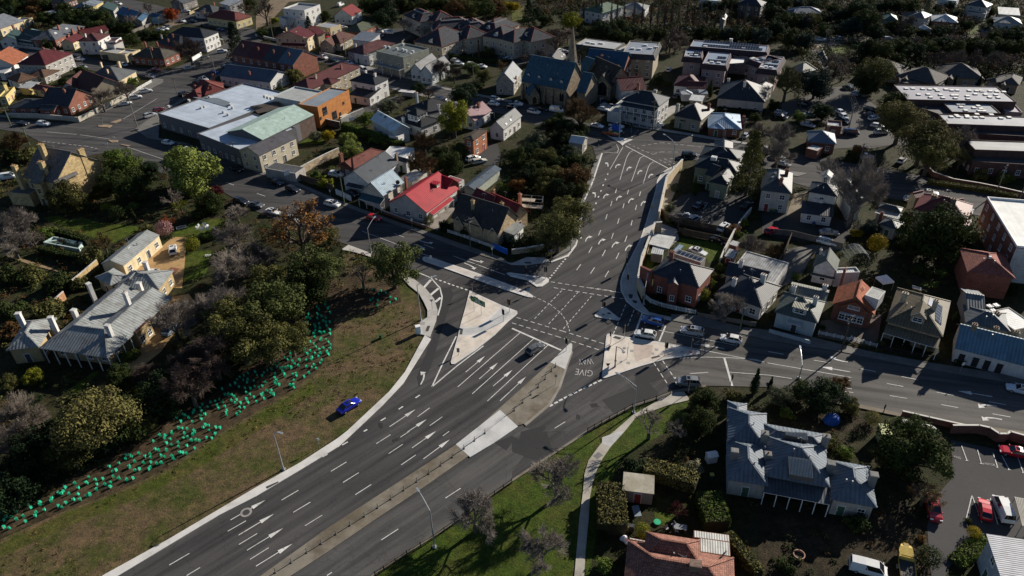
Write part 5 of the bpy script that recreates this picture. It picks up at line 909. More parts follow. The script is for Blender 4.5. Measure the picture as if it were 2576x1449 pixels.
h=H('house','dusky red hip roofed house with twin gables beside the white roofed brick block','house',CR,M('metal',.29,.075,.065));k=h.b('hip',5,(2000,778),(1465,652),(2015,600),p=28,gap=4);h.b('gable',5,(1600,520),(1490,545),(1545,470),p=34,sides=[]);h.b('gable',5,(2010,620),(1890,640),(1960,550),p=34,sides=[]);h.ch(k,1680,515,1,1.2,DST);h.ch(k,1875,550,1,1.2,DST);h.b('flat',3.2,(2035,830),(1900,800),4.0,wall=WW,roof=M('metal',.5,.2,.15),par=.05);h.b('flat',3,(1560,740),(1420,690),5.0,wall=BR,roof=BLUEG,par=.05)
h=H('office_building','three storey dark brick building with brilliant white flat roof at the right edge','office',M('brick',.20,.07,.045),M('membrane',.98,.95,.88));k=h.b('flat',8.6,(2500,1040),(2200,545),(3000,1100),par=.45,gap=4,cap=M('plain',.8,.8,.78),sides=[0,3]);m=MB();a=V2(k['a']);m.obox(a-k['u']*-.0+k['v']*(k['W']/2)-k['u']*.06+Vector((0,0,4.2)),k['v']*(k['W']/2),k['u']*.05,Vector((0,0,4.25)));h.part(m,'white_front',WP)
h=H('house','brick house with dusty red shingled hip roof in front of the white roofed block','house',M('brick',.24,.08,.05),M('rooftile',.30,.10,.075));k=h.b('hip',5.6,(2490,1355),(2005,1287),(2385,1105),p=24,sides=[3]);h.units(k,[(2230,1150)],(.5,.5,.5))
h=H('cottage','tiny white cottage with grey gable roof beside the arched trellis','cottage',WW,M('metal',.15,.165,.14));k=h.b('gable',4,(692,1288),(722,1165),(452,1218),p=44);h.sky(k,[(555,1115),(575,1105),(580,1120),(560,1130)],PALE);h.ch(k,535,1062,1.2,.5,WP);h.ver(k,3,.8,2.4,0,1,posts=False,fall=.2)
tile(3,2)
h=H('house','pale blue cottage with sage green hip roof, dormer and two white chimneys','house',PBL,M('metal',.145,.165,.14,rib=.55));k=h.b('hip',3.9,(500,355),(66,238),(605,150),p=31,gap=4.5);h.dormer(k,310,258,2.6,1.3,'flat',roof=M('metal',.40,.37,.27));h.ch(k,487,88,2,.8,WP);h.ch(k,265,-20,1.8,.8,WP);kb=h.b('gable',3.8,(585,150),(200,60),(610,20),p=20,roof=M('metal',.33,.32,.26),sides=[]);h.ch(kb,580,-30,1.5,.9,WP)
p0,p1=[V2(k['a'])+k['u']*(k['L']*t)-k['v']*2.2 for t in(.03,1)];m=MB();dd=(p1-p0)/2;m.obox((p0+p1)/2+Vector((0,0,.5)),dd,k['v']*.12,Vector((0,0,.5)));h.part(m,'front_wall',PBL)
m=MB();c=V2(k['a'])+k['u']*(k['L']*.5)-k['v']*.3;m.obox(c+Vector((0,0,2.7)),k['u']*1.4,k['v']*.6,Vector((0,0,.07)));h.part(m,'door_hood',WP)
h=H('house','brick house with terracotta tiled gables, white window band and louvred dormer','house',BR,M('rooftile',.40,.12,.055));k=h.b('gable',4,(1075,268),(1118,85),(648,148),p=36,sides=[]);k2=h.b('gable',3.9,(1012,262),(1035,160),(708,172),p=34,sides=[3],gap=5,oh=.3);
c=V2(k2['a'])+k2['v']*(k2['W']*.5)+k2['u']*.1;m=MB();m.obox(c+Vector((0,0,2.65)),k2['v']*2.3,k2['u']*.35,Vector((0,0,.12)));h.part(m,'awning',WHR)
for i in range(4):fm,pm=win_mesh(1.1,1.4,WFR);n=-k2['u'];pp=c+k2['v']*((i-1.5)*1.15)+n*-.1+Vector((0,0,1.05));o=link('window',fm,h.root,pp-h.root.location,math.atan2(-n.x,n.y));link('pane',pm,o)
fm,pm=win_mesh(2.2,.8,WFR);pp=c+Vector((0,0,3.9))+k2['u']*.25;o=link('window',fm,h.root,pp-h.root.location,math.atan2(k2['u'].x,-k2['u'].y));link('pane',pm,o)
h.b('flat',6.6,(1115,120),(975,70),(1145,20),roof=M('metal',.42,.42,.38,rib=1.0),par=.05,base=4,wall=WP,sides=[])
tile(3,1);h.b('flat',3.3,(925,1300),(690,1310),(930,1245),wall=WP,roof=PALE,par=.3,win=False);h.ch(k,775,1260,1.2,.7,BR);tile(3,2)
h=H('house','house with big sandy brown hip roof, solar panels, skylight and white dormer','house',M('brick',.36,.27,.17),M('metal',.25,.195,.12,rib=.55));k=h.b('hip',4.2,(1760,492),(1188,332),(1778,120),p=30,gap=4);h.dormer(k,1495,345,2.4,1.4,'gable');h.ch(k,1385,48,2.2,1.0,M('brick',.45,.4,.3));h.ch(k,1695,125,2.2,.9,M('brick',.45,.4,.3));h.sky(k,[(1605,165),(1625,92),(1670,135),(1655,205)],M('glass',.5,.5,.52));h.sky(k,[(1680,320),(1690,150),(1752,190),(1740,375)],M('solar',.015,.016,.02));h.ver(k,0,2.6,3.4,.02,.98,n=6,fall=.6)
tile(3,1);h.sky(k,[(1450,1449),(1452,1425),(1545,1449),(1545,1480)],M('solar',.015,.016,.02));tile(3,2)
h=H('terrace','long white single storey terrace with steel blue roof and four dark doors','terrace',WP,M('metal',.20,.33,.41,rib=.55));k=h.b('gable',3.4,(1880,602),(2900,862),(1890,358),p=33,sides=[3])
for x,y in((1928,660),(2065,690),(2178,720),(2300,735)):
 p=P(x,y+30);t=(p-k['a']).dot(k['u']);c=V2(k['a'])+k['u']*t+k['v']*.38;m=MB();m.obox(c+Vector((0,0,1.15)),k['u']*.5,k['v']*.06,Vector((0,0,1.05)));h.part(m,'door',M('plain',.02,.02,.022))
for x,y in((2085,375),(2302,408),(2510,450)):h.ch(k,x,y-10,1.1,.8,DST,.7,2)
h=H('house','grey hip roofed rear house with white flat lean-to behind the blue terrace','house',M('wall',.4,.38,.34),M('metal',.17,.19,.20));k=h.b('hip',3.5,(2440,440),(1985,350),(2390,250),p=24,sides=[]);h.b('gable',3.6,(2190,270),(2000,240),9.0,p=20,sides=[],roof=M('metal',.25,.27,.27));k2=h.b('flat',3.6,(2480,430),(2210,240),(2370,160),roof=WHR,par=.1,sides=[0]);h.ch(k2,2310,245,1.2,1,DST,.8,2);h.units(k2,[(2230,190),(2295,180),(2265,235)],(1,1,.3),WHR)
tile()
h=H('mansion','large slate grey hip roofed mansion with slatted roof hatches and tall square chimneys','mansion',M('wall',.45,.43,.39),M('metal',.215,.25,.285,rib=.5,rough=.6));GCH=M('wall',.26,.26,.25)
k=h.b('hip',3.9,(1930,1132),(1829,1114),(1925,1040),p=32,sides=[]);k0=h.b('hip',3.8,(1880,1068),(1829,1060),(1882,1016),p=20,sides=[]);kb=h.b('hip',3.6,(1933,1222),(1829,1206),(1928,1118),p=33,sides=[0,3]);km=h.b('hip',4,(2088,1226),(1925,1196),(2084,1122),p=33,sides=[0]);kd=h.b('hip',3.6,(2207,1277),(2092,1256),(2181,1172),p=33,sides=[0,1,3],gap=2.6);kt=h.b('hip',4,(2080,1140),(1915,1110),(2077,1092),p=24,sides=[])
h.ch(kd,2092,1163,2.2,1,GCH,.9,0);h.ch(kd,2200,1192,2.4,1,GCH,.9,0);h.ch(km,2080,1096,2.2,1.0,GCH,.8,1);h.ch(kb,1849,1132,1.8,1.0,GCH,.8,0);h.ch(k,1925,1088,2,1,GCH,.9,1);h.ch(kb,1933,1140,1.6,.9,GCH,.8,1)
h.ver(km,0,2.8,3.4,0,1,n=6,fall=.5,roof=M('metal',.12,.13,.14))
def hatch(k,c4,zup):
 q=[h.on(k,*p,add=zup)for p in c4];m=MB();n=16
 for i in range(n):
  t0,t1=i/n,(i+.55)/n;f=[q[0].lerp(q[1],t0),q[0].lerp(q[1],t1),q[3].lerp(q[2],t1),q[3].lerp(q[2],t0)];up=Vector((0,0,.14));m.face([x+up for x in f],1);
  for a,b in((0,3),(1,2)):m.face([f[a],f[b],f[b]+up,f[a]+up],1)
  m.face([f[3],f[2],f[2]+up,f[3]+up],1)
 m.face(q);
 for i in range(4):j=(i+1)%4;m.face([q[i],q[j],q[j]-Vector((0,0,zup+.3)),q[i]-Vector((0,0,zup+.3))])
 h.part(m,'roof_hatch',[M('plain',.12,.11,.10),M('plain',.5,.48,.44)],k['roof'])
tile(3,3);hatch(km,[(205,250),(440,285),(458,468),(215,425)],.9);hatch(kt,[(175,0),(395,10),(405,78),(180,30)],1.0)
tile(2,3)
h=H('house','terracotta tiled house with overlapping hips and white metal extension at the bottom edge','house',M('brick',.30,.13,.08),M('rooftile',.29,.135,.10));k=h.b('hip',3.4,(1165,1088),(2232,1265),(1120,1560),p=30,sides=[]);kk=h.b('hip',4.3,(1352,1000),(1892,1087),(1345,1240),p=34,sides=[]);k3=h.b('deck',3.1,(2200,1252),(1893,1205),(2192,1108),roof=M('metal',.9,.85,.74,rib=.9),par=0,win=False);h.b('deck',3.1,(2192,1108),(1830,1060),(2100,1022),roof=M('metal',.9,.85,.74,rib=.9),par=0,win=False);h.ch(k,1850,1320,.9,1.4,M('brick',.2,.13,.1),1.0,0);h.b('deck',2.8,(1340,1110),(1180,1080),(1345,1090),roof=WHR,win=False,par=0)
p=h.on(k3,2140,1225,.9);m=MB();m.tube(p-Vector((0,0,.9)),p+Vector((0,0,.8)),.03,.03,5);m.tube(p,p+Vector((-.1,.12,.05)),.5,.45,12);h.part(m,'satellite_dish',M('plain',.06,.06,.06))
h=H('garage','old garage with stained pale flat roof between the clipped hedges','garage',M('wall',.33,.31,.27),M('concrete',.45,.42,.34,st=.8));h.b('shed',2.7,(1430,625),(1110,585),(1430,442),p=2,oh=.15)
tile(3,3)
h=H('house','pale grey rendered building with ribbed white metal roof in the bottom right corner','house',M('wall',.46,.49,.53),M('metal',.78,.75,.74,rib=.95));k=h.b('shed',5.6,(2340,1455),(2195,1022),(2760,1560),p=3,sides=[0,3],gap=3.4)
openroof('carport','slatted timber carport beside the white van in the car park','carport',[(2480,650),(2640,680),(2640,960),(2560,940)],2.6,M('plain',.38,.35,.30),M('plain',.3,.27,.23),9)
tile(3,2);openroof('carport','white slatted carport roof along the street footpath above the round trees','carport',[(1345,1310),(1665,1385),(1702,1415),(1365,1372)],2.5,M('plain',.6,.58,.52),WFR,14)
h=H('shed','pale yellow garden shed roof between two round bushes','shed',M('plain',.4,.42,.2),M('plain',.50,.52,.26));h.b('shed',2.4,(1255,1480),(1145,1470),(1255,1385),p=6,win=False,oh=.1)
TYRE=M('plain',.018,.018,.018);RIM=M('steel',.45,.45,.46);CGL=M('glass',.008,.010,.013);HLT=M('glass',.7,.72,.75);TLT=M('glass',.25,.01,.01);TRIM=M('plain',.02,.02,.022)
CT={'sedan':(4.55,1.80,1.44,[(-.5,.80,.78),(-.47,.90,.92),(-.30,1,.96),(.16,1,.93),(.38,.97,.82),(.47,.90,.70),(.5,.78,.58)],(.19,.04,-.20,-.36)),'hatch':(4.15,1.76,1.47,[(-.5,.84,.80),(-.48,.94,.95),(-.30,1,.97),(.20,1,.94),(.40,.97,.84),(.47,.9,.72),(.5,.78,.60)],(.23,.06,-.34,-.485)),'suv':(4.6,1.86,1.68,[(-.5,.86,.92),(-.48,.95,1.06),(-.30,1,1.08),(.20,1,1.06),(.40,.97,.98),(.47,.92,.84),(.5,.8,.66)],(.24,.08,-.38,-.485)),'wagon':(4.75,1.80,1.48,[(-.5,.84,.80),(-.48,.94,.95),(-.30,1,.97),(.18,1,.94),(.39,.97,.83),(.47,.9,.71),(.5,.78,.6)],(.21,.05,-.40,-.49)),'ute':(5.1,1.85,1.75,[(-.5,.97,1.0),(-.49,.98,1.05),(-.30,1,1.06),(.20,1,1.06),(.40,.97,1.0),(.47,.92,.86),(.5,.82,.7)],(.24,.10,-.08,-.13)),'van':(4.9,1.92,1.98,[(-.5,.95,1.1),(-.49,.98,1.16),(-.30,1,1.16),(.30,1,1.14),(.42,.97,1.04),(.48,.92,.88),(.5,.8,.7)],(.40,.24,-.47,-.49))}
CM={}
def car_meshes(kind):
 if kind in CM:return CM[kind]
 L,W,Ht,S,(a,b,c,d)=CT[kind];w=W/2;m=MB();belt=[s for s in S if s[0]==-.30][0][2];rings=[]
 for x,f,t in S:
  q=w*f;zb=.30 if abs(x)<.46 else .36
  rings.append([(x*L,-q*.94,zb),(x*L,-q,.52),(x*L,-q*.985,t-.10),(x*L,-q*.86,t),(x*L,q*.86,t),(x*L,q*.985,t-.10),(x*L,q,.52),(x*L,q*.94,zb)])
 for r0,r1 in zip(rings,rings[1:]):
  for i in range(8):j=(i+1)%8;m.face([r0[i],r0[j],r1[j],r1[i]][::-1])
 m.face(rings[0][::-1]);m.face(rings[-1])
 wb,wt=w*.88,w*.68;zb=belt-.03;q=lambda x,y,z:(x*L,y,z)
 bot=[q(a,-wb,zb-.04),q(a,wb,zb-.04),q(d,wb,zb),q(d,-wb,zb)];top=[q(b,-wt,Ht-.05),q(b,wt,Ht-.05),q(c,wt,Ht-.06),q(c,-wt,Ht-.06)]
 cr=[((b+c)/2*L+(.0),0,Ht)]
 m.face([q(b,-wt,Ht-.04),q(b,wt,Ht-.04),q((b+c)/2,wt,Ht),q((b+c)/2,-wt,Ht)]);m.face([q((b+c)/2,-wt,Ht),q((b+c)/2,wt,Ht),q(c,wt,Ht-.06),q(c,-wt,Ht-.06)])
 for s_ in(-1,1):m.face([q(b,s_*wt,Ht-.05),q((b+c)/2,s_*wt,Ht),q(c,s_*wt,Ht-.06)])
 for A,B in zip(bot,top):m.tube(Vector(A),Vector(B),.055,.05,5)
 for s_ in(-1,1):
  mids=[.5]if kind!='ute' else[]
  for t in mids+([.78]if kind in('suv','wagon','van')else[]):m.tube(Vector(q(a+(d-a)*t,s_*wb,zb)),Vector(q(b+(c-b)*t,s_*wt,Ht-.05)),.05,.045,4)
  m.obox(((a-.02)*L,s_*(w+.07),zb+.08),(.07,0,0),(0,.1,0),(0,0,.07))
 if kind=='van':
  for s_ in(-1,1):m.face([q(-.1,s_*(wb+.012),zb),q(d,s_*(wb+.012),zb),q(c,s_*(wt+.012),Ht-.06),q(-.1,s_*(wt+.012),Ht-.05)])
 if kind=='ute':
  m.face([q(-.15,-w*.8,belt+.012),q(-.15,w*.8,belt+.012),q(-.485,w*.8,belt+.012),q(-.485,-w*.8,belt+.012)],1)
 for x in(.47*L,-.49*L):m.box(x-.12,-w*.8,.28,x+.12,w*.8,.42,1)
 g=MB();k=.985;B2=[Vector((p[0],p[1]*k,p[2]))for p in bot];T2=[Vector((p[0],p[1]*k,p[2]+.02))for p in top]
 for i in range(4):j=(i+1)%4;g.face([B2[i],B2[j],T2[j],T2[i]])
 if kind in('suv','sedan'):g.face([q(b-.03,-wt*.6,Ht-.012),q(b-.03,wt*.6,Ht-.012),q(b-.15,wt*.6,Ht+.012),q(b-.15,-wt*.6,Ht+.012)])
 wh=MB();wh.tube((0,-.11,0),(0,.11,0),.325,.325,14,0);wh.tube((0,.09,0),(0,.118,0),.2,.19,10,1);wh.tube((0,-.118,0),(0,-.09,0),.19,.2,10,1)
 hl=MB();hl.obox((0,0,0),(.10,0,0),(0,.19,0),(0,0,.075));tl=MB();tl.obox((0,0,0),(.05,0,0),(0,.15,0),(0,0,.09))
 CM[kind]=dict(L=L,w=w,z=S[-2][2]-.07,zr=S[1][2]-.16,body=m.mesh('body',[TRIM,TRIM],uv=False),glass=g.mesh('window_glass',CGL,uv=False),wheel=wh.mesh('wheel',[TYRE,RIM],uv=False),head=hl.mesh('headlight',HLT,uv=False),tail=tl.mesh('tail_light',TLT,uv=False),cols={})
 return CM[kind]
NCAR=[0]
def car(kind,col,x0,y0,x1,y1,label,group=None,name=None,cat=None,rack=False):
 k=car_meshes(kind);a,b=P(x0,y0,.6),P(x1,y1,.6);c=(a+b)/2;dv=b-a;rz=math.atan2(dv.y,dv.x);far=c.length>300
 name=name or{'van':'van','ute':'pickup_truck'}.get(kind,'car');cat=cat or{'van':'van','ute':'pickup truck'}.get(kind,'car')
 r=empty(name,(c.x,c.y,.065),rz,label,cat,group)
 if col not in k['cols']:
  me=k['body'].copy();me.materials[0]=M('paint',*col);k['cols'][col]=me
 link('body',k['cols'][col],r);link('window_glass',k['glass'],r)
 L,w=k['L'],k['w']
 for sx in(-.31,.31):
  for sy in(-1,1):link('wheel',k['wheel'],r,(sx*L,sy*(w-.11),.325))
 if not far:
  for sy in(-1,1):link('headlight',k['head'],r,(L*.475,sy*w*.68,k['z']));link('tail_light',k['tail'],r,(-L*.488,sy*w*.72,k['zr']))
 if rack:
  m=MB()
  for sy in(-1,1):m.tube((-L*.3,sy*w*.62,1.72),(L*.06,sy*w*.62,1.72),.025,.025,4)
  link('roof_rails',m.mesh('roof_rails',RIM,uv=False),r)
 return r
w_=(.72,.72,.70);s_=(.42,.43,.44);g_=(.10,.105,.11);k_=(.016,.016,.018);b_=(.012,.05,.30);r_=(.50,.012,.025);m_=(.14,.018,.022);n_=(.02,.03,.07)
def cars(t,lst):
 tile(*t)
 for q in lst:car(*q)
PK='cars parked along the streets';CP='cars parked in yards and car parks';DR='cars driving through the junction'
cars((0,0),[('hatch',s_,85,492,195,498,'silver hatchback at the kerb before the white picket fence at far left',PK),('sedan',w_,740,592,865,600,'white sedan on the side street below the white two storey house',PK),('hatch',w_,640,635,705,652,'white hatchback half hidden behind the maroon roofed brick end wall',PK),('sedan',s_,795,662,870,680,'silver sedan across the side street from the white sedan, behind shrubs',PK),('hatch',s_,1205,640,1290,662,'silver hatchback in front of the flat cream garage',PK),('sedan',m_,1520,692,1620,708,'maroon sedan beside the white base of the brick corner cottage',PK),('sedan',s_,1475,760,1555,775,'silver sedan on the side street corner by the cream hip roofed house',PK),('sedan',s_,1858,690,1945,672,'silver sedan at the kerb by the brick corner cottage garden wall',PK),('sedan',k_,1938,648,2015,628,'black sedan in the shade between silver sedan and corner shop',PK),('hatch',g_,2030,592,2100,572,'dark grey hatchback beside the white corner shop wall',PK),('suv',w_,2180,525,2285,512,'white SUV crossing near the tall conifer and the corner shop',PK),('hatch',k_,2238,668,2310,680,'black hatchback nearest the power pole among three dark cars',PK),('sedan',g_,2285,635,2350,640,'dark grey sedan in the middle of three dark cars under the conifer',PK),('hatch',k_,2330,600,2400,606,'black hatchback closest to the conifer trunk of three dark cars',PK),('hatch',b_,2130,712,2200,735,'blue hatchback parked above the silver pickup beside the blue roof',PK),('ute',s_,2010,780,2090,812,'silver pickup next to the maroon tiled house',PK),('sedan',k_,1955,822,2020,835,'black sedan behind the maroon tiled house',PK),('suv',k_,1800,965,1890,925,'black SUV at the kerb against the maroon hipped roofs',PK),('suv',w_,1410,930,1525,908,'white SUV at the front of the row of three by the picket fence',PK),('suv',w_,1310,990,1415,972,'white SUV in the middle of the row of three by the garden wall',PK),('sedan',w_,1205,1052,1320,1032,'white sedan at the rear of the row of three, beside the leaning pole',PK),('hatch',m_,1560,1115,1640,1092,'maroon hatchback at the corner of the blue flat roof',PK),('suv',s_,1455,1178,1565,1145,'silver SUV parked behind the maroon hatchback at the large flat roof',PK),('sedan',k_,140,1235,310,1250,'black sedan in shade under the long rendered garden wall',PK),('suv',w_,355,1240,525,1255,'white SUV by the rendered garden wall at the wide junction',PK),('hatch',w_,1625,1425,1755,1449,'white hatchback with black roof, first of the row below the flat roofed centre',PK),('suv',w_,1155,35,1225,42,'white SUV high on the street by the yellow pyramid roofed house',PK),('sedan',w_,1835,112,1905,108,'white sedan on the upper street beside the timber fence',PK),('sedan',w_,1800,202,1870,218,'white sedan right of the rust coloured tree',PK),('hatch',s_,1585,195,1645,210,'silver hatchback left of the rust coloured tree',PK),('hatch',s_,1578,302,1640,302,'silver hatchback, lowest of the trio parked by the small billboard',CP),('hatch',w_,1630,288,1688,292,'white hatchback, middle of the trio parked by the small billboard',CP),('hatch',g_,1660,266,1712,272,'grey hatchback, topmost of the trio parked by the small billboard',CP),('sedan',k_,1890,208,2000,220,'black sedan in shade beyond the corner shop roof',PK),('sedan',n_,2180,290,2260,305,'navy sedan between the corner shop and the yellow house',PK)])
cars((1,0),[('ute',w_,630,565,720,590,'white pickup on the shop street in front of the bungalow',PK),('sedan',(.03,.07,.075),725,590,815,612,'teal sedan behind the white pickup on the shop street',PK),('hatch',w_,905,625,970,642,'white hatchback peeping over the long maroon roof',PK),('van',w_,1050,690,1110,722,'white van passing the end of the maroon roofed flats',PK),('hatch',s_,810,278,848,270,'silver hatchback beside the mossy green roofed house',CP),('hatch',w_,855,280,897,272,'white hatchback beside the mossy green roofed house',CP),('van',w_,1205,315,1265,318,'small white van at the back of the walled car park',CP),('van',w_,1285,325,1392,330,'large white van with roof rack in the walled car park',CP),('ute',g_,1180,358,1280,365,'grey pickup in front of the white vans',CP),('van',(.62,.58,.45),850,1222,950,1168,'cream van against the orange timber clad wall',CP),('suv',k_,1800,995,1915,1005,'black SUV on the church street behind the black roofed house',PK),('hatch',w_,2345,1035,2445,1052,'white hatchback above the pink roofed cottage, nearer of two',PK),('wagon',s_,2360,985,2460,1008,'silver wagon above the pink roofed cottage, farther of two',PK),('sedan',k_,2515,1070,2620,1082,'black sedan on the church street left of the white SUV',PK),('hatch',s_,1985,605,2030,612,'silver hatchback tucked under the bare trees by the twin gabled shop',CP),('hatch',w_,2015,638,2072,642,'white hatchback under the bare trees by the twin gabled shop',CP),('suv',w_,2135,648,2205,658,'white four wheel drive in front of the care home hedge',CP),('sedan',w_,2240,662,2306,672,'white sedan right of the four wheel drive by the care home',CP),('sedan',n_,2460,582,2510,580,'navy sedan in the care home bays beside a white one',CP),('hatch',w_,2508,598,2566,588,'white hatchback in the care home bays beside a navy one',CP),('hatch',r_,682,365,722,372,'bright red hatchback behind the ornate cream shop',CP),('van',w_,822,62,880,38,'white truck cab on the dirt yard at the top',CP)])
cars((2,0),[('ute',w_,-10,1045,90,1050,'white pickup in front of the grey stone cottage hall',PK),('suv',w_,155,1115,285,1138,'white SUV driving past the church front',PK),('sedan',k_,245,1088,352,1108,'black sedan between the white SUV and the church',PK),('van',w_,385,1100,512,1120,'white van with lit headlight beside the big brown tree',PK),('sedan',w_,805,1255,908,1278,'white sedan emerging from behind the big brown tree',DR),('hatch',w_,885,1090,960,1105,'white hatchback in the side bay left of the hotel garage, nearer one',CP),('hatch',s_,900,1055,985,1082,'silver hatchback in the side bay left of the hotel garage, farther one',CP),('ute',w_,972,1250,1132,1285,'white pickup with canopy in front of the hotel garage',DR),('sedan',w_,980,1292,1102,1325,'white sedan under the blue sign at the upper junction',DR),('ute',(.55,.13,.02),925,1330,1065,1348,'orange flat tray truck waiting beside the small island',DR),('hatch',s_,1435,1242,1502,1252,'silver hatchback at the right end of the hotel picket fence',CP),('hatch',g_,1628,990,1665,942,'grey hatchback on the pale driveway behind the hotel',CP),('hatch',w_,1562,722,1600,682,'white hatchback between the two apartment complexes',CP),('hatch',s_,2328,1382,2382,1345,'silver hatchback right of the pale blue roofed bungalow',PK),('sedan',s_,1715,292,1802,294,'silver sedan on the sunny verge under the poplars',PK),('sedan',g_,1838,298,1922,298,'grey sedan on the verge under the poplars, right of the silver one',PK),('van',w_,805,205,886,212,'white van in front of the green gabled house behind poplars',CP),('hatch',b_,360,492,400,486,'blue hatchback in the row behind the church',CP),('hatch',k_,410,505,446,496,'black hatchback in the row behind the church',CP),('hatch',w_,470,512,506,502,'white hatchback in the row behind the church, by the skylit roof',CP),('sedan',w_,508,528,566,520,'white sedan at the right end of the row behind the church',CP)])
cars((3,0),[('suv',w_,485,398,577,402,'white SUV left of the trio by the sunlit pole in the wood',PK),('sedan',g_,590,402,677,404,'grey sedan in the middle of the trio in the wood',PK),('suv',s_,695,392,790,394,'silver SUV at the right of the trio in the wood',PK),('sedan',g_,1065,392,1140,398,'grey sedan half lost in shade on the far street',PK),('suv',s_,1165,392,1258,398,'silver SUV on the far street beside the grey sedan',PK),('sedan',w_,1440,392,1506,408,'white sedan at the lit gap of the far street',PK),('sedan',s_,2045,418,2130,418,'silver sedan near the sunny lawn on the far street',PK),('wagon',s_,845,942,962,958,'silver wagon under the big pine in the school car park',CP),('sedan',k_,770,872,862,890,'black sedan above the silver wagon in the school car park',CP),('hatch',w_,700,1115,768,1150,'white hatchback, upper of two by the power pole in the school lane',CP),('hatch',w_,735,1158,792,1195,'white hatchback, lower of two by the power pole in the school lane',CP),('hatch',k_,740,1202,806,1235,'black hatchback below the two white ones in the school lane',CP),('suv',k_,985,1098,1082,1122,'black SUV at the left fringe of the lit pine',CP),('sedan',g_,990,1148,1072,1160,'dark grey sedan below the black SUV at the pine',CP),('hatch',w_,1035,1195,1092,1182,'white hatchback half under the lit pine',CP),('hatch',w_,1068,1262,1132,1272,'white hatchback at the foot of the lit pine',CP),('suv',w_,1098,1332,1186,1328,'white SUV in the lane left of the olive yellow pine',CP),('sedan',k_,320,1048,432,1070,'black sedan under the dark blue green tree',CP),('sedan',(.2,.25,.3),380,1152,476,1158,'blue grey sedan on the small lit court behind the bungalow',CP),('hatch',s_,88,1130,166,1142,'silver hatchback at the left of the yard, upper one',CP),('sedan',k_,80,1162,180,1182,'black sedan at the left of the yard, lower one',CP),('van',n_,800,1335,872,1340,'navy van right of the blue grey hip roofed bungalow',CP),('sedan',s_,355,1245,450,1268,'silver sedan behind the blue grey hip roofed bungalow',CP)])
cars((3,1),[('sedan',s_,80,182,222,215,'silver sedan driving in front of the cream house uphill',PK),('sedan',s_,50,102,150,145,'silver sedan under the brown bare tree, farther lane',PK),('hatch',w_,1312,195,1385,135,'white hatchback under the orange fringed tree, left one',CP),('hatch',w_,1630,150,1672,112,'white hatchback under the orange fringed tree, right one',CP),('sedan',w_,1560,482,1690,500,'white sedan driving behind the dusky red hip roof',PK),('hatch',w_,1418,556,1486,562,'white hatchback parked left of the dusky red hip roof',PK),('hatch',w_,2008,722,2035,645,'white hatchback right of the dusky red hip roof',PK),('sedan',(.34,.32,.28),515,885,715,895,'beige sedan with white sheet on its bonnet in the parking court',CP),('wagon',w_,515,968,670,1005,'white wagon below the beige sedan in the parking court',CP),('hatch',r_,0,885,88,862,'red hatchback at the left of the parking court',CP),('hatch',s_,958,120,1016,128,'silver hatchback by the yellow shrub on the lane corner',PK)])
cars((0,1),[('ute',w_,1800,48,1960,82,'white pickup, second of the row of parked white vehicles',PK),('suv',w_,2000,112,2142,150,'white SUV, third of the row of parked white vehicles',PK),('sedan',k_,2320,235,2440,270,'black sedan in the shade beside the cream two storey house',PK),('suv',k_,2350,560,2500,600,'black SUV with red tail light beside the garden shrubs',PK),('sedan',g_,2515,600,2640,625,'dark grey sedan parked behind the autumn oak, first of three',PK),('van',w_,0,345,135,325,'white high roofed van left of the gothic mansion',CP),('suv',w_,1742,1125,1738,1010,'white SUV with panoramic roof standing on the tan gravel',CP),('hatch',w_,1500,1300,1600,1300,'white hatchback mostly hidden by the villa roof edge',CP)])
cars((0,2),[('sedan',(.18,.24,.29),1650,485,1775,345,'blue grey sedan on the gravel under the bare trees',CP)])
cars((1,1),[('wagon',k_,140,362,272,408,'black wagon by the grey flat roofed garage',PK),('suv',k_,305,440,438,480,'black SUV in front of the paling fence',PK),('suv',w_,690,588,848,622,'white SUV with panoramic roof by the power pole',PK),('hatch',r_,1120,728,1258,760,'red hatchback in the shade below the white picket fence',PK),('sedan',w_,105,660,235,702,'white sedan glimpsed behind the autumn oak, left one',PK),('sedan',w_,325,735,408,775,'white sedan glimpsed behind the autumn oak, right one',PK),('suv',w_,740,300,875,315,'white SUV in the garden beside the charcoal gable roof',CP),('sedan',k_,915,465,1020,525,'black sedan in the dark driveway by the white block wall',CP),('suv',w_,2140,162,2228,135,'white SUV below the brick flats, left of two',CP),('wagon',(.5,.52,.45),2208,182,2288,165,'pale wagon below the brick flats, right of two',CP)])
cars((2,1),[('suv',k_,1720,108,1846,115,'black SUV crossing the upper junction',DR),('sedan',k_,1838,645,1922,590,'black sedan in the upper row of the small car park',CP),('hatch',w_,1690,742,1775,712,'white hatchback under the small bare tree in the car park',CP),('suv',g_,1785,785,1872,740,'grey SUV beside the white hatchback in the car park',CP),('suv',w_,2085,875,2178,800,'white SUV against the fence at the low end of the car park',CP),('sedan',k_,2320,645,2402,588,'black sedan in the driveway right of the car park',CP),('hatch',k_,2005,942,2155,990,'black hatchback between the two paling fences',CP),('sedan',w_,1792,1052,1950,1112,'white sedan parked on the lawn behind the solar roof',CP)])
cars((2,2),[('hatch',g_,150,665,312,562,'dark grey hatchback waiting alone at the wide stop line',DR),('suv',(.02,.08,.30),1522,362,1315,308,'blue SUV in the shade by the curved picket fence',DR),('hatch',w_,1450,482,1240,448,'white hatchback at the stop line next to the blue SUV',DR),('suv',s_,1925,455,1697,418,'silver SUV with roof rails queuing in the right hand street',DR),('hatch',w_,2312,535,2095,492,'white hatchback at the tail of the queue beside the power pole',DR),('suv',(.20,.21,.22),1888,955,1652,940,'grey SUV with silver roof on the slip lane',DR)])
cars((3,2),[('sedan',(.6,.66,.72),2640,1045,2445,1000,'pale sedan at the right edge in the shade line',DR)])
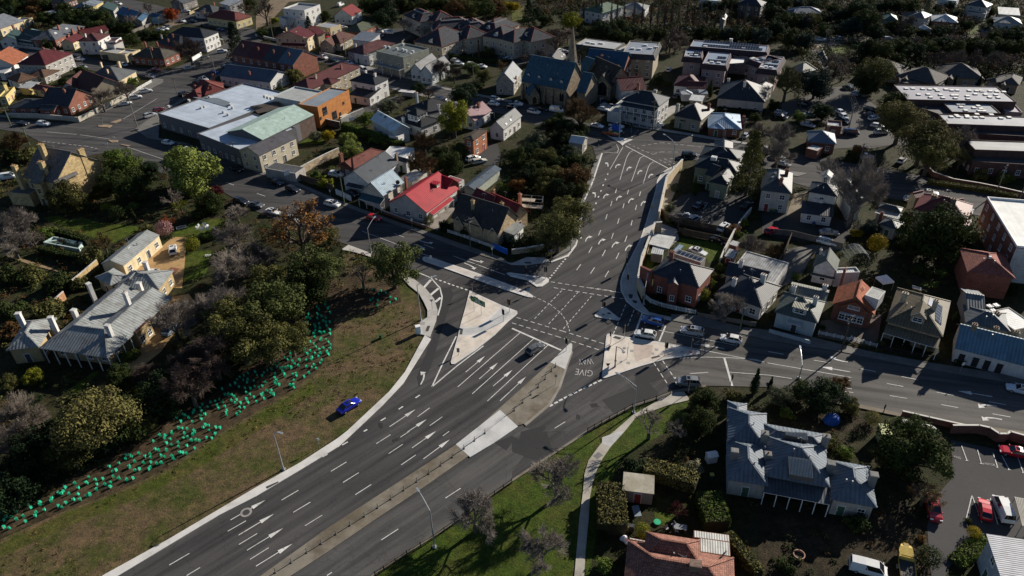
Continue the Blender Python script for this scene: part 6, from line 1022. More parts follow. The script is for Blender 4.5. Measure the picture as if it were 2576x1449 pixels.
cars((1,2),[('sedan',(.01,.02,.36),848,1240,1022,1128,'vivid blue sedan parked alone on the dry grass verge',PK)])
cars((3,3),[('van',w_,800,1320,1215,1430,'white van with ribbed roof in the dark yard at the bottom',CP),('hatch',r_,2195,895,2165,668,'bright red hatchback in the marked bay',CP),('van',w_,2415,905,2310,660,'white people mover beside the red hatchback',CP),('ute',(.35,.02,.03),1640,685,1680,850,'dark red pickup under the orange leafed tree',CP),('sedan',r_,2590,225,2380,180,'red sedan in the shade of the brick wall at the right edge',CP)])
tile(3,3);a,b=P(1410,1500,.8),P(1368,1100,.8);c=(a+b)/2;d=(b-a).normalized();rz=math.atan2(d.y,d.x);L=min(6.2,(b-a).length)
r=empty('boat',(c.x,c.y,.02),rz,'yellow half cabin boat with open stern lying beside the car park','boat');m=MB();YEL=M('plain',.55,.40,.10,rough=.35)
st=[(-.5,1.0,.55,1.25),(-.1,1.08,.5,1.3),(.2,.95,.5,1.38),(.38,.6,.6,1.45),(.5,.06,.95,1.5)];rg=[[(x*L,-w_2*.35,z0),(x*L,-w_2,z1-.25),(x*L,-w_2,z1),(x*L,w_2,z1),(x*L,w_2,z1-.25),(x*L,w_2*.35,z0)]for x,w_2,z0,z1 in st]
for r0,r1 in zip(rg,rg[1:]):
 for i in(0,1,3,4,5):j=(i+1)%6;m.face([r0[i],r0[j],r1[j],r1[i]])
m.face(rg[0]);link('hull',m.mesh('hull',YEL),r)
m=MB();m.face([(-.5*L,-.95,1.0),(-.5*L,.95,1.0),(0,1.0,1.0),(0,-1.0,1.0)]);link('cockpit_floor',m.mesh('cockpit_floor',M('plain',.06,.06,.06)),r)
m=MB();
for x0,x1,w0,w1,z0,z1 in((.0,.28,1.0,.78,1.36,1.62),(.28,.36,.78,.62,1.62,1.45)):m.face([(x0*L,-w0,z0),(x0*L,w0,z0),(x1*L,w1,z1),(x1*L,-w1,z1)])
m.box(-.02*L,-.98,1.0,.0*L,.98,1.5);link('cabin',m.mesh('cabin',YEL),r)
m=MB();m.obox((.0,0,1.75),(.02,0,.0),(0,.85,0),(-.1,0,.2));link('windscreen',m.mesh('windscreen',CGL),r)
m=MB();m.obox((.33*L,0,1.58),(.35,0,0),(0,.32,0),(0,0,.03));link('bow_seat',m.mesh('bow_seat',M('plain',.3,.2,.06)),r)
m=MB();m.tube((-.4*L,-.5,.35),(.55*L,-.1,.45),.06,.06,6);m.tube((-.4*L,.5,.35),(.55*L,.1,.45),.06,.06,6)
for sy in(-1,1):m.tube((-.15*L,sy*1.05-.1,.3),(-.15*L,sy*1.05+.1,.3),.3,.3,12)
link('trailer_frame',m.mesh('trailer_frame',M('steel',.3,.3,.3)),r)
VC={}
def leafquads(m,rr,c,rad,n,size,flat=.8,up=.25,mi=0):
 for _ in range(n):
  while True:
   d=Vector((rr.gauss(0,1),rr.gauss(0,1),rr.gauss(up,1)))
   if d.length>.01:break
  d.normalize();k=rad*(.62+.42*rr.random());p=c+Vector((d.x*k,d.y*k,d.z*k*flat))
  nn=(d+Vector((rr.uniform(-1,1),rr.uniform(-1,1),rr.uniform(-.6,1.1)))*.75).normalized();t=nn.orthogonal().normalized();b=nn.cross(t);a=rr.random()*6.28;s=size*rr.uniform(.6,1.35)
  t,b=(t*math.cos(a)+b*math.sin(a))*s,(b*math.cos(a)-t*math.sin(a))*s*.62
  m.face([p-t*.5,p+b*.5-t*.1,p+t*.55,p-b*.5-t*.1],mi)
def branchset(rr,m,p,d,ln,r,depth,maxd,n=4,spread=.55,up=.12,gn=1.0,tips=None,fac=.74):
 q=p+d*ln;mid=(p+q)/2+Vector((rr.gauss(0,1),rr.gauss(0,1),rr.gauss(0,1)))*ln*.05
 m.tube(p,mid,r,r*.82,5 if depth<2 else 3,0,False);m.tube(mid,q,r*.82,r*.64,5 if depth<2 else 3,0,False)
 if depth>=maxd:
  if tips is not None:tips.append(q)
  return
 k=n if depth<maxd-1 else n
 for i in range(k):
  e=(d+Vector((rr.gauss(0,1),rr.gauss(0,1),rr.gauss(0,.7)))*spread+Vector((0,0,up))).normalized()
  s=q if i<2 else p.lerp(q,rr.uniform(.45,.95))
  branchset(rr,m,s,e,ln*fac*rr.uniform(.75,1.15)*gn,r*(.60 if i else .66),depth+1,maxd,n,spread,up,gn,tips,fac)
def tree_meshes(sp,v):
 if(sp,v)in VC:return VC[sp,v]
 rr=random.Random(hash((sp,v))&0xffff if False else sum(map(ord,sp))*31+v*7919);t=MB();c=MB();hc=1.2
 if sp in('round','gum','willow','pine'):
  hc={'round':1.15,'gum':1.35,'willow':1.0,'pine':1.35}[sp];fl={'round':.82,'gum':.72,'willow':.80,'pine':.62}[sp]
  t.tube((0,0,-.05),(0,0,hc*.55),.085,.06,7)
  N_={'round':34,'gum':30,'willow':40,'pine':36}[sp];cl=[]
  for i in range(N_):
   for _ in range(30):
    d=Vector((rr.gauss(0,1),rr.gauss(0,1),rr.gauss(.15,1))).normalized()
    k=rr.uniform(.42,.84)if i>N_*.25 else rr.uniform(.1,.45);p=Vector((d.x*k,d.y*k,d.z*k*fl))
    if all((p-q).length>.21 for q in cl):break
   cl.append(p)
  for p in cl:
   rc=rr.uniform(.20,.34)*(1.0 if sp!='gum' else .88);base=Vector((0,0,hc));pp=base+p
   if rr.random()<.5:t.tube(Vector((0,0,hc*.5)),pp,.035,.012,4,0,False)
   leafquads(c,rr,pp,rc,{'round':215,'gum':200,'willow':200,'pine':250}[sp],{'round':.074,'gum':.064,'willow':.075,'pine':.052}[sp],.8,.35)
   leafquads(c,rr,pp,rc*1.3,26,.07,.85,.1)
 elif sp=='shrub':
  hc=.55;t.tube((0,0,0),(0,0,.5),.06,.03,5)
  for i in range(20):
   d=Vector((rr.gauss(0,1),rr.gauss(0,1),abs(rr.gauss(0,.8)))).normalized();k=rr.uniform(.2,.72);leafquads(c,rr,Vector((d.x*k,d.y*k,.22+d.z*k*.85)),rr.uniform(.24,.38),75,.14,.85,.3)
 elif sp=='ball':
  hc=.85;t.tube((0,0,0),(0,0,.6),.07,.05,5);leafquads(c,rr,Vector((0,0,.9)),.95,1500,.12,.88,.2)
 elif sp=='cypress':
  hc=3.2;t.tube((0,0,0),(0,0,1),.16,.1,6)
  for i in range(60):
   z=.35+5.6*(i/60);w=min(1,(z/.9))*max(.06,(1-(z/6.2)**1.6));a=rr.random()*6.28;leafquads(c,rr,Vector((math.cos(a)*w*.5,math.sin(a)*w*.5,z)),max(.16,w*.62),60,.26,1.3,.3)
 elif sp=='conifer':
  hc=1.5;t.tube((0,0,0),(0,0,2.7),.08,.02,6)
  for i in range(70):
   z=.35+2.5*(i/70);w=max(.05,(1-(z-.3)/2.65)**.8);a=i*2.4+rr.random()*.6;k=w*rr.uniform(.5,.9);leafquads(c,rr,Vector((math.cos(a)*k,math.sin(a)*k,z-k*.2)),.12+w*.16,70,.085,.55,.2)
 elif sp in('bare','barewide','autumn','thin'):
  hc={'bare':1.25,'barewide':1.15,'autumn':1.0,'thin':1.5}[sp];tips=[];n_=5
  t.tube((0,0,-.05),(0,0,.5),.075,.062,7);k=5 if sp!='thin' else 3
  for i in range(k):
   a=i*6.28/k+rr.random()*.7;el=rr.uniform(.25,1.1)if sp!='thin' else rr.uniform(.9,1.5);d=Vector((math.cos(a)*math.cos(el),math.sin(a)*math.cos(el),math.sin(el)))
   branchset(rr,c,Vector((0,0,rr.uniform(.38,.5))),d,.44 if sp!='barewide' else .42,.030,0,4,4,.5 if sp!='thin' else .36,.10 if sp!='autumn' else .03,1.0,tips,.66)
  branchset(rr,c,Vector((0,0,.48)),Vector((rr.gauss(0,.1),rr.gauss(0,.1),1)).normalized(),.5,.045,0,4,4,.5,.1,1.0,tips,.68)
  if sp=='autumn':
   for q in tips:
    if rr.random()<.42:leafquads(c,rr,q,.07,4,.055,.8,0,1)
  if sp=='barewide':
   for q in tips:
    for _ in range(3):d=Vector((q.x+rr.gauss(0,.5),q.y+rr.gauss(0,.5),(q.z-.9)+rr.gauss(.3,.5))).normalized();c.tube(q,q+d*rr.uniform(.08,.2),.0042,.002,3,0,False)
 elif sp=='poplar':
  hc=2.4;t.tube((0,0,0),(0,0,4.6),.13,.02,6)
  for i in range(80):
   z=.7+3.9*(i/80);a=rr.random()*6.28;d=Vector((math.cos(a)*.42,math.sin(a)*.42,1)).normalized();branchset(rr,c,Vector((0,0,z)),d,.42*(1.25-z/5),.028,0,2,3,.35,.25,1.0,None,.7)
 elif sp=='palm':
  hc=1.9;t.tube((0,0,0),(0,0,1.8),.14,.11,7)
  for i in range(26):
   a=i*2.4;el=rr.uniform(-.5,1.2);p=Vector((0,0,1.8));d=Vector((math.cos(a)*math.cos(el),math.sin(a)*math.cos(el),math.sin(el)));sd=Vector((-math.sin(a),math.cos(a),0))*.09
   for j in range(5):
    q=p+d*.22;c.face([p-sd*(1-j*.15),p+sd*(1-j*.15),q+sd*(.85-j*.17),q-sd*(.85-j*.17)]);p=q;d=(d+Vector((0,0,-.22))).normalized()
 BK=M('bark',.10,.08,.065)
 rs=sorted(math.hypot(p[0],p[1])for p in c.v);k=1/max(.3,rs[int(len(rs)*(.985 if sp in('bare','barewide','thin','autumn')else .96))])
 if sp in('poplar','cypress','palm'):k=1
 kz=k if sp not in('bare','barewide','thin','autumn')else min(k,1.35)
 dz=0.0
 if sp in('round','willow','pine','gum'):dz={'round':-.48,'willow':-.42,'pine':-.42,'gum':-.45}[sp]
 c.v=[(x*k,y*k,max(.03,(z+dz)*kz))for x,y,z in c.v];t.v=[(x*k,y*k,z*kz if z<.1 else(z+dz*.9)*kz)for x,y,z in t.v];hc=(hc+dz)*kz
 VC[sp,v]=(t.mesh('trunk',BK,uv=False),c.mesh('crown',[BK,BK],uv=False),hc);return VC[sp,v]
VCOL={}
LC={'dark':(.032,.046,.014),'deep':(.018,.031,.014),'olive':(.082,.083,.028),'lolive':(.112,.104,.038),'green':(.080,.115,.024),'lgreen':(.15,.18,.045),'yel':(.24,.18,.012),'ygreen':(.15,.16,.018),'gumg':(.075,.092,.030),'org':(.17,.088,.028),'tan':(.17,.115,.045),'rust':(.20,.045,.015),'brown':(.085,.05,.022),'grey':(.095,.105,.065),'pale':(.22,.21,.13),'pink':(.36,.20,.20),'twig':(.17,.14,.115),'twigd':(.085,.062,.052),'twigp':(.20,.172,.148),'bluegr':(.020,.036,.030),'mar':(.075,.02,.022)}
def tree(sp,col,x,y,r,label,group=None,name=None,cat=None,sq=1.0,leaf=None):
 v=rnd.randrange(4 if sp in('round','gum','shrub','bare','pine')else 2);t,c,hc=tree_meshes(sp,v)
 z=3.0;R_=r*TO[2]
 for _ in range(12):
  p=P(x,y,z);rad=R_*mpp(p);z=.5*z+.5*hc*rad
 p=P(x,y,hc*rad);key=(sp,v,col,leaf)
 if key not in VCOL:
  me=c.copy();bare=sp in('bare','barewide','autumn','thin','poplar')
  me.materials[0]=M('bark',*LC[col])if bare else M('leaf',*LC[col],sc=2.6)
  me.materials[1]=M('leaf',*LC[leaf or col],sc=2.6);VCOL[key]=me
 nm=name or{'shrub':'shrub','ball':'shrub'}.get(sp,'tree');rz=rnd.random()*6.28
 o=empty(nm,(p.x,p.y,0),rz,label,cat or nm,group);s=(rad,rad,rad*sq)
 link('trunk',t,o,(0,0,0),0,s);link('crown' if nm=='tree' else 'foliage',VCOL[key],o,(0,0,0),0,s);return o
def trees(t,lst):
 tile(*t)
 for q in lst:tree(*q[:6],**(q[6]if len(q)>6 else{}))
def many(t,sp,cols,pos,label,group,**kw):
 tile(*t)
 for i,q in enumerate(pos.split('/')):
  x,y,r=[float(k)for k in q.split()];tree(sp if isinstance(sp,str)else sp[i%len(sp)],cols[i%len(cols)],x,y,r,label,group,**kw)
many((0,0),'round',('dark','deep'),'760 180 115/900 150 120/1040 190 110/1140 270 95/650 90 85/850 250 90/980 270 90/560 60 75','dark evergreen in the thick clump right of the yellow house at top left','thick clump at top left')
many((0,0),'round',('dark','deep','brown'),'100 50 120/250 30 100/400 40 90/480 60 95/40 120 80/350 110 70/470 180 85/580 170 80/300 180 50','dark tree in the belt along the top left corner','belt of trees in the top left corner')
many((1,0),('round','gum','round'),('dark','deep'),'1150 70 110/1300 50 120/1450 30 110/1580 10 100/1100 20 90/1230 110 80','dark tree behind the red gable roof at the top','dark trees behind the red gable')
many((1,0),('gum','round'),('olive','dark','brown'),'1700 40 95/1850 60 110/2000 70 110/2150 90 100/2300 80 110/2420 90 95/1930 20 90/2240 30 100/2380 30 80/2090 20 90','olive tree in the wood above the care home roofs','wood above the care home')
many((2,0),('round','gum'),('dark','deep','dark'),'330 200 75/950 300 125/1080 270 105/800 330 95/1200 330 95/1350 340 95/1480 350 95/870 250 80/1020 360 90/1150 380 80/240 130 70','dark tree in the hedge belt between the poplars and the apartment blocks','belt between poplars and apartments')
many((2,0),('bare','barewide'),('twigd','twig'),'1600 370 100/1700 390 90/450 380 115/560 330 90/380 300 80/1660 330 90/1560 420 80/1640 460 70','bare brown tree in the belt above the apartment blocks','bare trees above the apartments')
many((2,0),'poplar',('twigd','twig','twigd'),'720 120 52/780 90 52/850 110 50/900 120 55/1000 140 52/1060 130 55/1130 160 52/1230 150 55/1310 160 52/1400 160 55/1470 150 52/1540 170 55/1610 160 52/1680 160 50/1760 150 55/1830 180 55/1900 150 55/1960 170 52/2050 180 58/2130 180 52/2200 170 55/2280 180 58/2350 170 55/2430 170 55/2520 180 58','tall bare poplar in the row across the top','row of bare poplars')
many((2,0),('round','gum'),('deep','dark','bluegr'),'1900 330 90/2020 340 95/2150 350 95/2260 340 100/2380 350 100/2500 350 100/2300 90 90/2200 40 80/1960 60 70/2100 60 70','dark tree on the shaded slope below the poplars','trees on the shaded slope')
many((3,0),('round','gum','round'),('deep','dark','bluegr'),'60 130 110/200 200 110/330 220 110/80 290 110/230 370 110/370 420 110/560 180 80/640 90 80/740 160 100/900 120 150/1000 200 140/850 260 120/1100 330 110/980 60 110/1080 80 80/740 250 70/560 300 90/640 300 70/60 30 90/180 40 80/300 40 80/450 60 80','dark tree in the deep wood at the top right, left of the green roof','deep wood at top right')
many((3,0),('round','gum'),('deep','dark','dark'),'1000 480 125/1180 500 125/1350 480 115/1500 520 120/1330 600 90/1600 470 100/1750 450 110/1900 480 110/2050 470 110/2200 480 110/2350 470 110/2500 480 110/2520 380 100/1420 300 70/1540 330 60/1700 330 80/1800 320 70/2280 360 80/2400 360 80/1450 60 90/1300 60 90/1200 50 80/1640 170 60','dark tree in the wood behind the shingled villas','wood behind the shingled villas')
many((3,0),('bare','barewide'),('twigd','twig'),'1700 560 120/1900 570 120/2100 560 120/2300 580 110/2480 560 110/700 600 120/760 680 100/1850 400 90/2000 380 80/1500 420 80/1370 230 80/1440 200 80/1760 230 80','brown bare tree in the shaded wood behind the shingled villas','bare trees of the shaded wood')
many((3,0),'cypress',('deep',),'1420 740 22/1510 775 20/1650 750 26/1790 840 22/1880 830 26/2130 815 24/2300 805 26/2460 790 26/1150 640 20','slim dark cypress standing between the shingled villas','cypresses between the villas')
many((2,1),('round','gum','round'),('dark','deep','olive'),'60 130 125/180 60 110/330 140 130/250 250 120/150 310 110/400 330 150/480 200 110/500 450 140/330 430 120/640 190 120/560 70 90/700 440 90/240 380 100/720 300 90','dark tree in the thick grove left of the uphill road','grove left of the uphill road')
many((2,0),('round',),('deep','dark'),'560 1290 130/400 1260 105/500 1400 110/640 1390 90/460 1180 80/700 1300 80','dark tree at the top of the grove below the big brown tree','top of the grove')
many((3,0),('round','gum','bare'),('dark','deep','twigd'),'1250 260 75/1400 340 65/1330 280 60/1560 340 60/1750 310 80/1860 300 60/2000 260 75/2200 290 70/2350 310 70/2480 310 65/250 190 85/400 180 80/520 190 75/120 190 80/1950 200 60/2260 230 60/1220 170 60/1390 130 55/1620 230 55/1900 140 60/2080 200 65/2240 110 60/2420 200 60/2560 280 60/2150 40 60/1840 60 60','dark tree standing before the far top right houses','trees before the far top right houses')
S='shrub'
trees((0,0),[('round','rust',1720,150,82,'rust red leafed street tree near the top left'),('conifer','deep',2360,400,105,'tall dark conifer beside the white corner shop'),('barewide','twig',1000,960,135,'bare street tree leaning over the brick cottage front, lower of two'),('barewide','twig',1250,880,120,'bare street tree in front of the cream hip roofed house, upper of two'),('barewide','twigd',1890,470,150,'dark bare tree in front of the corner shop'),('bare','twig',1300,165,90,'bare tree before the bright blue roof'),('bare','twigp',2060,110,65,'purple bare tree beside the grey hip roof with white extension'),('bare','twigd',1480,60,60,'bare tree by the top street pole'),(S,'brown',310,1100,55,'rusty brown shrub at the corner cottage wing'),(S,'green',1340,810,75,'green shrubbery before the cream hip roofed house'),(S,'dark',800,690,75,'shrub by the silver sedan on the side street'),(S,'dark',640,800,60,'shrub beside the brick end wall under maroon roof'),(S,'dark',480,430,75,'dark shrub under the grey brick terrace'),('barewide','brown',130,1410,150,'brown thicket at the left edge of the wide junction'),(S,'olive',60,1440,110,'olive shrub at the left edge below the junction'),(S,'dark',30,1000,40,'narrow dark shrub before the yellow verandah house'),(S,'green',1260,500,60,'bright garden shrub behind the cream flat garage'),('round','dark',1000,340,60,'dark round tree behind the long dark red roof'),(S,'dark',1650,330,70,'dark hedge shrub left of corner shop, nearer trio'),(S,'dark',1540,340,60,'dark hedge shrub left of corner shop, toward the fence'),('round','dark',1270,280,80,'dark tree right of the white wing with sloping roof'),('round','dark',1330,400,80,'dark tree behind the cream garage at its right'),('round','deep',1450,350,70,'dark tree between the garage and the charcoal cottage'),('round','dark',2500,50,80,'dark tree at the top beside the white skillion house'),('bare','twigd',2450,40,90,'bare tree at the top beside the white skillion house')])
trees((1,0),[('bare','twigd',80,60,125,'large dark bare tree on the dirt yard at the top'),(S,'ygreen',185,190,45,'yellow green shrub on the lawn before the white cube house'),('round','dark',690,165,80,'dark rounded shrub tree right of the white cube house'),('conifer','deep',530,245,50,'little dark conifer at the white cube house wall'),(S,'deep',345,245,60,'dark shrub at the left foot of the white cube house'),('round','deep',1290,190,130,'very large dark tree behind the walled car park'),('bare','twigp',1480,215,80,'pinkish bare tree at the left end of the care home'),('bare','twigp',1660,270,70,'pinkish bare tree in front of the care home roofs'),('round','yel',2540,60,60,'yellow willow above the care home'),('poplar','brown',2240,500,45,'slender brown green poplar before the care home, left one'),('round','olive',2340,520,65,'olive leafed tree before the care home, right of the poplar'),('round','green',2170,690,80,'green round tree beside the street kerb left of the pair'),('round','olive',2290,760,80,'olive tree beside the street kerb right of the pair'),('bare','brown',2480,640,70,'brown bare tree left of the church car park'),('barewide','twigd',1850,670,110,'bare tree before the twin gabled shop, left one'),('barewide','twigd',1990,720,95,'bare tree before the twin gabled shop, right one'),('round','deep',2080,960,140,'large dark green tree between church street and pink cottage'),('gum','ygreen',1990,1200,180,'tall yellow green gum in front of the pink roofed cottage',dict(sq=1.15)),('round','deep',1630,890,75,'dark tree beside the paved street, left of the brown one'),('bare','brown',1730,930,65,'brown tree beside the paved street'),('round','grey',1330,1075,95,'grey green tree between timber block and roof lantern house'),('round','green',1110,1200,85,'green garden tree left of the pale blue gable'),('bare','twigp',1450,980,60,'pinkish bare tree near the small shelter'),('round','grey',610,1370,70,'grey green tree beside the golden one'),('round','yel',725,1365,70,'golden autumn tree behind the cream two storey house'),('round','lgreen',935,1400,95,'yellow green tree below the pale blue gable hedge'),('barewide','brown',1690,1400,135,'dense brown leafless tree behind the charcoal cottage'),('round','olive',390,760,95,'olive tree behind the maroon flats'),(S,'dark',250,900,70,'dark shrub at the end of the maroon flats'),('bare','twigp',1200,1050,70,'pale bare tree on the schoolyard edge'),(S,'green',1000,1290,70,'hedge shrub below the pale blue gable, first'),(S,'olive',1100,1330,75,'hedge shrub below the pale blue gable, second'),(S,'green',1220,1380,80,'hedge shrub below the pale blue gable, third'),(S,'olive',1340,1430,80,'hedge shrub below the pale blue gable, fourth'),('round','dark',60,330,60,'dark shrub tree left of the ornate cream shop'),('round','dark',1960,1080,60,'dark tree by the black roof corner'),('round','dark',2250,870,50,'clipped dark shrub on the grey kerb corner'),('round','dark',1900,540,60,'dark tree behind the twin gabled shop'),('round','brown',1800,520,50,'brown shrub behind the twin gabled shop')])
trees((2,0),[('conifer','deep',170,140,80,'tall dark conifer beside the bright lawn at the top'),('round','yel',20,70,60,'yellow willow at the edge of the bright lawn'),('round','ygreen',600,220,110,'olive yellow tree above the mansard apartments'),('bare','olive',700,500,95,'thin green tree between church spire and apartments'),('round','olive',800,560,75,'olive tree behind the long blue hall roof'),('bare','twigd',150,540,85,'bare tree behind the church nave, left one'),('bare','twigd',280,520,75,'bare tree behind the church nave, right one'),('round','deep',1240,690,90,'dark round tree right of the gothic hall'),('barewide','brown',690,1100,195,'big brown leafed tree in front of the church spire',dict(leaf='brown')),('cypress','dark',2000,890,30,'narrow cypress right of the maroon tiled house'),('barewide','twig',2500,1310,125,'brown bare tree right of the pale blue roofed bungalow'),('round','grey',250,1410,110,'grey green tree below the white pyramid roof'),(S,'green',1130,790,45,'green shrub behind the maroon gable roof'),(S,'dark',1480,790,60,'shrub in the hotel back garden'),(S,'olive',1560,830,50,'olive shrub in the hotel back garden'),(S,'dark',1650,1210,50,'dark shrub at the pyramid roofed house porch'),('round','dark',2450,1190,60,'dark tree before the wide grey house')])
trees((3,0),[('gum','olive',430,190,95,'olive lit tree in the deep wood right of the blue and white roof'),('conifer','grey',1600,90,55,'tall grey green tree beside the white hip flank'),('barewide','olive',200,790,185,'olive bare tree right of the pink complex'),('round','bluegr',480,860,190,'large blue green tree in the middle of the school lane'),('pine','olive',1080,730,190,'wide flat topped pine behind the school car park'),('round','dark',1000,870,130,'dark tree under the flat topped pine'),('round','dark',1250,1030,150,'dark tree at the left corner of the flat school'),('pine','lolive',1350,1200,250,'broad sunlit olive pine in front of the flat school'),('pine','lolive',1570,1400,270,'broadest golden olive pine below the flat school'),('palm','dark',1400,640,70,'palm tree in the shaded wood, left one'),('palm','dark',2040,630,65,'palm tree in the shaded wood, right one'),('barewide','twigp',130,1320,160,'brown bare tree left of the school lane bungalow'),('round','green',320,1170,70,'green tree behind the school lane bungalow'),('round','deep',560,1130,115,'dark tree above the school lane bungalow'),(S,'yel',1170,275,45,'small yellow shrub by the far pole'),('round','dark',60,1060,70,'dark tree at the corner of the wide grey house'),('barewide','twigp',1960,1370,170,'brown bare tree before the lowest school wing'),('bare','twigd',820,520,70,'bare sapling on the sunny bank by the far street')])
trees((0,1),[(S,'olive',280,80,130,'olive shrubs left of the tall mansion chimney'),(S,'dark',90,90,100,'dark shrubs at the left of the mansion drive'),('round','olive',660,560,175,'olive evergreen in front of the mansion bay window',dict(sq=1.2)),('willow','green',1200,230,205,'green willow right of the gothic mansion'),('willow','lgreen',1900,285,275,'large pale green willow beside the street'),('round','deep',1500,260,110,'dark tree between the two willows'),('round','dark',1330,430,200,'dark tree under the willows, nearest the lawn'),('round','dark',1080,380,150,'dark tree against the mansion wall'),('bare','twig',1720,500,130,'bare tree in front of the pale willow'),('bare','ygreen',1800,580,90,'thin yellow flecked tree in the garden'),('round','dark',2100,600,145,'dark olive tree right of the garden shed'),(S,'mar',2170,460,75,'maroon shrub at the street edge'),('barewide','twigp',130,770,225,'large grey bare tree at the left edge of the garden'),('barewide','twigp',100,960,180,'grey bare tree left of the empty pool'),('bare','twig',310,910,130,'bare tree beside the empty pool hedge'),('ball','pink',1650,850,85,'pink flowering shrub at the end of the cream cottage'),('bare','rust',1670,750,85,'small red twigged tree behind the pink flowers'),(S,'green',490,880,100,'green shrub at the upper end of the empty pool'),('ball','dark',1170,690,80,'clipped dark ball tree on the lawn edge'),(S,'ygreen',1060,620,55,'yellow green shrub on the lawn edge'),(S,'green',1340,620,65,'green shrub at the lawn corner'),('cypress','dark',1345,720,24,'little columnar shrub at the lawn corner'),(S,'dark',890,620,70,'low shrub under the mansion bay'),('bare','brown',1030,960,115,'brown bare tree at the gable of the cream cottage'),(S,'olive',900,1110,130,'olive shrub at the lower end of the empty pool'),(S,'dark',120,1300,150,'dark shrub in the left garden, lower one'),(S,'olive',320,1290,130,'olive shrub in the left garden beside the earth path'),(S,'olive',800,1370,110,'olive shrub beside the villa rear wall'),(S,'dark',560,1370,140,'dark shrub between villa and earth path'),('ball','ygreen',1930,1010,80,'yellow green clipped ball by the gravel drive'),(S,'green',2080,920,75,'green shrub under the clothes line'),('barewide','twigp',2380,680,130,'pink brown bare tree at the street, above the oak'),('barewide','twigp',2330,900,200,'purple grey bare tree, uppermost of the garden edge'),('barewide','twigp',2330,1200,260,'large purple grey bare tree beside the lawn'),('barewide','twig',2540,1080,200,'bare tree between the purple ones and the oak'),(S,'dark',2000,680,80,'dark shrub beside the garden shed'),(S,'olive',1480,860,70,'olive shrub behind the cream cottage')])
trees((1,1),[('autumn','twigd',430,830,370,'wide spreading oak with orange leaves beside the street',dict(leaf='org')),('gum','lolive',740,910,105,'small leaning gum with lit crown right of the oak'),('gum','gumg',1370,1195,290,'sunlit olive gum at the corner of the junction'),('gum','gumg',600,1260,290,'large olive gum left of the sunlit corner gum'),('gum','olive',110,1370,200,'olive gum below the grey bare tree'),('barewide','twigp',80,1130,170,'grey bare tree below the orange oak'),('thin','twig',1050,1240,130,'sparse thin tree between the two olive gums'),('barewide','brown',1670,170,180,'dense brown leafless tree behind the red roof'),('round','dark',1950,190,150,'dark green tree behind the red roof'),('round','olive',2050,60,100,'olive tree under the brick flats'),(S,'green',600,300,60,'green garden shrub at the rubble wall'),(S,'ygreen',690,370,85,'low bright shrubbery by the paling fence'),(S,'deep',1540,680,60,'dark shrub by the red house front window'),('ball','olive',1740,770,55,'round shrub at the red house corner'),(S,'olive',715,265,40,'small yellowish shrub beside the white SUV in the garden'),('round','lgreen',950,60,110,'light green tree behind the red brown roof'),(S,'deep',1900,810,70,'dark shrub at the left gable of the gothic cottage'),(S,'dark',2120,870,70,'dark shrub at the middle gable of the gothic cottage'),(S,'deep',2350,910,70,'dark shrub at the right gable of the gothic cottage'),('ball','deep',2545,960,70,'dark clipped ball beside the blue fence'),('round','dark',1850,90,90,'dark tree left of the brick flats'),(S,'dark',2020,230,70,'ivy covered shrub below the white SUV and pale wagon'),(S,'green',2500,430,80,'garden shrub between dark blue outbuilding and grove')])
trees((2,1),[('round','grey',600,110,100,'grey green tree below the little stone chapel'),('round','brown',620,350,170,'brown olive tree at the road edge of the grove'),('round','org',60,410,95,'small orange tree at the left of the grove'),('pine','olive',610,690,220,'big olive gum leaning to the uphill road, upper crown'),('pine','olive',460,880,240,'big olive gum by the uphill road, lower crown'),('cypress','dark',1850,390,42,'dark column shrub at the green walled house',dict(sq=.8)),('conifer','olive',2400,240,170,'tall olive pine right of the black hip roofs',dict(sq=1.2)),('round','dark',2460,90,110,'dark tree behind the tall olive pine'),('bare','twig',1690,690,115,'small bare tree in the car park corner'),('bare','twig',1930,800,55,'bare sapling at the car park fence'),(S,'org',2230,850,70,'orange yellow shrub at the car park end'),(S,'ygreen',2340,780,55,'yellow green shrub by the boundary wall'),('barewide','twig',2430,1000,150,'bare brown tree behind the little white outbuildings'),(S,'green',2290,900,50,'green shrub under the yellow green one'),(S,'green',1540,700,40,'grassy shrub at the wall corner'),(S,'green',1610,760,40,'low green shrub along the paling fence'),(S,'grey',1590,620,60,'grey green shrub bed inside the cream wall'),(S,'grey',1640,420,60,'grey green planting beside the curving path'),(S,'green',2130,1160,60,'hedge shrub beside the solar roof house, uppermost'),(S,'green',2090,1230,65,'hedge shrub beside the solar roof house, second'),(S,'olive',2040,1310,65,'hedge shrub beside the solar roof house, third'),(S,'green',1990,1390,65,'hedge shrub beside the solar roof house, lowest'),('ball','dark',120,920,35,'little ball shrub at the white porch'),(S,'deep',30,1000,80,'dark shrub behind the low stone wall')])
trees((2,2),[('ball','ygreen',1930,70,75,'bright yellow green shrub beside the brick corner house'),('barewide','twigp',2170,160,195,'purple bare tree in front of the charcoal hip cottage'),('round','dark',1950,1130,140,'dark evergreen at the end of the pale footpath'),('round','olive',1840,1180,80,'olive evergreen beside the slip lane footpath'),('round','dark',1880,1350,170,'dark evergreen left of the slate mansion'),(S,'olive',2220,1080,95,'low olive shrub by the slip lane signal'),('cypress','deep',2460,930,56,'tall dark cypress by the slip lane, larger of two'),('thin','twigp',1400,1270,175,'slender bare tree on the lawn beside the pale footpath'),('bare','twigp',1660,1390,130,'bare tree against the dark evergreens'),(S,'deep',1500,80,60,'dark shrub under the brick corner house'),(S,'dark',2050,40,60,'shrub between brick corner house and cottage')])
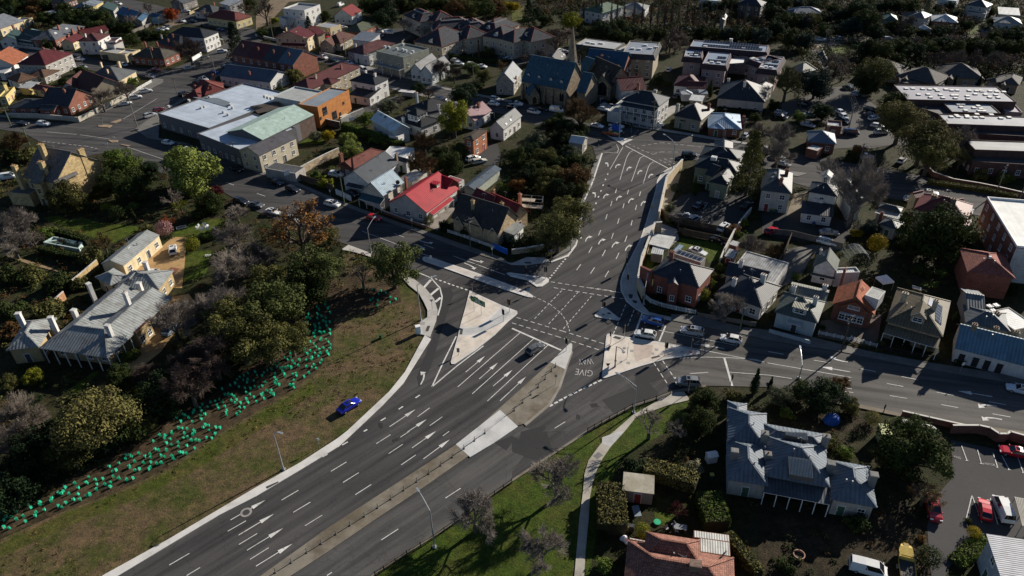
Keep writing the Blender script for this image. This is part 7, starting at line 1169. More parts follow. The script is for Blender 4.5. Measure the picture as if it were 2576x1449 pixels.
trees((3,2),[('cypress','deep',30,960,32,'tall dark cypress by the slip lane, smaller of two'),('round','dark',330,1010,120,'dark conifer left of the red brown one'),('round','deep',560,1090,215,'large dark bushy tree in the bank of greenery'),('round','brown',700,970,115,'red brown topped tree in the bank of greenery'),('round','grey',130,1090,125,'grey green bush next to the cypress'),('round','olive',830,1190,100,'round lit bush at the right end of the greenery'),('ball','lolive',1050,1310,80,'round lit bush beside the yellow shed'),('ball','lolive',1600,590,62,'round olive bush before the sandy roofed house'),(S,'deep',1320,540,95,'dark shrub under the verandah of the sandy roofed house'),(S,'olive',1140,545,50,'small shrub at the left of the sandy roofed house'),('cypress','lgreen',1900,250,28,'narrow lit shrub beside the sandy roofed house',dict(sq=.6)),(S,'dark',550,390,35,'small shrub at the courtyard corner'),(S,'green',200,1250,80,'low green shrub behind the slate mansion roof'),('round','dark',1480,1420,150,'dark crown beside the striped carport'),(S,'dark',1950,720,60,'dark garden plants before the blue terrace')])
trees((3,1),[('barewide','twigp',900,500,300,'very tall pale bare tree between the white two storey house and the low cottages',dict(sq=1.35)),('round','dark',1700,930,330,'huge dark conifer crown before the dusky red hip roof',dict(sq=1.1)),('round','dark',1480,1010,150,'dark lower crown left of the huge conifer'),('ball','yel',1105,1000,100,'round yellow shrub beside the arched trellis'),('round','bluegr',1040,850,100,'grey green tree below the low cottage cluster'),('bare','twigp',640,170,165,'spreading pale bare tree behind the attic gable'),('barewide','twigp',110,60,180,'broad brown bare tree at the upper street bend'),('round','org',900,70,75,'orange autumn tree at the lane corner'),('round','dark',850,120,70,'dark tree beside the orange one at the lane corner'),('pine','olive',1640,90,230,'dark flank of the olive pines over the lane'),('barewide','olive',1950,120,120,'brown tree before the lowest school wing, lower'),(S,'dark',1330,1000,60,'dark shrub under the huge conifer at left'),(S,'yel',900,880,70,'yellowish shrub at the foot of the very tall bare tree'),(S,'dark',1560,1250,90,'dark shrub below the huge conifer, centre'),(S,'green',1750,1290,60,'shrub by the little brown hip roof in the dark garden'),('barewide','brown',60,1060,110,'brown bare tree left of the grey back lane'),(S,'green',280,1320,55,'small green shrub on the grey back lane'),('round','deep',1960,980,100,'dark tree beside the white roofed brick block'),(S,'olive',2150,300,80,'shrub bed inside the school brick wall, left'),(S,'green',2400,330,90,'shrub bed inside the school brick wall, right'),(S,'dark',2480,1449,90,'dark shrub under the dusty red shingled house')])
tile();
for q in((690,770,82,'gumg','large olive gum above the planting tubes, nearest the two gums'),(600,840,85,'olive','large olive gum in the middle of the tree belt'),(530,880,76,'twigd','dark bare tree left in the tree belt below the gravel'),(660,860,66,'olive','olive tree at the lower fringe of the tree belt'),(760,720,70,'dark','dark tree behind the large olive gum'),(570,755,66,'twigp','grey bare tree at the top of the tree belt'),(470,955,72,'twigd','bare tree in the shaded hollow below the villa lawn'),(400,1000,66,'deep','dark tree right of the huge clumped gum'),(730,850,52,'olive','small olive tree among the planting tubes'),(300,1060,70,'dark','dark tree below the huge clumped gum'),(120,1130,80,'deep','dark tree in the black corner left of the tubes'),(210,1100,70,'deep','dark tree left of the huge gum trunk'),(20,1240,70,'deep','dark tree at the left edge above the tubes')):tree('gum' if q[3]in('olive','gumg')else('barewide' if 'twig' in q[3]else 'round'),q[3],q[0],q[1],q[2],q[4])
trees((3,3),[('round','dark',1480,190,340,'huge dark green tree overhanging the car park'),('round','dark',1300,260,200,'dark tree crown left of the huge one'),('autumn','twig',1590,610,175,'bare tree with a few orange leaves over the red pickup',dict(leaf='org')),('ball','dark',1630,1260,125,'round dark tree beside the yellow boat'),('ball','yel',2070,1010,68,'round golden shrub at the car park bay'),(S,'org',1550,1070,45,'small orange shrub above the boat'),(S,'dark',900,900,120,'dark shrubbery under the slate mansion corner'),(S,'dark',200,1330,110,'dark planting round the fire pit'),(S,'green',1960,1290,70,'green shrub at the pale corner building'),(S,'olive',640,90,90,'lit hedge shrub behind the mansion roof, left one'),(S,'green',800,190,90,'lit hedge shrub behind the mansion roof, right one'),(S,'dark',2020,890,40,'little shrub by the bay line')])
trees((1,3),[('barewide','twigp',2190,780,270,'bare tree on the grass verge nearest the curved lamp'),])
trees((2,3),[('barewide','twigp',450,430,280,'bare tree on the grass beside the pale footpath'),('barewide','twigp',300,1140,260,'bare tree at the bottom of the grass verge'),('bare','mar',1680,770,105,'small dark red bare tree on the back lawn'),('ball','ygreen',1310,990,82,'yellow green clipped ball behind the terracotta roof'),(S,'pale',1850,350,95,'pale ivy mound at the end of the hedge'),(S,'deep',1240,320,130,'dark ivy mound at the start of the hedge'),(S,'dark',900,1020,70,'dark shrub at the lower end of the tall hedge'),(S,'green',930,1330,100,'leafy shrub left of the terracotta roof')])
trees((0,2),[('round','ygreen',330,880,105,'bright green tree in front of the villa verandah'),('round','dark',1180,900,145,'dark tree at the front corner of the villa'),('pine','lolive',940,1340,390,'huge olive gum with clumped crown at the left'),('pine','olive',1430,1380,130,'olive lower crown right of the huge gum'),('barewide','twig',190,1250,270,'large bare tree at the left edge below the villa'),('barewide','twigd',1830,760,190,'dark bare tree on the slope below the gravel'),('barewide','twigp',1720,290,250,'grey bare tree reaching over the villa roof'),('barewide','twigp',2060,200,200,'grey bare tree right of the villa'),('gum','olive',2340,290,270,'olive gum with white dead branches'),(S,'yel',1480,1010,110,'golden brown shrubs under the bare trees'),('barewide','twigd',1450,830,140,'dark bare thicket at the end of the gravel'),('round','olive',90,960,110,'olive tree at the left edge before the villa'),(S,'green',1290,660,100,'green shrub along the villa verandah'),('barewide','twigd',2000,830,190,'dark bare tree above the planting tubes'),(S,'olive',500,190,170,'olive shrubbery left of the villa'),(S,'dark',90,200,150,'dark shrubbery at the left edge by the villa'),(S,'brown',80,420,130,'brown shrubbery below the left garden'),(S,'olive',1400,470,90,'shrub beside the villa bay'),('round','olive',2480,560,170,'olive gum at the top of the planted slope'),(S,'dark',1650,1090,120,'dark undergrowth below the golden shrubs'),(S,'dark',450,960,60,'clipped hedge end on the dark lawn'),('round','dark',2250,620,160,'dark undergrowth tree above the planted slope')])
trees((0,3),[('barewide','twig',150,40,260,'bare tree at the far left above the dark slope'),('round','deep',300,230,200,'dark tree in the deep shade at the left edge'),('round','deep',80,420,200,'dark tree at the lower left edge'),('pine','olive',700,180,230,'dark olive gum crown hanging over the planting tubes')])
def hedge(t,ps,w,h,col,label,size=.32,dens=34):
 tile(*t);p=[P(*q)for q in ps];tile();c=sum(p,Vector())/len(p);o=empty('hedge',(c.x,c.y,0),0,label,'hedge');m=MB();rr=random.Random(len(label))
 for a,b in zip(p,p[1:]):
  d=b-a;L=d.length;d.normalize();n=Vector((-d.y,d.x,0));ar=L*(w+2*h)
  for _ in range(int(ar*dens)):
   s=rr.random()*(w+2*h);x=rr.random()*L
   if s<h:q=n*(w/2)+Vector((0,0,s));nn=n
   elif s<h+w:q=n*(w/2-(s-h))+Vector((0,0,h));nn=Vector((0,0,1))
   else:q=-n*(w/2)+Vector((0,0,s-h-w));nn=-n
   q=a+d*x+q+Vector((rr.gauss(0,.09),rr.gauss(0,.09),rr.gauss(0,.09)));nn=(nn+Vector((rr.gauss(0,.6),rr.gauss(0,.6),rr.gauss(0,.6)))).normalized();tt=nn.orthogonal().normalized()*size*rr.uniform(.5,1);bb=nn.cross(tt)*.7
   m.face([q-tt*.5-bb*.5,q+tt*.5-bb*.5,q+tt*.5+bb*.5,q-tt*.5+bb*.5])
  m2=[a+n*(w/2-.15),b+n*(w/2-.15),b-n*(w/2-.15),a-n*(w/2-.15)];m.prism(m2,0,h-.15,1)
 off=tuple(o.location);me=m.mesh('foliage',[M('leaf',*LC[col],sc=1.5),M('bark',.03,.03,.015)],uv=False,off=off);link('foliage',me,o)
hedge((2,3),[(985,620),(1010,1040)],4.2,2.6,'lolive','tall wide clipped hedge beside the old garage')
hedge((2,3),[(1330,420),(1600,490),(1850,580)],2.6,2.4,'lolive','ivy covered hedge curving from the garage to the mansion')
hedge((2,3),[(1960,700),(2010,850),(2060,1000)],3.6,2.4,'green','ivy hedge between the back lawn and the mansion garden')
hedge((2,3),[(2150,1080),(2300,1250),(2480,1480)],1.3,1.8,'olive','thin hedge running right of the terracotta roof')
hedge((0,1),[(420,1080),(600,1130),(820,1180)],1.6,1.6,'dark','dark hedge along the near side of the empty pool')
hedge((0,1),[(560,905),(720,950),(900,1010)],1.4,1.5,'dark','dark hedge along the far side of the empty pool')
hedge((1,0),[(880,1300),(1040,1350),(1300,1449),(1480,1510)],2.2,2.4,'green','long loose hedge below the pale blue gable house')
hedge((2,0),[(2060,1115),(2300,1140),(2540,1150)],1.6,1.6,'deep','dark hedge in front of the wide grey house')
hedge((3,1),[(1600,400),(1850,440),(2150,480),(2500,560)],1.5,1.2,'olive','low hedge along the brick wall of the school grounds')
hedge((1,0),[(1650,520),(2000,590),(2300,640),(2560,640)],2,1.6,'dark','dark hedge along the front of the care home')
hedge((3,3),[(1880,1340),(2060,1180),(2170,1080)],2.2,.7,'green','low green bed between car park and pale corner building')
def inpoly(x,y,p):
 r=False;j=len(p)-1
 for i in range(len(p)):
  if(p[i][1]>y)!=(p[j][1]>y)and x<(p[j][0]-p[i][0])*(y-p[i][1])/(p[j][1]-p[i][1])+p[i][0]:r=not r
  j=i
 return r
EXB=[(min(q[0]for q in p),max(q[0]for q in p),min(q[1]for q in p),max(q[1]for q in p),p)for p in EXCL]
def blocked(x,y,mg=.6):
 for a,b,c,d,p in EXB:
  if a<=x<=b and c<=y<=d and inpoly(x,y,p):return True
 for k in BLK:
  dx,dy=x-k['a'].x,y-k['a'].y;s=dx*k['u'].x+dy*k['u'].y;t=dx*k['v'].x+dy*k['v'].y
  if-mg<s<k['L']+mg and-mg<t<k['W']+mg:return True
 return False
def scatter(s,dens,rad,hgt,n,size,cols,label,name='undergrowth',seed=3):
 p=[(q.x,q.y)for q in pts(s)];x0,x1=min(q[0]for q in p),max(q[0]for q in p);y0,y1=min(q[1]for q in p),max(q[1]for q in p);rr=random.Random(seed);m=MB()
 for _ in range(int((x1-x0)*(y1-y0)*dens)):
  x,y=rr.uniform(x0,x1),rr.uniform(y0,y1)
  if not inpoly(x,y,p)or blocked(x,y,rad*.8):continue
  r=rad*rr.uniform(.5,1.3);h=hgt*rr.uniform(.4,1.2);mi=rr.randrange(len(cols))
  leafquads(m,rr,Vector((x,y,h*.45)),r,n,size,h/r*.55,.5,mi)
 o=m.build(name,[M('leaf',*LC[c],sc=.5)for c in cols]);o['kind']='stuff';o['label']=label;return o
scatter('d: -30 350,100 400,215 400,300 400,420 440,560 480,660 560,760 590,900 620,960 700,900 725,760 770,690 870,600 950,440 1040,300 1140,150 1230,-30 1300',.16,1.1,1.2,34,.42,('dark','olive','brown','deep'),'tangle of dark garden shrubs and ground cover under the trees of the left gardens',seed=5)
scatter('d: 1290 380,1500 400,1490 460,1460 520,1440 600,1380 650,1290 650,1200 560,1180 470,1230 400',.22,1.2,1.5,36,.42,('dark','deep','olive'),'dark undergrowth of the grove left of the uphill road',seed=6)
scatter('d: 1300 -6,1930 -6,2620 -6,2620 210,2260 205,2060 190,1940 110,1740 95,1500 100,1380 60',.11,2.4,3.4,60,.62,('deep','dark','brown','twigd','dark'),'thick dark undergrowth of the shaded hillside wood along the top',seed=7)
scatter('d: 1010 -6,1300 -6,1330 60,1240 40,1060 15',.08,2.4,3,60,.6,('olive','dark','brown'),'undergrowth of the wood above the care home',seed=8)
scatter('d: 140 20,330 70,320 110,180 60,90 100,-20 80,-20 -6,180 -6',.06,2.0,2.4,50,.55,('dark','deep','brown'),'undergrowth between the houses at the top left',seed=9)
scatter('d: 0 120,400 40,640 10,1000 140,1500 330,1250 420,900 480,640 390,400 200,0 330',.03,1.1,1.3,36,.42,('dark','green','olive','brown'),'garden planting between the houses of the left hillside',seed=10)
scatter('d: 1680 440,1980 380,2620 560,2620 950,1932 850,1640 800',.06,.9,1.1,30,.34,('dark','green','olive','brown'),'back garden planting between the houses right of the uphill road',seed=11)
scatter('d: 1500 1160,1760 1010,1830 1000,2160 1030,2330 1060,2330 1449,1500 1449',.14,.8,.8,26,.32,('dark','deep','brown','olive'),'dark garden planting around the slate roofed mansion',seed=12)
scatter('d: 100 1340,600 1120,900 1000,1050 900,1066 820,1000 740,900 760,840 880,700 1005,560 1085,300 1240,0 1380,0 1449,240 1449',.42,.40,.26,11,.2,('tan','olive','brown','green','tan'),'tufts of dry grass on the verge beside the outbound road',name='grass_tufts',seed=13)
scatter('d: 1560 330,1932 372,2160 410,2160 440,1900 400,1700 380',.02,.7,.8,20,.3,('dark','olive'),'low planting along the upper street',seed=14)
TG=MB();
for i in range(3):
 a,b=[Vector((.25*math.cos(t),.25*math.sin(t),0))for t in(i*2.094,(i+1)*2.094)];TG.face([a,b,b+Vector((0,0,.55)),a+Vector((0,0,.55))])
GM=M('plain',.03,.42,.26);mg,_t,_b=nt('green sleeve',.5,.3);
_tr=N(_t,'ShaderNodeBsdfTranslucent');_tr.inputs[0].default_value=(.06,.80,.52,1);_b.inputs['Base Color'].default_value=(.045,.62,.40,1);_ms=N(_t,'ShaderNodeMixShader');_ms.inputs[0].default_value=.4
_t.links.new(_b.outputs[0],_ms.inputs[1]);_t.links.new(_tr.outputs[0],_ms.inputs[2]);_t.links.new(_ms.outputs[0],_t.nodes['Material Output'].inputs[0])
TGM=TG.mesh('sleeve',mg,uv=False);st=MB()
st.tube((.22,0,0),(.22,0,.7),.025,.025,4)
STM=st.mesh('stake',M('plain',.3,.24,.14),uv=False)
NG=[0]
def guards(s,step,label,group,lim):
 p=[(q.x,q.y)for q in pts(s)];x0,x1=min(q[0]for q in p),max(q[0]for q in p);y0,y1=min(q[1]for q in p),max(q[1]for q in p);rr=random.Random(4);out=[]
 ca,sa=math.cos(R(38)),math.sin(R(38));n=int(160/step)
 for i in range(-n,n):
  for j in range(-n,n):
   u,v=i*step+rr.gauss(0,.30*step),(j+.5*(i%2))*step*.95+rr.gauss(0,.28*step);x,y=(x0+x1)/2+u*ca-v*sa,(y0+y1)/2+u*sa+v*ca
   if inpoly(x,y,p)and rr.random()<.84:out.append((x,y))
 out.sort(key=lambda q:math.hypot(*q));rest=MB()
 for x,y in out[lim:]:
  a=rr.random()*6
  for i in range(3):A,B=[Vector((x+.25*math.cos(a+t),y+.25*math.sin(a+t),.03))for t in(i*2.094,(i+1)*2.094)];rest.face([A,B,B+Vector((0,0,.55)),A+Vector((0,0,.55))])
 if out[lim:]:o=rest.build('distant_tree_guards',mg);o['kind']='stuff';o['label']='farther green tree guard sleeves up the slope'
 for x,y in out[:lim]:
  o=empty('tree_guard',(x,y,.03),rr.random()*6.28,label,'tree guard',group);s_=rr.uniform(.8,1.05)
  a=link('sleeve',TGM,o,(0,0,0),0,s_);a.rotation_euler=(rr.gauss(0,.10),rr.gauss(0,.10),0);link('stake',STM,o,(0,0,0),0,s_)
guards('d: -5 1292,60 1262,102 1248,165 1226,200 1210,245 1194,262 1185,302 1151,365 1128,425 1068,465 1040,532 1000,550 988,600 944,640 930,681 920,719 897,741 850,749 832,756 802,794 775,816 755,831 774,838 865,831 897,819 915,799 932,771 951,730 987,709 996,671 1012,627 1027,605 1044,572 1073,550 1090,520 1118,487 1136,447 1156,400 1184,317 1214,277 1231,211 1262,175 1276,111 1295,19 1334,-5 1342',1.27,'green plastic tree guard sleeve staked on the long mulched slope','tree guards on the long mulched slope',266)
guards('d: 905 720,925 712,985 730,1000 752,990 768,940 772,912 758',1.75,'green plastic tree guard sleeve under the sunlit corner gum','tree guards under the corner gum',28)
def fence(t,ps,h,style,label,mat,z=0.0,name=None,cat=None,sp=2.4,th=.12,top=False):
 tile(*t);q=[P(*p,z=h if top else 0)for p in ps];tile();q=[Vector((p.x,p.y,z))for p in q];c=sum(q,Vector())/len(q);nm=name or('wall' if style=='wall' else 'fence');o=empty(nm,(c.x,c.y,0),0,label,cat or nm)
 body=MB();posts=[]
 for a,b in zip(q,q[1:]):
  d=b-a;L=d.length
  if L<.05:continue
  d.normalize();n=Vector((-d.y,d.x,0));up=Vector((0,0,1));mid=(a+b)/2
  if style=='wall':
   body.obox(mid+up*h/2,d*(L/2+th*.4),n*th,up*h/2);body.obox(mid+up*(h+.04),d*(L/2+th*.5),n*(th+.05),up*.05,1)
  elif style=='paling':body.obox(mid+up*(h/2+.05),d*L/2,n*.03,up*h/2)
  elif style in('picket','iron'):
   for zz in(.25,h-.25):body.obox(mid+up*zz,d*L/2,n*.025,up*.04)
   k=int(L/(.28 if style=='picket' else .2));w=.07 if style=='picket' else .018
   for i in range(k):body.obox(a+d*(i+.5)*L/k+n*.035+up*h/2,d*w,n*.012,up*h/2)
  elif style=='rail':
   for zz in(.3,.55,.8):body.obox(mid+up*zz*h,d*L/2,n*.03,up*.04)
  elif style=='cable':
   for zz in(.45,.85):body.tube(a+up*h*zz,b+up*h*zz,.018,.018,4)
  if style!='wall':
   k=max(1,int(round(L/sp)))if style!='cable' else 1
   for i in range(k+(1 if b is q[-1]else 0)):posts.append(a+d*(L*i/k))
 off=tuple(o.location);cap=M('plain',.5,.48,.44)
 link({'wall':'wall_body','paling':'palings','picket':'pickets','iron':'bars','rail':'rails','cable':'cables'}[style],body.mesh('panel',[mat,mat if style!='wall' else cap],off=off),o)
 for p in posts[:95]:
  m=MB();r=.055;m.box(p.x-r,p.y-r,z,p.x+r,p.y+r,z+h+.06)
  if style=='cable':m.box(p.x-.14,p.y-.14,z,p.x+.14,p.y+.14,z+.12)
  link('post',m.mesh('post',mat,uv=False,off=off),o)
 return o
TIM=M('timber',.10,.075,.055);TIMG=M('timber',.17,.15,.13);LIME=M('wall',.66,.54,.36);WF=M('plain',.68,.68,.66)
fence((2,1),[(1715,155),(1640,235),(1558,330),(1520,500),(1482,680)],2.9,'wall','tall sandstone coloured retaining wall along the upper right of the uphill road',LIME,th=.2,top=True)
fence((2,1),[(1505,785),(1440,790),(1400,890),(1340,1050),(1310,1120),(1272,1335),(1325,1449)],2.9,'wall','tall sandstone coloured retaining wall beside the white carport, lower on the road',LIME,th=.2,top=True)
fence((2,2),[(1345,110),(1390,150),(1500,190),(1650,225),(1845,265)],1.1,'picket','curved white picket fence in front of the brick corner house',WF)
fence((2,2),[(1860,290),(2100,330),(2300,365),(2450,390)],1.1,'paling','low brown timber fence in front of the charcoal hip cottage',TIMG)
fence((2,1),[(1480,690),(1550,760),(1640,800),(1900,850),(2150,900),(2215,925)],1.7,'paling','dark paling fence along the lower edge of the small car park',TIM)
fence((2,1),[(1670,900),(1800,930),(2000,970),(2165,1015)],1.7,'paling','dark paling fence along the top of the lawn with the white sedan',TIM)
fence((2,1),[(2400,690),(2310,800),(2225,925),(2165,1040),(2120,1130),(2085,1220)],1.5,'wall','pale rendered boundary wall running down past the little white outbuildings',M('wall',.5,.47,.42))
fence((3,1),[(230,950),(160,1100),(60,1300)],1.6,'paling','dark timber fence between the leafless tree and the grey back lane',TIM)
fence((3,1),[(-20,905),(240,930),(480,990),(740,1060)],1.6,'paling','brown timber fence below the parking court',TIMG)
fence((3,2),[(505,470),(660,500),(815,535),(830,520),(950,560),(1090,600)],1.0,'rail','white railed fence and gate before the terracotta gabled house',WF,sp=1.2)
fence((3,2),[(1100,610),(1230,640),(1450,685),(1650,725)],1.1,'iron','black iron fence before the sandy brown roofed house',M('plain',.03,.03,.03))
fence((3,2),[(1340,1290),(1600,1350),(2000,1440)],1.2,'wall','low brick street wall beside the striped carport',BRD)
fence((3,3),[(1830,10),(2090,10),(2200,35),(2290,95),(2370,95),(2400,72),(2600,130)],1.8,'wall','zigzag brick wall between the street and the car park',BRD)
fence((1,1),[(1055,570),(1130,605),(1200,640),(1282,680)],1.2,'picket','white picket fence before the pale blue gabled cottage',WF)
fence((1,1),[(395,345),(560,400),(700,440),(780,480)],1.9,'paling','dark tall paling fence along the garden with the white SUV',TIM)
fence((1,1),[(810,505),(890,540),(960,575)],1.5,'wall','short white block wall beside the green power pole',WF)
fence((1,1),[(395,340),(520,270),(700,175),(840,110)],2.3,'wall','old rubble stone wall between the grey garage and the garden',M('stone',.42,.33,.22),th=.2)
fence((1,1),[(1290,700),(1450,760),(1600,810),(1715,850)],.8,'wall','low brick garden wall before the bright red roofed house',BR)
fence((1,1),[(1930,890),(2100,945),(2250,1000),(2400,1055)],.9,'picket','low white fence before the gothic stone cottage',WF)
fence((2,1),[(0,1110),(150,1090),(320,1060)],1.3,'wall','low sandstone wall at the corner under the dark grove',M('stone',.34,.27,.18),th=.2)
fence((1,1),[(2390,1050),(2460,1085),(2530,1115)],1.5,'paling','bright blue sheeted fence at the gothic cottage corner',M('plain',.02,.12,.50))
fence((0,0),[(85,1185),(380,1190),(800,1228),(960,1150),(1110,1075),(1300,975)],1.7,'wall','long cream rendered wall round the brick corner cottage',M('wall',.5,.46,.39))
fence((0,0),[(1305,965),(1400,905),(1530,830)],1.2,'picket','white picket fence before the cream hip roofed house',WF)
fence((0,0),[(1940,615),(2030,560)],1.5,'wall','short white wall beside the corner shop',WF)
fence((0,0),[(30,450),(200,480),(400,505),(620,535),(820,570)],1.0,'wall','low pale fence wall along the side street at far left',M('wall',.45,.43,.4))
fence((0,0),[(1290,350),(1400,310),(1540,255)],1.5,'paling','pale timber fence below the dark trees by the billboard',TIMG)
fence((0,0),[(1910,150),(1960,125),(2005,100)],1.3,'paling','sunny timber fence beside the white sedan at the top',M('timber',.35,.28,.17))
fence((1,0),[(0,365),(140,400),(280,430)],1.0,'wall','low white wall along the lawn of the white cube house',M('wall',.5,.49,.46))
fence((1,0),[(640,545),(760,570),(890,600)],1.0,'wall','low white wall before the half timbered bungalow',M('wall',.5,.49,.46))
fence((1,0),[(860,1260),(960,1205),(1085,1150)],2.2,'wall','grey schoolyard wall with basketball hoop',M('wall',.24,.24,.24))
fence((1,0),[(650,1240),(760,1270),(850,1290)],2.2,'wall','dark brick wall below the timber clad block',M('brick',.09,.06,.05))
fence((1,0),[(1470,450),(1560,385)],1.6,'paling','pale timber fence at the right of the walled car park',TIMG)
fence((1,0),[(1100,360),(1170,300)],2.0,'paling','timber fence at the end of the mossy green roofed house',TIMG)
fence((2,0),[(1092,1205),(1250,1245),(1400,1280),(1500,1300)],1.1,'picket','grey white picket fence before the double verandah hotel',WF)
fence((3,0),[(540,520),(570,590),(610,660)],1.2,'wall','stone kerb wall beside the sunny bank',M('stone',.3,.27,.22))
fence((3,1),[(1580,255),(1650,330),(1850,400),(2100,440),(2300,480),(2600,550)],1.5,'wall','long red brown brick wall of the school grounds',M('brick',.20,.08,.045))
fence((0,1),[(1000,1245),(880,1350),(760,1449)],2.2,'wall','stone topped wall behind the sandstone villa',M('wall',.5,.36,.18))
fence((0,2),[(665,110),(580,190),(505,265)],2.0,'wall','orange brick garden wall left of the sandstone villa',M('brick',.38,.2,.1))
fence((2,2),[(1590,1075),(1450,1125),(1210,1205),(900,1375),(760,1449)],1.0,'iron','dark iron rail fence along the slip lane kerb',M('plain',.04,.04,.035),z=.1,sp=2.0)
fence((1,3),[(2576,515),(2310,700),(2000,930),(1790,1075),(1520,1240),(1290,1395),(1200,1449)],1.0,'iron','dark iron rail fence along the kerb of the lower grass verge',M('plain',.04,.04,.035),z=.1,sp=2.0)
tile();
cab=[(200,1410),(360,1310),(515,1210),(660,1120),(808,1025),(950,935),(1095,845),(1228,758),(1360,672),(1490,583),(1620,497),(1742,415),(1862,333),(1978,250),(2095,165),(2200,85),(2305,10)];cab2=[(25,1230),(110,1150),(190,1070),(265,995),(335,915),(397,835),(438,790)]
fence((1,3),[(x,y+12)for x,y in cab]+[((x+2576),(y-1449)+12)for x,y in cab2],.95,'cable','post and cable barrier along the middle of the median strip',M('steel',.22,.22,.20),z=.2)
STL=M('steel',.42,.44,.45);STD=M('steel',.12,.12,.13)
def reach(base,x,y):
 X,Y=D(x,y);b=None
 for i in range(40,320):
  z=i*.05;d=_rt*base.x+_fw*base.y+_n*(CH-z);e=abs(CY+F*d.y/d.z-Y)
  if b is None or e<b[0]:b=(e,z)
 return b[1]
def lamp(t,b,top,head,label,twin=False,mat=None,bt=None):
 mat=mat or STL;tile(*t);base=P(*b);h=reach(base,*top)if bt is None else bt;hd=P(*head,z=h+.7);o=empty('street_lamp',(base.x,base.y,.05),0,label,'street lamp');d=hd-Vector((base.x,base.y,h+.7));d.z=0
 if d.length>5:d=d.normalized()*4
 m=MB();m.tube((0,0,0),(0,0,h),.13,.08,8);m.tube((0,0,0),(0,0,.5),.18,.17,8);m.obox((0,0,.06),(.28,0,0),(0,.28,0),(0,0,.06));link('pole',m.mesh('pole',mat,uv=False),o)
 m=MB();pr=Vector((0,0,h-.1))
 for i in range(1,7):t_=i/6;q=Vector((d.x*t_,d.y*t_,h-.1+.8*math.sin(t_*1.57)));m.tube(pr,q,.06,.05,6);pr=q
 if twin:m.tube((0,0,h-.9),pr,.035,.035,5)
 link('arm',m.mesh('arm',mat,uv=False),o)
 m=MB();e=d.normalized();n=Vector((-e.y,e.x,0));m.obox(pr+e*.35,e*.45,n*.17,Vector((0,0,.07)));m.obox(pr+e*.4-Vector((0,0,.08)),e*.3,n*.13,Vector((0,0,.02)),1);link('lamp_head',m.mesh('lamp_head',[M('steel',.4,.42,.45),M('plain',.5,.5,.48)],uv=False),o)
 return o
lamp((1,3),(1798,1160),(1755,790),(1640,600),'curved steel street lamp on the lower grass verge arching over the road')
lamp((1,3),(280,378),(175,20),(225,5),'steel street lamp on the dry verge beside the outbound kerb')
lamp((1,2),(1660,325),(1625,-30),(1780,-110),'steel street lamp at the corner footpath by the white cabinet')
lamp((1,1),(1157,1092),(1125,850),(1205,725),'steel street lamp on the left kerb opposite the red hatchback')
lamp((2,2),(1225,1255),(1255,990),(1080,870),'twin armed street lamp beside the pale footpath and slip lane',True)
lamp((3,2),(312,905),(358,775),(316,560),'steel street lamp rising behind the trees on the right hand street',True)
lamp((2,1),(1612,262),(1650,-10),(1540,-90),'street lamp at the top end of the sandstone coloured wall')
lamp((2,2),(1035,803),(1058,590),(1110,625),'dark street lamp standing on the large triangular island',mat=STD)
lamp((2,2),(1325,165),(1345,-10),(1365,-130),'pale street lamp behind the lower retaining wall by the brick corner house')
lamp((2,0),(1075,1400),(1085,1080),(1010,1050),'tall lamp mast on the small island at the upper junction')
lamp((2,1),(590,1080),(600,860),(690,755),'street lamp half hidden in the big olive gum by the uphill road')
TLB=M('plain',.012,.012,.013)
def signal(t,b,label,face=None,h=3.3,n=1):
 tile(*t);base=P(*b);o=empty('traffic_light',(base.x,base.y,.2),0,label,'traffic light','traffic lights of the junction')
 m=MB();m.tube((0,0,0),(0,0,h),.065,.06,7);m.tube((0,0,h),(0,0,h+.15),.06,.02,7,1);link('pole',m.mesh('pole',[M('steel',.4,.42,.42),M('plain',.6,.55,.1)],uv=False),o)
 a=face if face is not None else 0
 for i in range(n):
  f=Vector((math.cos(a+i*1.6),math.sin(a+i*1.6),0));r=Vector((-f.y,f.x,0));c=f*.16+r*(.12 if n==1 else-.1)+Vector((0,0,h-.75))
  m=MB();m.obox(c,f*.10,r*.16,Vector((0,0,.48)));m.obox(c-f*.02,f*.01,r*.34,Vector((0,0,.66)));sh=link('signal_head',m.mesh('signal_head',TLB,uv=False),o)
  for k,colr in enumerate(((.10,.01,.01),(.10,.06,.01),(.01,.10,.06))):
   m=MB();q=c+f*.10+Vector((0,0,.3-.3*k));m.tube(q,q+f*.03,.10,.10,10);link('lens',m.mesh('lens',M('glass',*colr),uv=False),sh)
 return o
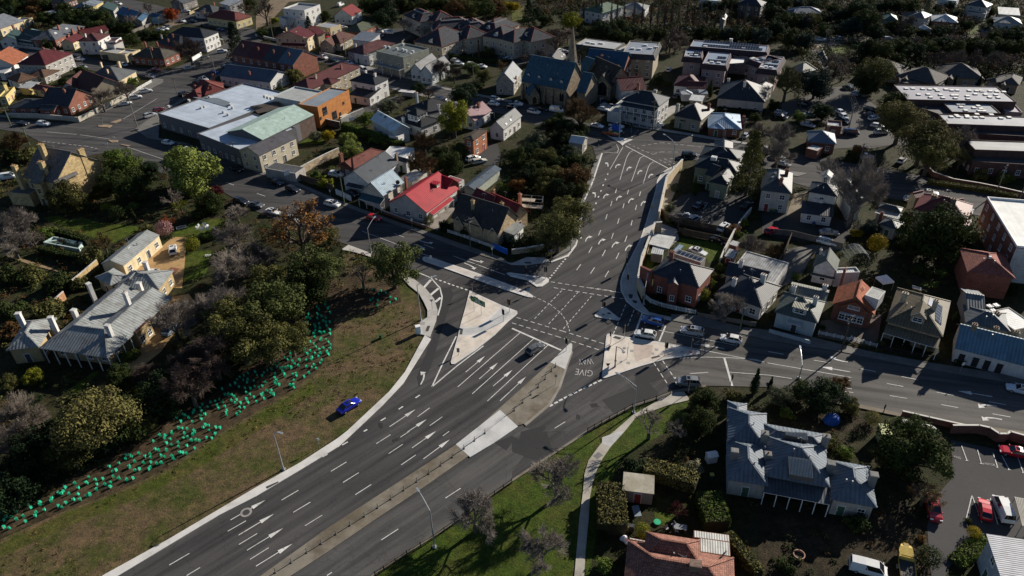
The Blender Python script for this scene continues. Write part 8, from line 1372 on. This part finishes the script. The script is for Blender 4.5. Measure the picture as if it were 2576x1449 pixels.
for t,b,l,f,n in(((2,2),(545,640),'traffic light on the nose of the median',R(220),1),((2,2),(915,275),'traffic light on the smallest triangular island',R(40),2),((2,2),(992,570),'traffic light at the top left corner of the large triangular island',R(170),1),((2,2),(1128,515),'traffic light on the upper edge of the large triangular island, beside the corner one',R(60),2),((2,2),(1535,690),'traffic light in the middle of the large triangular island',R(-30),2),((2,2),(1795,660),'traffic light with orange base near the tip of the large triangular island',R(-20),1),((2,2),(1772,1062),'traffic light at the slip lane kerb below the grey SUV',R(160),1),((2,2),(2190,1012),'traffic light by the cypress at the slip lane stop line',R(-20),1),((1,2),(2552,248),'traffic light at the right point of the splitter island, upper one',R(230),2),((1,2),(2490,345),'traffic light at the right point of the splitter island, lower one',R(230),1),((2,1),(143,1370),'traffic light on the left turn island, left of two',R(210),1),((2,1),(335,1365),'traffic light on the left turn island, right of two',R(40),2),((2,1),(1150,1270),'white capped signal post on the right kerb of the uphill road',R(200),1),((2,1),(1160,1440),'traffic light at the corner footpath below the retaining wall',R(210),1),((2,0),(1118,1440),'traffic light on the small island at the upper junction',R(200),2),((2,0),(1198,1340),'traffic light at the kerb before the hotel fence',R(230),1),((2,1),(1640,240),'traffic light at the top of the retaining wall footpath',R(200),1),((2,2),(1315,205),'traffic light at the bend of the curved picket fence',R(170),1),((2,1),(870,60),'traffic light at the top left kerb of the uphill road',R(200),1)):signal(t,b,l,f,3.3,n)
POLES=[]
def pole(t,b,top,label,mat=None,arms=1,tx=None):
 tile(*t);base=P(*b);h=min(11.5,max(5.5,reach(base,*top)));o=empty('power_pole',(base.x,base.y,0),0,label,'power pole');m=MB();m.tube((0,0,0),(0,0,h),.17,.12,8);link('pole',m.mesh('pole',mat or M('timber',.22,.20,.15),uv=False),o)
 for i in range(arms):
  a=.6+(i*.2);d=Vector((math.cos(a),math.sin(a),0));m=MB();z=h-.4-i*.9;m.obox((0,0,z),d*1.1,Vector((-d.y,d.x,0))*.06,Vector((0,0,.07)));ca=link('crossarm',m.mesh('crossarm',M('plain',.2,.18,.15),uv=False),o)
  for k in(-1,-.4,.4,1):m=MB();q=d*k+Vector((0,0,z));m.tube(q,q+Vector((0,0,.22)),.05,.04,6);link('insulator',m.mesh('insulator',M('plain',.45,.42,.38),uv=False),ca)
 POLES.append((base,h));return o
PG=M('timber',.16,.20,.13);PB=M('timber',.30,.28,.24)
for q in(((0,0),(120,1280),(25,1080),'green grey power pole at the far left junction kerb',PG),((0,0),(300,1460),(215,1280),'green power pole with transformer behind the mansion trees',PG),((0,0),(1385,1282),(1262,975),'leaning pale power pole in the middle of the wide junction',PB,2),((0,0),(1795,985),(1730,780),'power pole beside the maroon hipped roofs',None),((0,0),(2180,785),(2105,540),'pale power pole by the blue hatchback',PB),((0,0),(548,475),(488,300),'green power pole before the long brick terrace',PG),((0,0),(1842,168),(1805,0),'brown power pole on the upper street corner',None),((0,0),(1595,205),(1545,10),'power pole left of the rust coloured tree',None),((0,0),(1560,670),(1515,480),'timber pole at the brick corner cottage wall',None),((0,0),(2420,590),(2385,380),'power pole against the tall conifer',None),((1,1),(892,612),(838,310),'green power pole on the kerb beside the white block wall',PG),((0,1),(2390,205),(2330,-20),'green power pole beside the cream two storey house',PG),((1,0),(178,405),(125,160),'grey power pole on the lawn before the white cube house',None),((1,0),(912,605),(885,380),'brown power pole before the rusty maroon shop roof',None),((1,0),(1452,755),(1428,540),'power pole at the awning of the two storey shop block',None),((1,0),(2190,850),(2190,660),'power pole with white notice at the kerb before the church hall',None),((1,1),(2160,1062),(2130,745),'grey power pole before the gothic stone cottage',M('timber',.18,.18,.17),2),((2,0),(455,1060),(460,840),'slim pole before the church porch',None),((2,0),(1412,1312),(1440,1010),'tall power pole at the hotel corner',None),((2,0),(2312,1440),(2345,1190),'power pole right of the pale blue roofed bungalow',PB,2),((3,0),(558,505),(612,290),'sunlit pole on the bank in the wood',PB),((3,0),(815,1282),(868,1040),'power pole in the school lane between parked cars',PB,2),((3,1),(915,205),(975,-10),'power pole beside the yellow shrub on the lane corner',PB),((3,1),(2292,505),(2405,210),'tall power pole before the white flat roof',PB,2),((3,2),(735,645),(862,280),'brown power pole before the terracotta gabled house',M('timber',.14,.10,.07),2),((2,2),(2292,430),(2360,200),'thick green grey pole before the charcoal hip cottage',PG),((3,1),(2525,570),(2580,450),'slim pole above the parapet of the white flat roof',PB)):
 pole(*q[:4],mat=q[4],arms=q[5]if len(q)>5 else 1)
def wire(i,j,label):
 (a,ha),(b,hb)=POLES[i],POLES[j];c=(a+b)/2;o=empty('power_line',(c.x,c.y,0),0,label,'power line');m=MB();d=(b-a).normalized();n=Vector((-d.y,d.x,0))
 for k in(-.9,-.3,.3,.9):
  pr=None
  for s in range(13):
   t=s/12;q=a.lerp(b,t)+n*k;q=Vector((q.x-c.x,q.y-c.y,ha*(1-t)+hb*t-.25-1.2*t*(1-t)))
   if pr is not None:m.tube(pr,q,.014,.014,3,0,False)
   pr=q
 link('wires',m.mesh('wires',M('plain',.05,.05,.05),uv=False),o)
for i,j,l in((10,16,'power line strung past the bright red roof between two street poles'),(11,10,'power line along the street from the cream house to the white block wall'),(2,3,'power line from the leaning junction pole toward the maroon hips'),(3,4,'power line beside the dark cars on the side street'),(24,25,'power line before the pale blue cottage on the right hand street'),(20,21,'power line over the school lane from the wood'),(21,22,'power line down the school lane'),(23,22,'power line over the far right street'),(13,14,'power line along the shop fronts'),(14,15,'power line from the shop block to the church hall kerb')):wire(i,j,l)
def board(t,b,w,h,z,mat,label,rz=0.0,posts=1,name='road_sign',cat='road sign',shape='rect',edge=None,pm=None):
 tile(*t);q=[P(*p)for p in b];c=sum(q,Vector())/len(q);o=empty(name,(c.x,c.y,.1),rz,label,cat)
 if len(q)==2:d=q[1]-q[0];rz=math.atan2(d.y,d.x);o.rotation_euler=(0,0,rz);xs=[-d.length/2,d.length/2]
 else:xs=[0]if posts==1 else[-w*.3,w*.3]
 for x in xs:m=MB();m.tube((x,.05,0),(x,.05,z+h*.8),.045,.045,6);link('post',m.mesh('post',pm or M('steel',.4,.4,.38),uv=False),o)
 m=MB()
 if shape=='rect':m.box(-w/2,-.03,z,w/2,.0,z+h)
 elif shape=='tri':m.face([(-w/2,-.03,z+h),(w/2,-.03,z+h),(0,-.03,z)]);m.face([(-w/2,.0,z+h),(w/2,.0,z+h),(0,.0,z)])
 elif shape=='dia':m.face([(0,-.03,z),(w/2,-.03,z+h/2),(0,-.03,z+h),(-w/2,-.03,z+h/2)]);m.face([(0,0,z),(w/2,0,z+h/2),(0,0,z+h),(-w/2,0,z+h/2)])
 elif shape=='arrow':m.face([(-w/2,-.03,z+h/2),(-w/2+h*.45,-.03,z),(w/2,-.03,z),(w/2,-.03,z+h),(-w/2+h*.45,-.03,z+h)]);m.face([(-w/2,0,z+h/2),(-w/2+h*.45,0,z),(w/2,0,z),(w/2,0,z+h),(-w/2+h*.45,0,z+h)],1)
 link('panel',m.mesh('panel',[mat,edge or mat],uv=False),o);return o
GRS=M('plain',.01,.14,.07);WTS=M('plain',.75,.75,.73);BKS=M('plain',.02,.02,.02)
o=board((1,2),[(2195,243),(2268,280)],4.6,1.35,2.6,GRS,'green arrow shaped direction sign on two posts on the splitter island',posts=2,shape='arrow',edge=M('steel',.3,.3,.3))
m=MB();z=2.6;m.face([(-2.2,-.04,z+.68),(-1.75,-.04,z+.15),(-1.55,-.04,z+.15),(-1.95,-.04,z+.68),(-1.55,-.04,z+1.2),(-1.75,-.04,z+1.2)])
for x0,x1,zz,hh in((-.75,.2,1.02,.12),(.35,.9,1.02,.12),(-.5,.9,.68,.12),(-.7,.1,.32,.14),(.2,1.4,.32,.14),(1.65,1.95,.9,.14),(1.65,2.05,.4,.16)):m.box(x0,-.045,z+zz,x1,-.035,z+zz+hh)
link('lettering',m.mesh('lettering',WTS,uv=False),o);m=MB();m.box(-1.4,-.045,z+.5,-.95,-.035,z+.85);link('route_marker',m.mesh('route_marker',M('plain',.5,.4,.02),uv=False),o);m=MB();m.box(-.8,-.04,z+1.35,.4,0,z+1.6);link('top_plate',m.mesh('top_plate',M('steel',.3,.3,.32),uv=False),o)
board((1,2),[(1775,225)],.85,.75,2.0,M('plain',.45,.35,.4),'triangular give way sign on the left footpath corner',shape='tri');board((1,2),[(2180,60)],.7,.65,2.0,M('plain',.4,.2,.2),'triangular give way sign at the top of the splitter island',shape='tri')
o=board((1,2),[(2038,685)],.55,1.0,.9,BKS,'black chevron board on the lower tail of the splitter island');m=MB()
for k in range(3):zz=1.0+k*.3;m.face([(-.2,-.04,zz),(-.05,-.04,zz),(.2,-.04,zz+.2),(.05,-.04,zz+.2)])
link('chevron',m.mesh('chevron',WTS,uv=False),o)
board((2,2),[(960,865)],.9,.8,1.7,STD,'back of a triangular sign at the lower left of the large triangular island',shape='tri');board((2,2),[(1158,720)],2.4,.9,2.2,GRS,'green direction board seen edge on, on the large triangular island',rz=R(78));board((2,2),[(440,978)],.5,.6,1.9,M('steel',.35,.35,.33),'small sign on a pole on the broad end of the median')
board((2,1),[(395,1165)],.8,.7,1.9,M('plain',.25,.2,.35),'triangular sign at the shaded corner under the grove',shape='tri');board((2,1),[(1400,690)],.75,.75,1.4,M('plain',.6,.33,.02),'yellow diamond warning sign against the retaining wall',rz=R(150),shape='dia')
o=board((2,0),[(1010,1375),(1075,1390)],3.0,1.9,2.2,M('plain',.01,.07,.40),'large blue direction board with green lower panel at the upper junction',posts=2);m=MB();m.box(-1.5,-.04,1.6,1.5,0,2.2);link('lower_panel',m.mesh('lower_panel',M('plain',.01,.12,.05),uv=False),o)
board((1,1),[(335,385)],1.9,1.5,2.2,WTS,'white slatted sign board on posts beside the grey garage',rz=R(35),posts=2,name='sign_board',cat='sign');board((1,1),[(1575,850)],.4,.7,2.0,WTS,'white parking sign on the kerb before the red roofed house');board((1,1),[(1762,1185)],.5,.7,.9,WTS,'keep left sign at the nose of the long median island');board((1,1),[(755,545)],.35,.6,1.9,WTS,'small pole sign beside the white SUV');board((1,1),[(2378,1135)],.35,.5,1.9,WTS,'small white sign on the kerb by the blue fence')
board((0,1),[(1080,42)],1.2,.5,1.2,WTS,'white arrow board on the small traffic island at far left');board((0,0),[(1160,1425)],.6,.6,1.0,WTS,'white keep left sign on the small brown island');board((0,0),[(1040,1262)],.5,.5,2.2,M('steel',.3,.3,.3),'sign pole on the brown corner island');board((2,2),[(160,75)],.6,.6,1.1,M('plain',.1,.25,.45),'blue keep left sign on the tip of the long median island')
o=board((0,0),[(1580,265)],3.0,3.0,1.2,M('plain',.20,.30,.34),'tilted blue grey billboard on the fence at the top left',rz=R(30),posts=2,name='billboard',cat='billboard');m=MB()
for k in range(4):m.face([(-1.1+.5*k,-.04,1.6),(-.8+.5*k,-.04,1.6),(-.9+.5*k,-.04,2.6+.3*(k%2)),(-1.0+.5*k,-.04,2.6)])
link('picture',m.mesh('picture',M('plain',.05,.08,.10),uv=False),o)
board((1,3),[(642,155)],.35,.5,1.6,WTS,'tiny sign on a stake in the dry verge');board((3,2),[(1925,865)],.5,.7,2.0,WTS,'parking sign on the kerb before the blue terrace');board((2,0),[(330,1020)],1.6,1.2,.6,WTS,'white notice board before the church',posts=2,name='notice_board',cat='notice board')
def simple(name,label,cat,t,x,y,parts,rz=0.0,z=0.0,z0=0.0):
 tile(*t);p=P(x,y,z0);o=empty(name,(p.x,p.y,z),rz,label,cat)
 for nm,fn,mt in parts:m=MB();fn(m);link(nm,m.mesh(nm,mt,uv=False),o)
 return o
simple('utility_cabinet','tall white utility cabinet on the footpath by the corner lamp','cabinet',(1,2),1635,460,[('cabinet_body',lambda m:m.box(-.45,-.4,0,.45,.4,1.75),M('plain',.62,.72,.74)),('door',lambda m:m.box(-.40,-.43,.1,.40,-.40,1.6),M('plain',.55,.66,.68)),('cap',lambda m:m.box(-.5,-.45,1.75,.5,.45,1.83),WTS)],R(20),.2)
simple('wheelie_bin','green litter bin standing alone on the dry verge','bin',(1,2),1255,505,[('bin_body',lambda m:m.box(-.25,-.25,0,.25,.25,.75),M('plain',.02,.10,.05)),('lid',lambda m:m.box(-.28,-.28,.75,.28,.28,.83),M('plain',.015,.07,.035))])
simple('clothes_line','rotary clothes line loaded with white washing in the left garden','clothes line',(0,1),2065,895,[('pole',lambda m:m.tube((0,0,0),(0,0,2.3),.04,.04,6),STL),('arms',lambda m:[m.tube((0,0,2.0),(1.9*math.cos(k*1.57+.4),1.9*math.sin(k*1.57+.4),2.4),.025,.02,4)for k in range(4)],STL),*[('garment',lambda m:(lambda a,r,w,h:m.face([(r*math.cos(a),r*math.sin(a),2.25),(r*math.cos(a)+w*math.cos(a+1.57),r*math.sin(a)+w*math.sin(a+1.57),2.25),(r*math.cos(a)+w*math.cos(a+1.57)+.1,r*math.sin(a)+w*math.sin(a+1.57),2.25-h),(r*math.cos(a)+.05,r*math.sin(a)-.1,2.2-h)]))(rnd.random()*6.28,rnd.uniform(.4,1.8),rnd.uniform(.4,.8),rnd.uniform(.4,.9)),M('plain',.7,.7,.74))for _ in range(22)]])
simple('tarpaulin','crumpled silver white sheet lying on the lawn by the gravel','sheet',(0,1),2095,1125,[('folds',lambda m:[m.face([(x,y,.1+.18*((i*7+j*5)%3)/2),(x+.35,y,.1+.18*((i*7+j*5+2)%3)/2),(x+.35,y+.3,.1+.18*((i*3+j*5)%3)/2),(x,y+.3,.12)])for i,x in enumerate((-.8,-.45,-.1,.25))for j,y in enumerate((-.45,-.15,.15))],M('plain',.62,.63,.65))])
simple('garden_bed_frame','small white metal frame lying on the garden lawn','frame',(0,1),1825,845,[('frame_bars',lambda m:[m.box(-1.2,-.6,.05,1.2,-.5,.35),m.box(-1.2,.5,.05,1.2,.6,.35),m.box(-1.2,-.5,.05,-1.1,.5,.35),m.box(1.1,-.5,.05,1.2,.5,.35)],M('plain',.5,.52,.53))],R(25))
tile(0,1);q=[P(*k)for k in((455,1020),(555,965),(840,1025),(800,1085))];c=sum(q,Vector())/4;o=empty('swimming_pool',(c.x,c.y,0),0,'drained pale blue swimming pool among dark hedges','pool');m=MB();off=tuple(o.location);PL=M('plain',.40,.50,.48)
m.face([v+Vector((0,0,.03))for v in q]);link('basin_floor',m.mesh('basin_floor',M('plain',.09,.12,.11),uv=False,off=off),o);m=MB()
for a,b in zip(q,q[1:]+q[:1]):d=(b-a);n=Vector((-d.y,d.x,0)).normalized()*.15;m.obox((a+b)/2+Vector((0,0,.5)),d/2,n,Vector((0,0,.5)))
link('basin_wall',m.mesh('basin_wall',PL,uv=False,off=off),o);m=MB();
for k in range(4):e=q[0].lerp(q[1],.5)+(q[3]-q[0]).normalized()*(.6+.5*k)+(q[2]-q[1]).normalized()*.6;m.obox(e+Vector((0,0,.4-.09*k)),Vector((.9,.3,0)),Vector((-.1,.3,0)),Vector((0,0,.4-.09*k)))
link('steps',m.mesh('steps',PL,uv=False,off=off),o)
sheet('earth_path',pts('0,1: 70 1110,300 1180,560 1265,590 1290,300 1215,60 1130'),M('concrete',.30,.21,.12,st=.5))
tile(3,1);c=P(865,1165);o=empty('trellis_arch',(c.x,c.y,0),R(0),'white metal barrel arched trellis in the dark back garden','trellis');
def arch(m):
 for y in[-2.0+.5*k for k in range(9)]:
  pr=None
  for i in range(13):a=math.pi*i/12;p=Vector((2.4*math.cos(a),y,1.5+1.6*math.sin(a)));(m.tube(pr,p,.03,.03,4)if pr else None);pr=p
m=MB();arch(m);link('hoops',m.mesh('hoops',M('plain',.36,.38,.40),uv=False),o);m=MB()
for i in range(0,13,2):a=math.pi*i/12;m.tube((2.4*math.cos(a),-2,1.5+1.6*math.sin(a)),(2.4*math.cos(a),2,1.5+1.6*math.sin(a)),.025,.025,4)
link('rails',m.mesh('rails',M('plain',.36,.38,.40),uv=False),o)
for x in(-2.4,2.4):
 for y in(-2,2):m=MB();m.tube((x,y,0),(x,y,1.5),.04,.04,5);link('leg',m.mesh('leg',M('plain',.36,.38,.40),uv=False),o)
tile(3,1);c=P(1150,1449);o=empty('marquee',(c.x,c.y,0),R(12),'peaked white marquee beside the terracotta gabled house','marquee');m=MB();z=2.3
for i in range(4):a,b=[Vector((1.9*math.cos(k*1.571+.785),1.9*math.sin(k*1.571+.785),z))for k in(i,i+1)];m.face([a,b,(0,0,3.5)]);m.face([a,b,b-Vector((0,0,.35)),a-Vector((0,0,.35))])
link('canopy',m.mesh('canopy',M('plain',.75,.76,.8),uv=False),o)
for i in range(4):m=MB();x,y=1.85*math.cos(i*1.571+.785),1.85*math.sin(i*1.571+.785);m.tube((x,y,0),(x,y,z),.04,.04,5);link('leg',m.mesh('leg',STL,uv=False),o)
tile(3,2);c=P(638,1340);o=empty('tent',(c.x,c.y,0),R(20),'bright blue dome tent in the shade beside the slate mansion','tent');m=MB();m.ball((0,0,.1),1.5,1.3,1.5,10,6);link('canopy',m.mesh('canopy',M('plain',.01,.07,.32),uv=False),o);m=MB();m.tube((-1.5,0,.1),(0,0,1.66),.02,.02,4);m.tube((0,0,1.66),(1.5,0,.1),.02,.02,4);link('tent_pole',m.mesh('tent_pole',STL,uv=False),o)
simple('fire_pit','round terracotta rimmed fire pit in the dark yard','fire pit',(3,3),308,1250,[('rim',lambda m:[m.obox((.75*math.cos(k*.314),.75*math.sin(k*.314),.25),(.06*math.cos(k*.314),.06*math.sin(k*.314),0),(-.12*math.sin(k*.314),.12*math.cos(k*.314),0),(0,0,.25))for k in range(20)],M('plain',.40,.24,.16)),('ash_bed',lambda m:m.tube((0,0,0),(0,0,.15),.68,.68,16),M('plain',.05,.045,.04))])
def tablefn(w,d,h,mt):
 return[('tabletop',lambda m:m.box(-w/2,-d/2,h-.05,w/2,d/2,h),mt)]+[('leg',(lambda x,y:lambda m:m.tube((x,y,0),(x,y,h-.05),.035,.035,5))(x,y),mt)for x in(-w*.42,w*.42)for y in(-d*.42,d*.42)]
simple('garden_table','grey topped table on the dark deck behind the old garage','table',(2,3),1250,825,tablefn(1.1,2.0,.75,M('plain',.20,.24,.28)),R(5))
simple('garden_table','pale outdoor dining table on the back lawn','table',(2,3),1690,985,tablefn(1.9,1.0,.74,M('plain',.22,.24,.26)),R(-12))
for x,y,l,rz in((1555,985,'pale garden chair at the left of the outdoor dining table',.3),(1655,1010,'pale garden chair in front of the outdoor dining table',1.4),(1620,950,'pale garden chair behind the outdoor dining table',-1.2)):
 simple('garden_chair',l,'chair',(2,3),x,y,[('seat',lambda m:m.box(-.25,-.25,.4,.25,.25,.45),M('plain',.3,.31,.32)),('backrest',lambda m:m.box(-.25,.22,.45,.25,.27,.95),M('plain',.3,.31,.32))]+[('leg',(lambda a,b:lambda m:m.tube((a,b,0),(a,b,.4),.02,.02,4))(a,b),M('plain',.3,.31,.32))for a in(-.22,.22)for b in(-.22,.22)],rz)
simple('barbecue','covered black barbecue beside the tall clipped hedge','barbecue',(2,3),1165,985,[('cover',lambda m:[m.box(-.9,-.4,.1,.9,.4,.95),m.box(-.8,-.3,.95,.8,.3,1.1)],M('plain',.04,.04,.045)),('wheel',lambda m:m.tube((-.7,-.45,.12),(-.7,.45,.12),.12,.12,10),BKS)],R(-8))
simple('sandpit','bright green sand tub on the back lawn','tub',(2,3),1460,915,[('tub',lambda m:[m.tube((0,0,0),(0,0,.28),.5,.55,14)],M('plain',.01,.35,.16)),('sand',lambda m:m.tube((0,0,.2),(0,0,.29),.45,.45,14),M('plain',.02,.4,.2))])
simple('covered_stand','white sheet draped over a stand at the corner of the terracotta roof','cover',(2,3),1130,1100,[('cover',lambda m:[m.ball((0,0,.6),.5,.45,.62,7,4),m.ball((.3,-.4,.3),.4,.35,.35,6,4),m.ball((-.35,.2,.35),.35,.3,.4,6,4)],M('plain',.7,.68,.74)),('stand',lambda m:m.tube((0,0,0),(0,0,1.2),.05,.05,5),STD)])
simple('storage_box','small white gabled storage box beside the dark evergreens','box',(2,3),2000,290,[('box_body',lambda m:m.box(-.8,-.6,0,.8,.6,1.5),M('plain',.6,.58,.55)),('lid',lambda m:[m.face([(-.9,-.7,1.5),(.9,-.7,1.5),(.9,0,1.9),(-.9,0,1.9)]),m.face([(-.9,.7,1.5),(.9,.7,1.5),(.9,0,1.9),(-.9,0,1.9)])],WTS)],R(10))
for t,x,y,c,l in(((3,1),30,690,(.45,.30,.02),'yellow lidded wheelie bin behind the cream two storey house'),((3,1),75,700,(.02,.12,.08),'green wheelie bin behind the cream two storey house'),((3,1),455,825,(.02,.06,.3),'blue bin at the back door of the white two storey house'),((3,1),475,790,(.35,.03,.03),'red bin at the back door of the white two storey house'),((3,2),650,300,(.5,.36,.02),'yellow bin beside the terracotta gabled house'),((2,3),2005,470,(.40,.34,.05),'yellow lidded bin in the side yard of the slate mansion'),((1,0),1330,720,(.4,.14,.02),'orange bin on the shop footpath')):
 simple('wheelie_bin',l,'bin',t,x,y,[('bin_body',lambda m:m.box(-.3,-.3,0,.3,.3,.95),M('plain',.02,.06,.05)),('lid',lambda m:m.box(-.33,-.33,.95,.33,.33,1.05),M('plain',*c))])
simple('basketball_hoop','basketball backboard standing over the schoolyard wall','basketball hoop',(1,0),975,1290,[('post',lambda m:m.tube((0,0,0),(0,0,3.2),.07,.06,6),STD),('backboard',lambda m:m.box(-.9,-.05,2.8,.9,.0,3.9),WTS),('ring',lambda m:[m.tube((.23*math.cos(k*.63),-.3+.23*math.sin(k*.63),3.05),(.23*math.cos(k*.63+.63),-.3+.23*math.sin(k*.63+.63),3.05),.02,.02,4)for k in range(10)],M('plain',.5,.1,.02))],R(20))
simple('bike_rack','wavy yellow painted rail on the schoolyard ground','rail',(1,0),1005,1135,[('rail_tube',lambda m:[m.tube((-3+k*.3,.7*math.sin(k*.9),.35),(-3+(k+1)*.3,.7*math.sin((k+1)*.9),.35),.08,.08,5)for k in range(20)],M('plain',.5,.33,.03)),('feet',lambda m:[m.tube((x,.0,0),(x,0,.35),.05,.05,5)for x in(-2.6,0,2.6)],M('plain',.4,.28,.03))],R(25))
simple('bus_shelter','small white roofed shelter on the paved street','shelter',(1,0),1525,985,[('roof',lambda m:m.box(-3,-1.2,2.4,3,1.2,2.55),M('plain',.5,.48,.48)),('back_panel',lambda m:m.box(-3,1.0,.2,3,1.1,2.4),M('plain',.35,.35,.36))]+[('post',(lambda x:lambda m:m.tube((x,-1,0),(x,-1,2.4),.05,.05,5))(x),STL)for x in(-2.8,2.8)],R(-20))
simple('pergola','white timber pergola frame on the care home lawn','pergola',(1,0),2125,560,[('beams',lambda m:[m.box(-3,y,2.4,3,y+.12,2.55)for y in(-1.8,1.7)]+[m.box(x,-2,2.55,x+.1,2,2.68)for x in(-2.7,-1.6,-.5,.6,1.7,2.6)],M('plain',.42,.38,.3))]+[('post',(lambda x,y:lambda m:m.tube((x,y,0),(x,y,2.4),.06,.06,5))(x,y),M('plain',.42,.38,.3))for x in(-2.8,2.8)for y in(-1.7,1.7)],R(-10))
tile(2,1);c=P(195,690);o=empty('scaffold',(c.x,c.y,0),R(-12),'steel scaffold with plank decks at the rear of the gothic stone cottage','scaffold');m=MB()
for x in(-3,0,3):
 for y in(-1,1):m.tube((x,y,0),(x,y,4.6),.035,.035,5)
for z in(1.8,3.6,4.5):
 for y in(-1,1):m.tube((-3,y,z),(3,y,z),.03,.03,5)
 for x in(-3,0,3):m.tube((x,-1,z),(x,1,z),.03,.03,5)
m.tube((-3,-1,0),(0,-1,3.6),.03,.03,4);link('tubes',m.mesh('tubes',M('steel',.4,.4,.38),uv=False),o);m=MB();m.box(-3,-.9,1.85,3,.9,1.9);m.box(-3,-.9,3.65,1,.9,3.7);link('planks',m.mesh('planks',M('plain',.4,.34,.26),uv=False),o)
def person(t,x,y,label,top,leg,rz,skin=(.35,.2,.14)):
 tile(*t);p=P(x,y);me=bpy.data.meshes.new('body');V=[(0,0,.92),(0,0,1.15),(0,0,1.42),(0,.01,1.52),(0,.02,1.66),(.2,0,1.40),(.25,.02,1.12),(.24,.1,.86),(-.2,0,1.40),(-.25,-.02,1.12),(-.23,.08,.86),(.09,0,.88),(.1,.06,.48),(.1,-.02,.06),(.1,.14,.03),(-.09,0,.88),(-.1,-.08,.48),(-.1,-.16,.06),(-.1,-.0,.03),(0,.02,1.76)]
 E=[(0,1),(1,2),(2,3),(3,4),(4,19),(2,5),(5,6),(6,7),(2,8),(8,9),(9,10),(0,11),(11,12),(12,13),(13,14),(0,15),(15,16),(16,17),(17,18)];Rr=[.14,.14,.15,.055,.10,.06,.05,.04,.06,.05,.04,.09,.065,.045,.04,.09,.065,.045,.04,.07]
 me.from_pydata(V,E,[]);ob=bpy.data.objects.new('tmp',me);COL.objects.link(ob);ob.modifiers.new('s','SKIN');sv=me.skin_vertices[0].data
 for i,r in enumerate(Rr):sv[i].radius=(r,r*.8 if i<3 else r);sv[i].use_root=(i==0)
 ob.modifiers.new('u','SUBSURF').levels=1;dg=bpy.context.evaluated_depsgraph_get();dg.update();nm=bpy.data.meshes.new_from_object(ob.evaluated_get(dg));bpy.data.objects.remove(ob)
 nm.materials.clear();[nm.materials.append(M('plain',*c))for c in(top,leg,skin,(.03,.02,.015))]
 for f in nm.polygons:z=f.center.z;f.material_index=1 if z<.95 and abs(f.center.x)<.2 else(3 if z>1.74 else(2 if z>1.5 or(abs(f.center.x)>.19 and z<.95)else 0));f.use_smooth=True
 o=empty('person',(p.x,p.y,.19),rz,label,'person');link('body',nm,o)
person((2,0),888,1030,'person in white clothes standing before the gothic hall, left of two',(.6,.6,.62),(.5,.5,.52),.4);person((2,0),908,1030,'person in white top standing before the gothic hall, right of two',(.62,.6,.6),(.05,.05,.08),-.6);person((2,2),1262,322,'person in dark red top walking over the crossing beside the blue SUV',(.16,.03,.03),(.03,.03,.05),1.2);person((3,2),1160,1250,'person in dark clothes on the footpath above the round lit bush',(.05,.03,.04),(.03,.03,.04),.5)
simple('traffic_cone','orange traffic cone at the foot of the signal near the island tip','traffic cone',(2,2),1800,655,[('cone',lambda m:m.tube((0,0,.05),(0,0,.75),.2,.04,10),M('plain',.6,.1,.02)),('base',lambda m:m.box(-.25,-.25,0,.25,.25,.05),M('plain',.5,.08,.02))],0,.22)
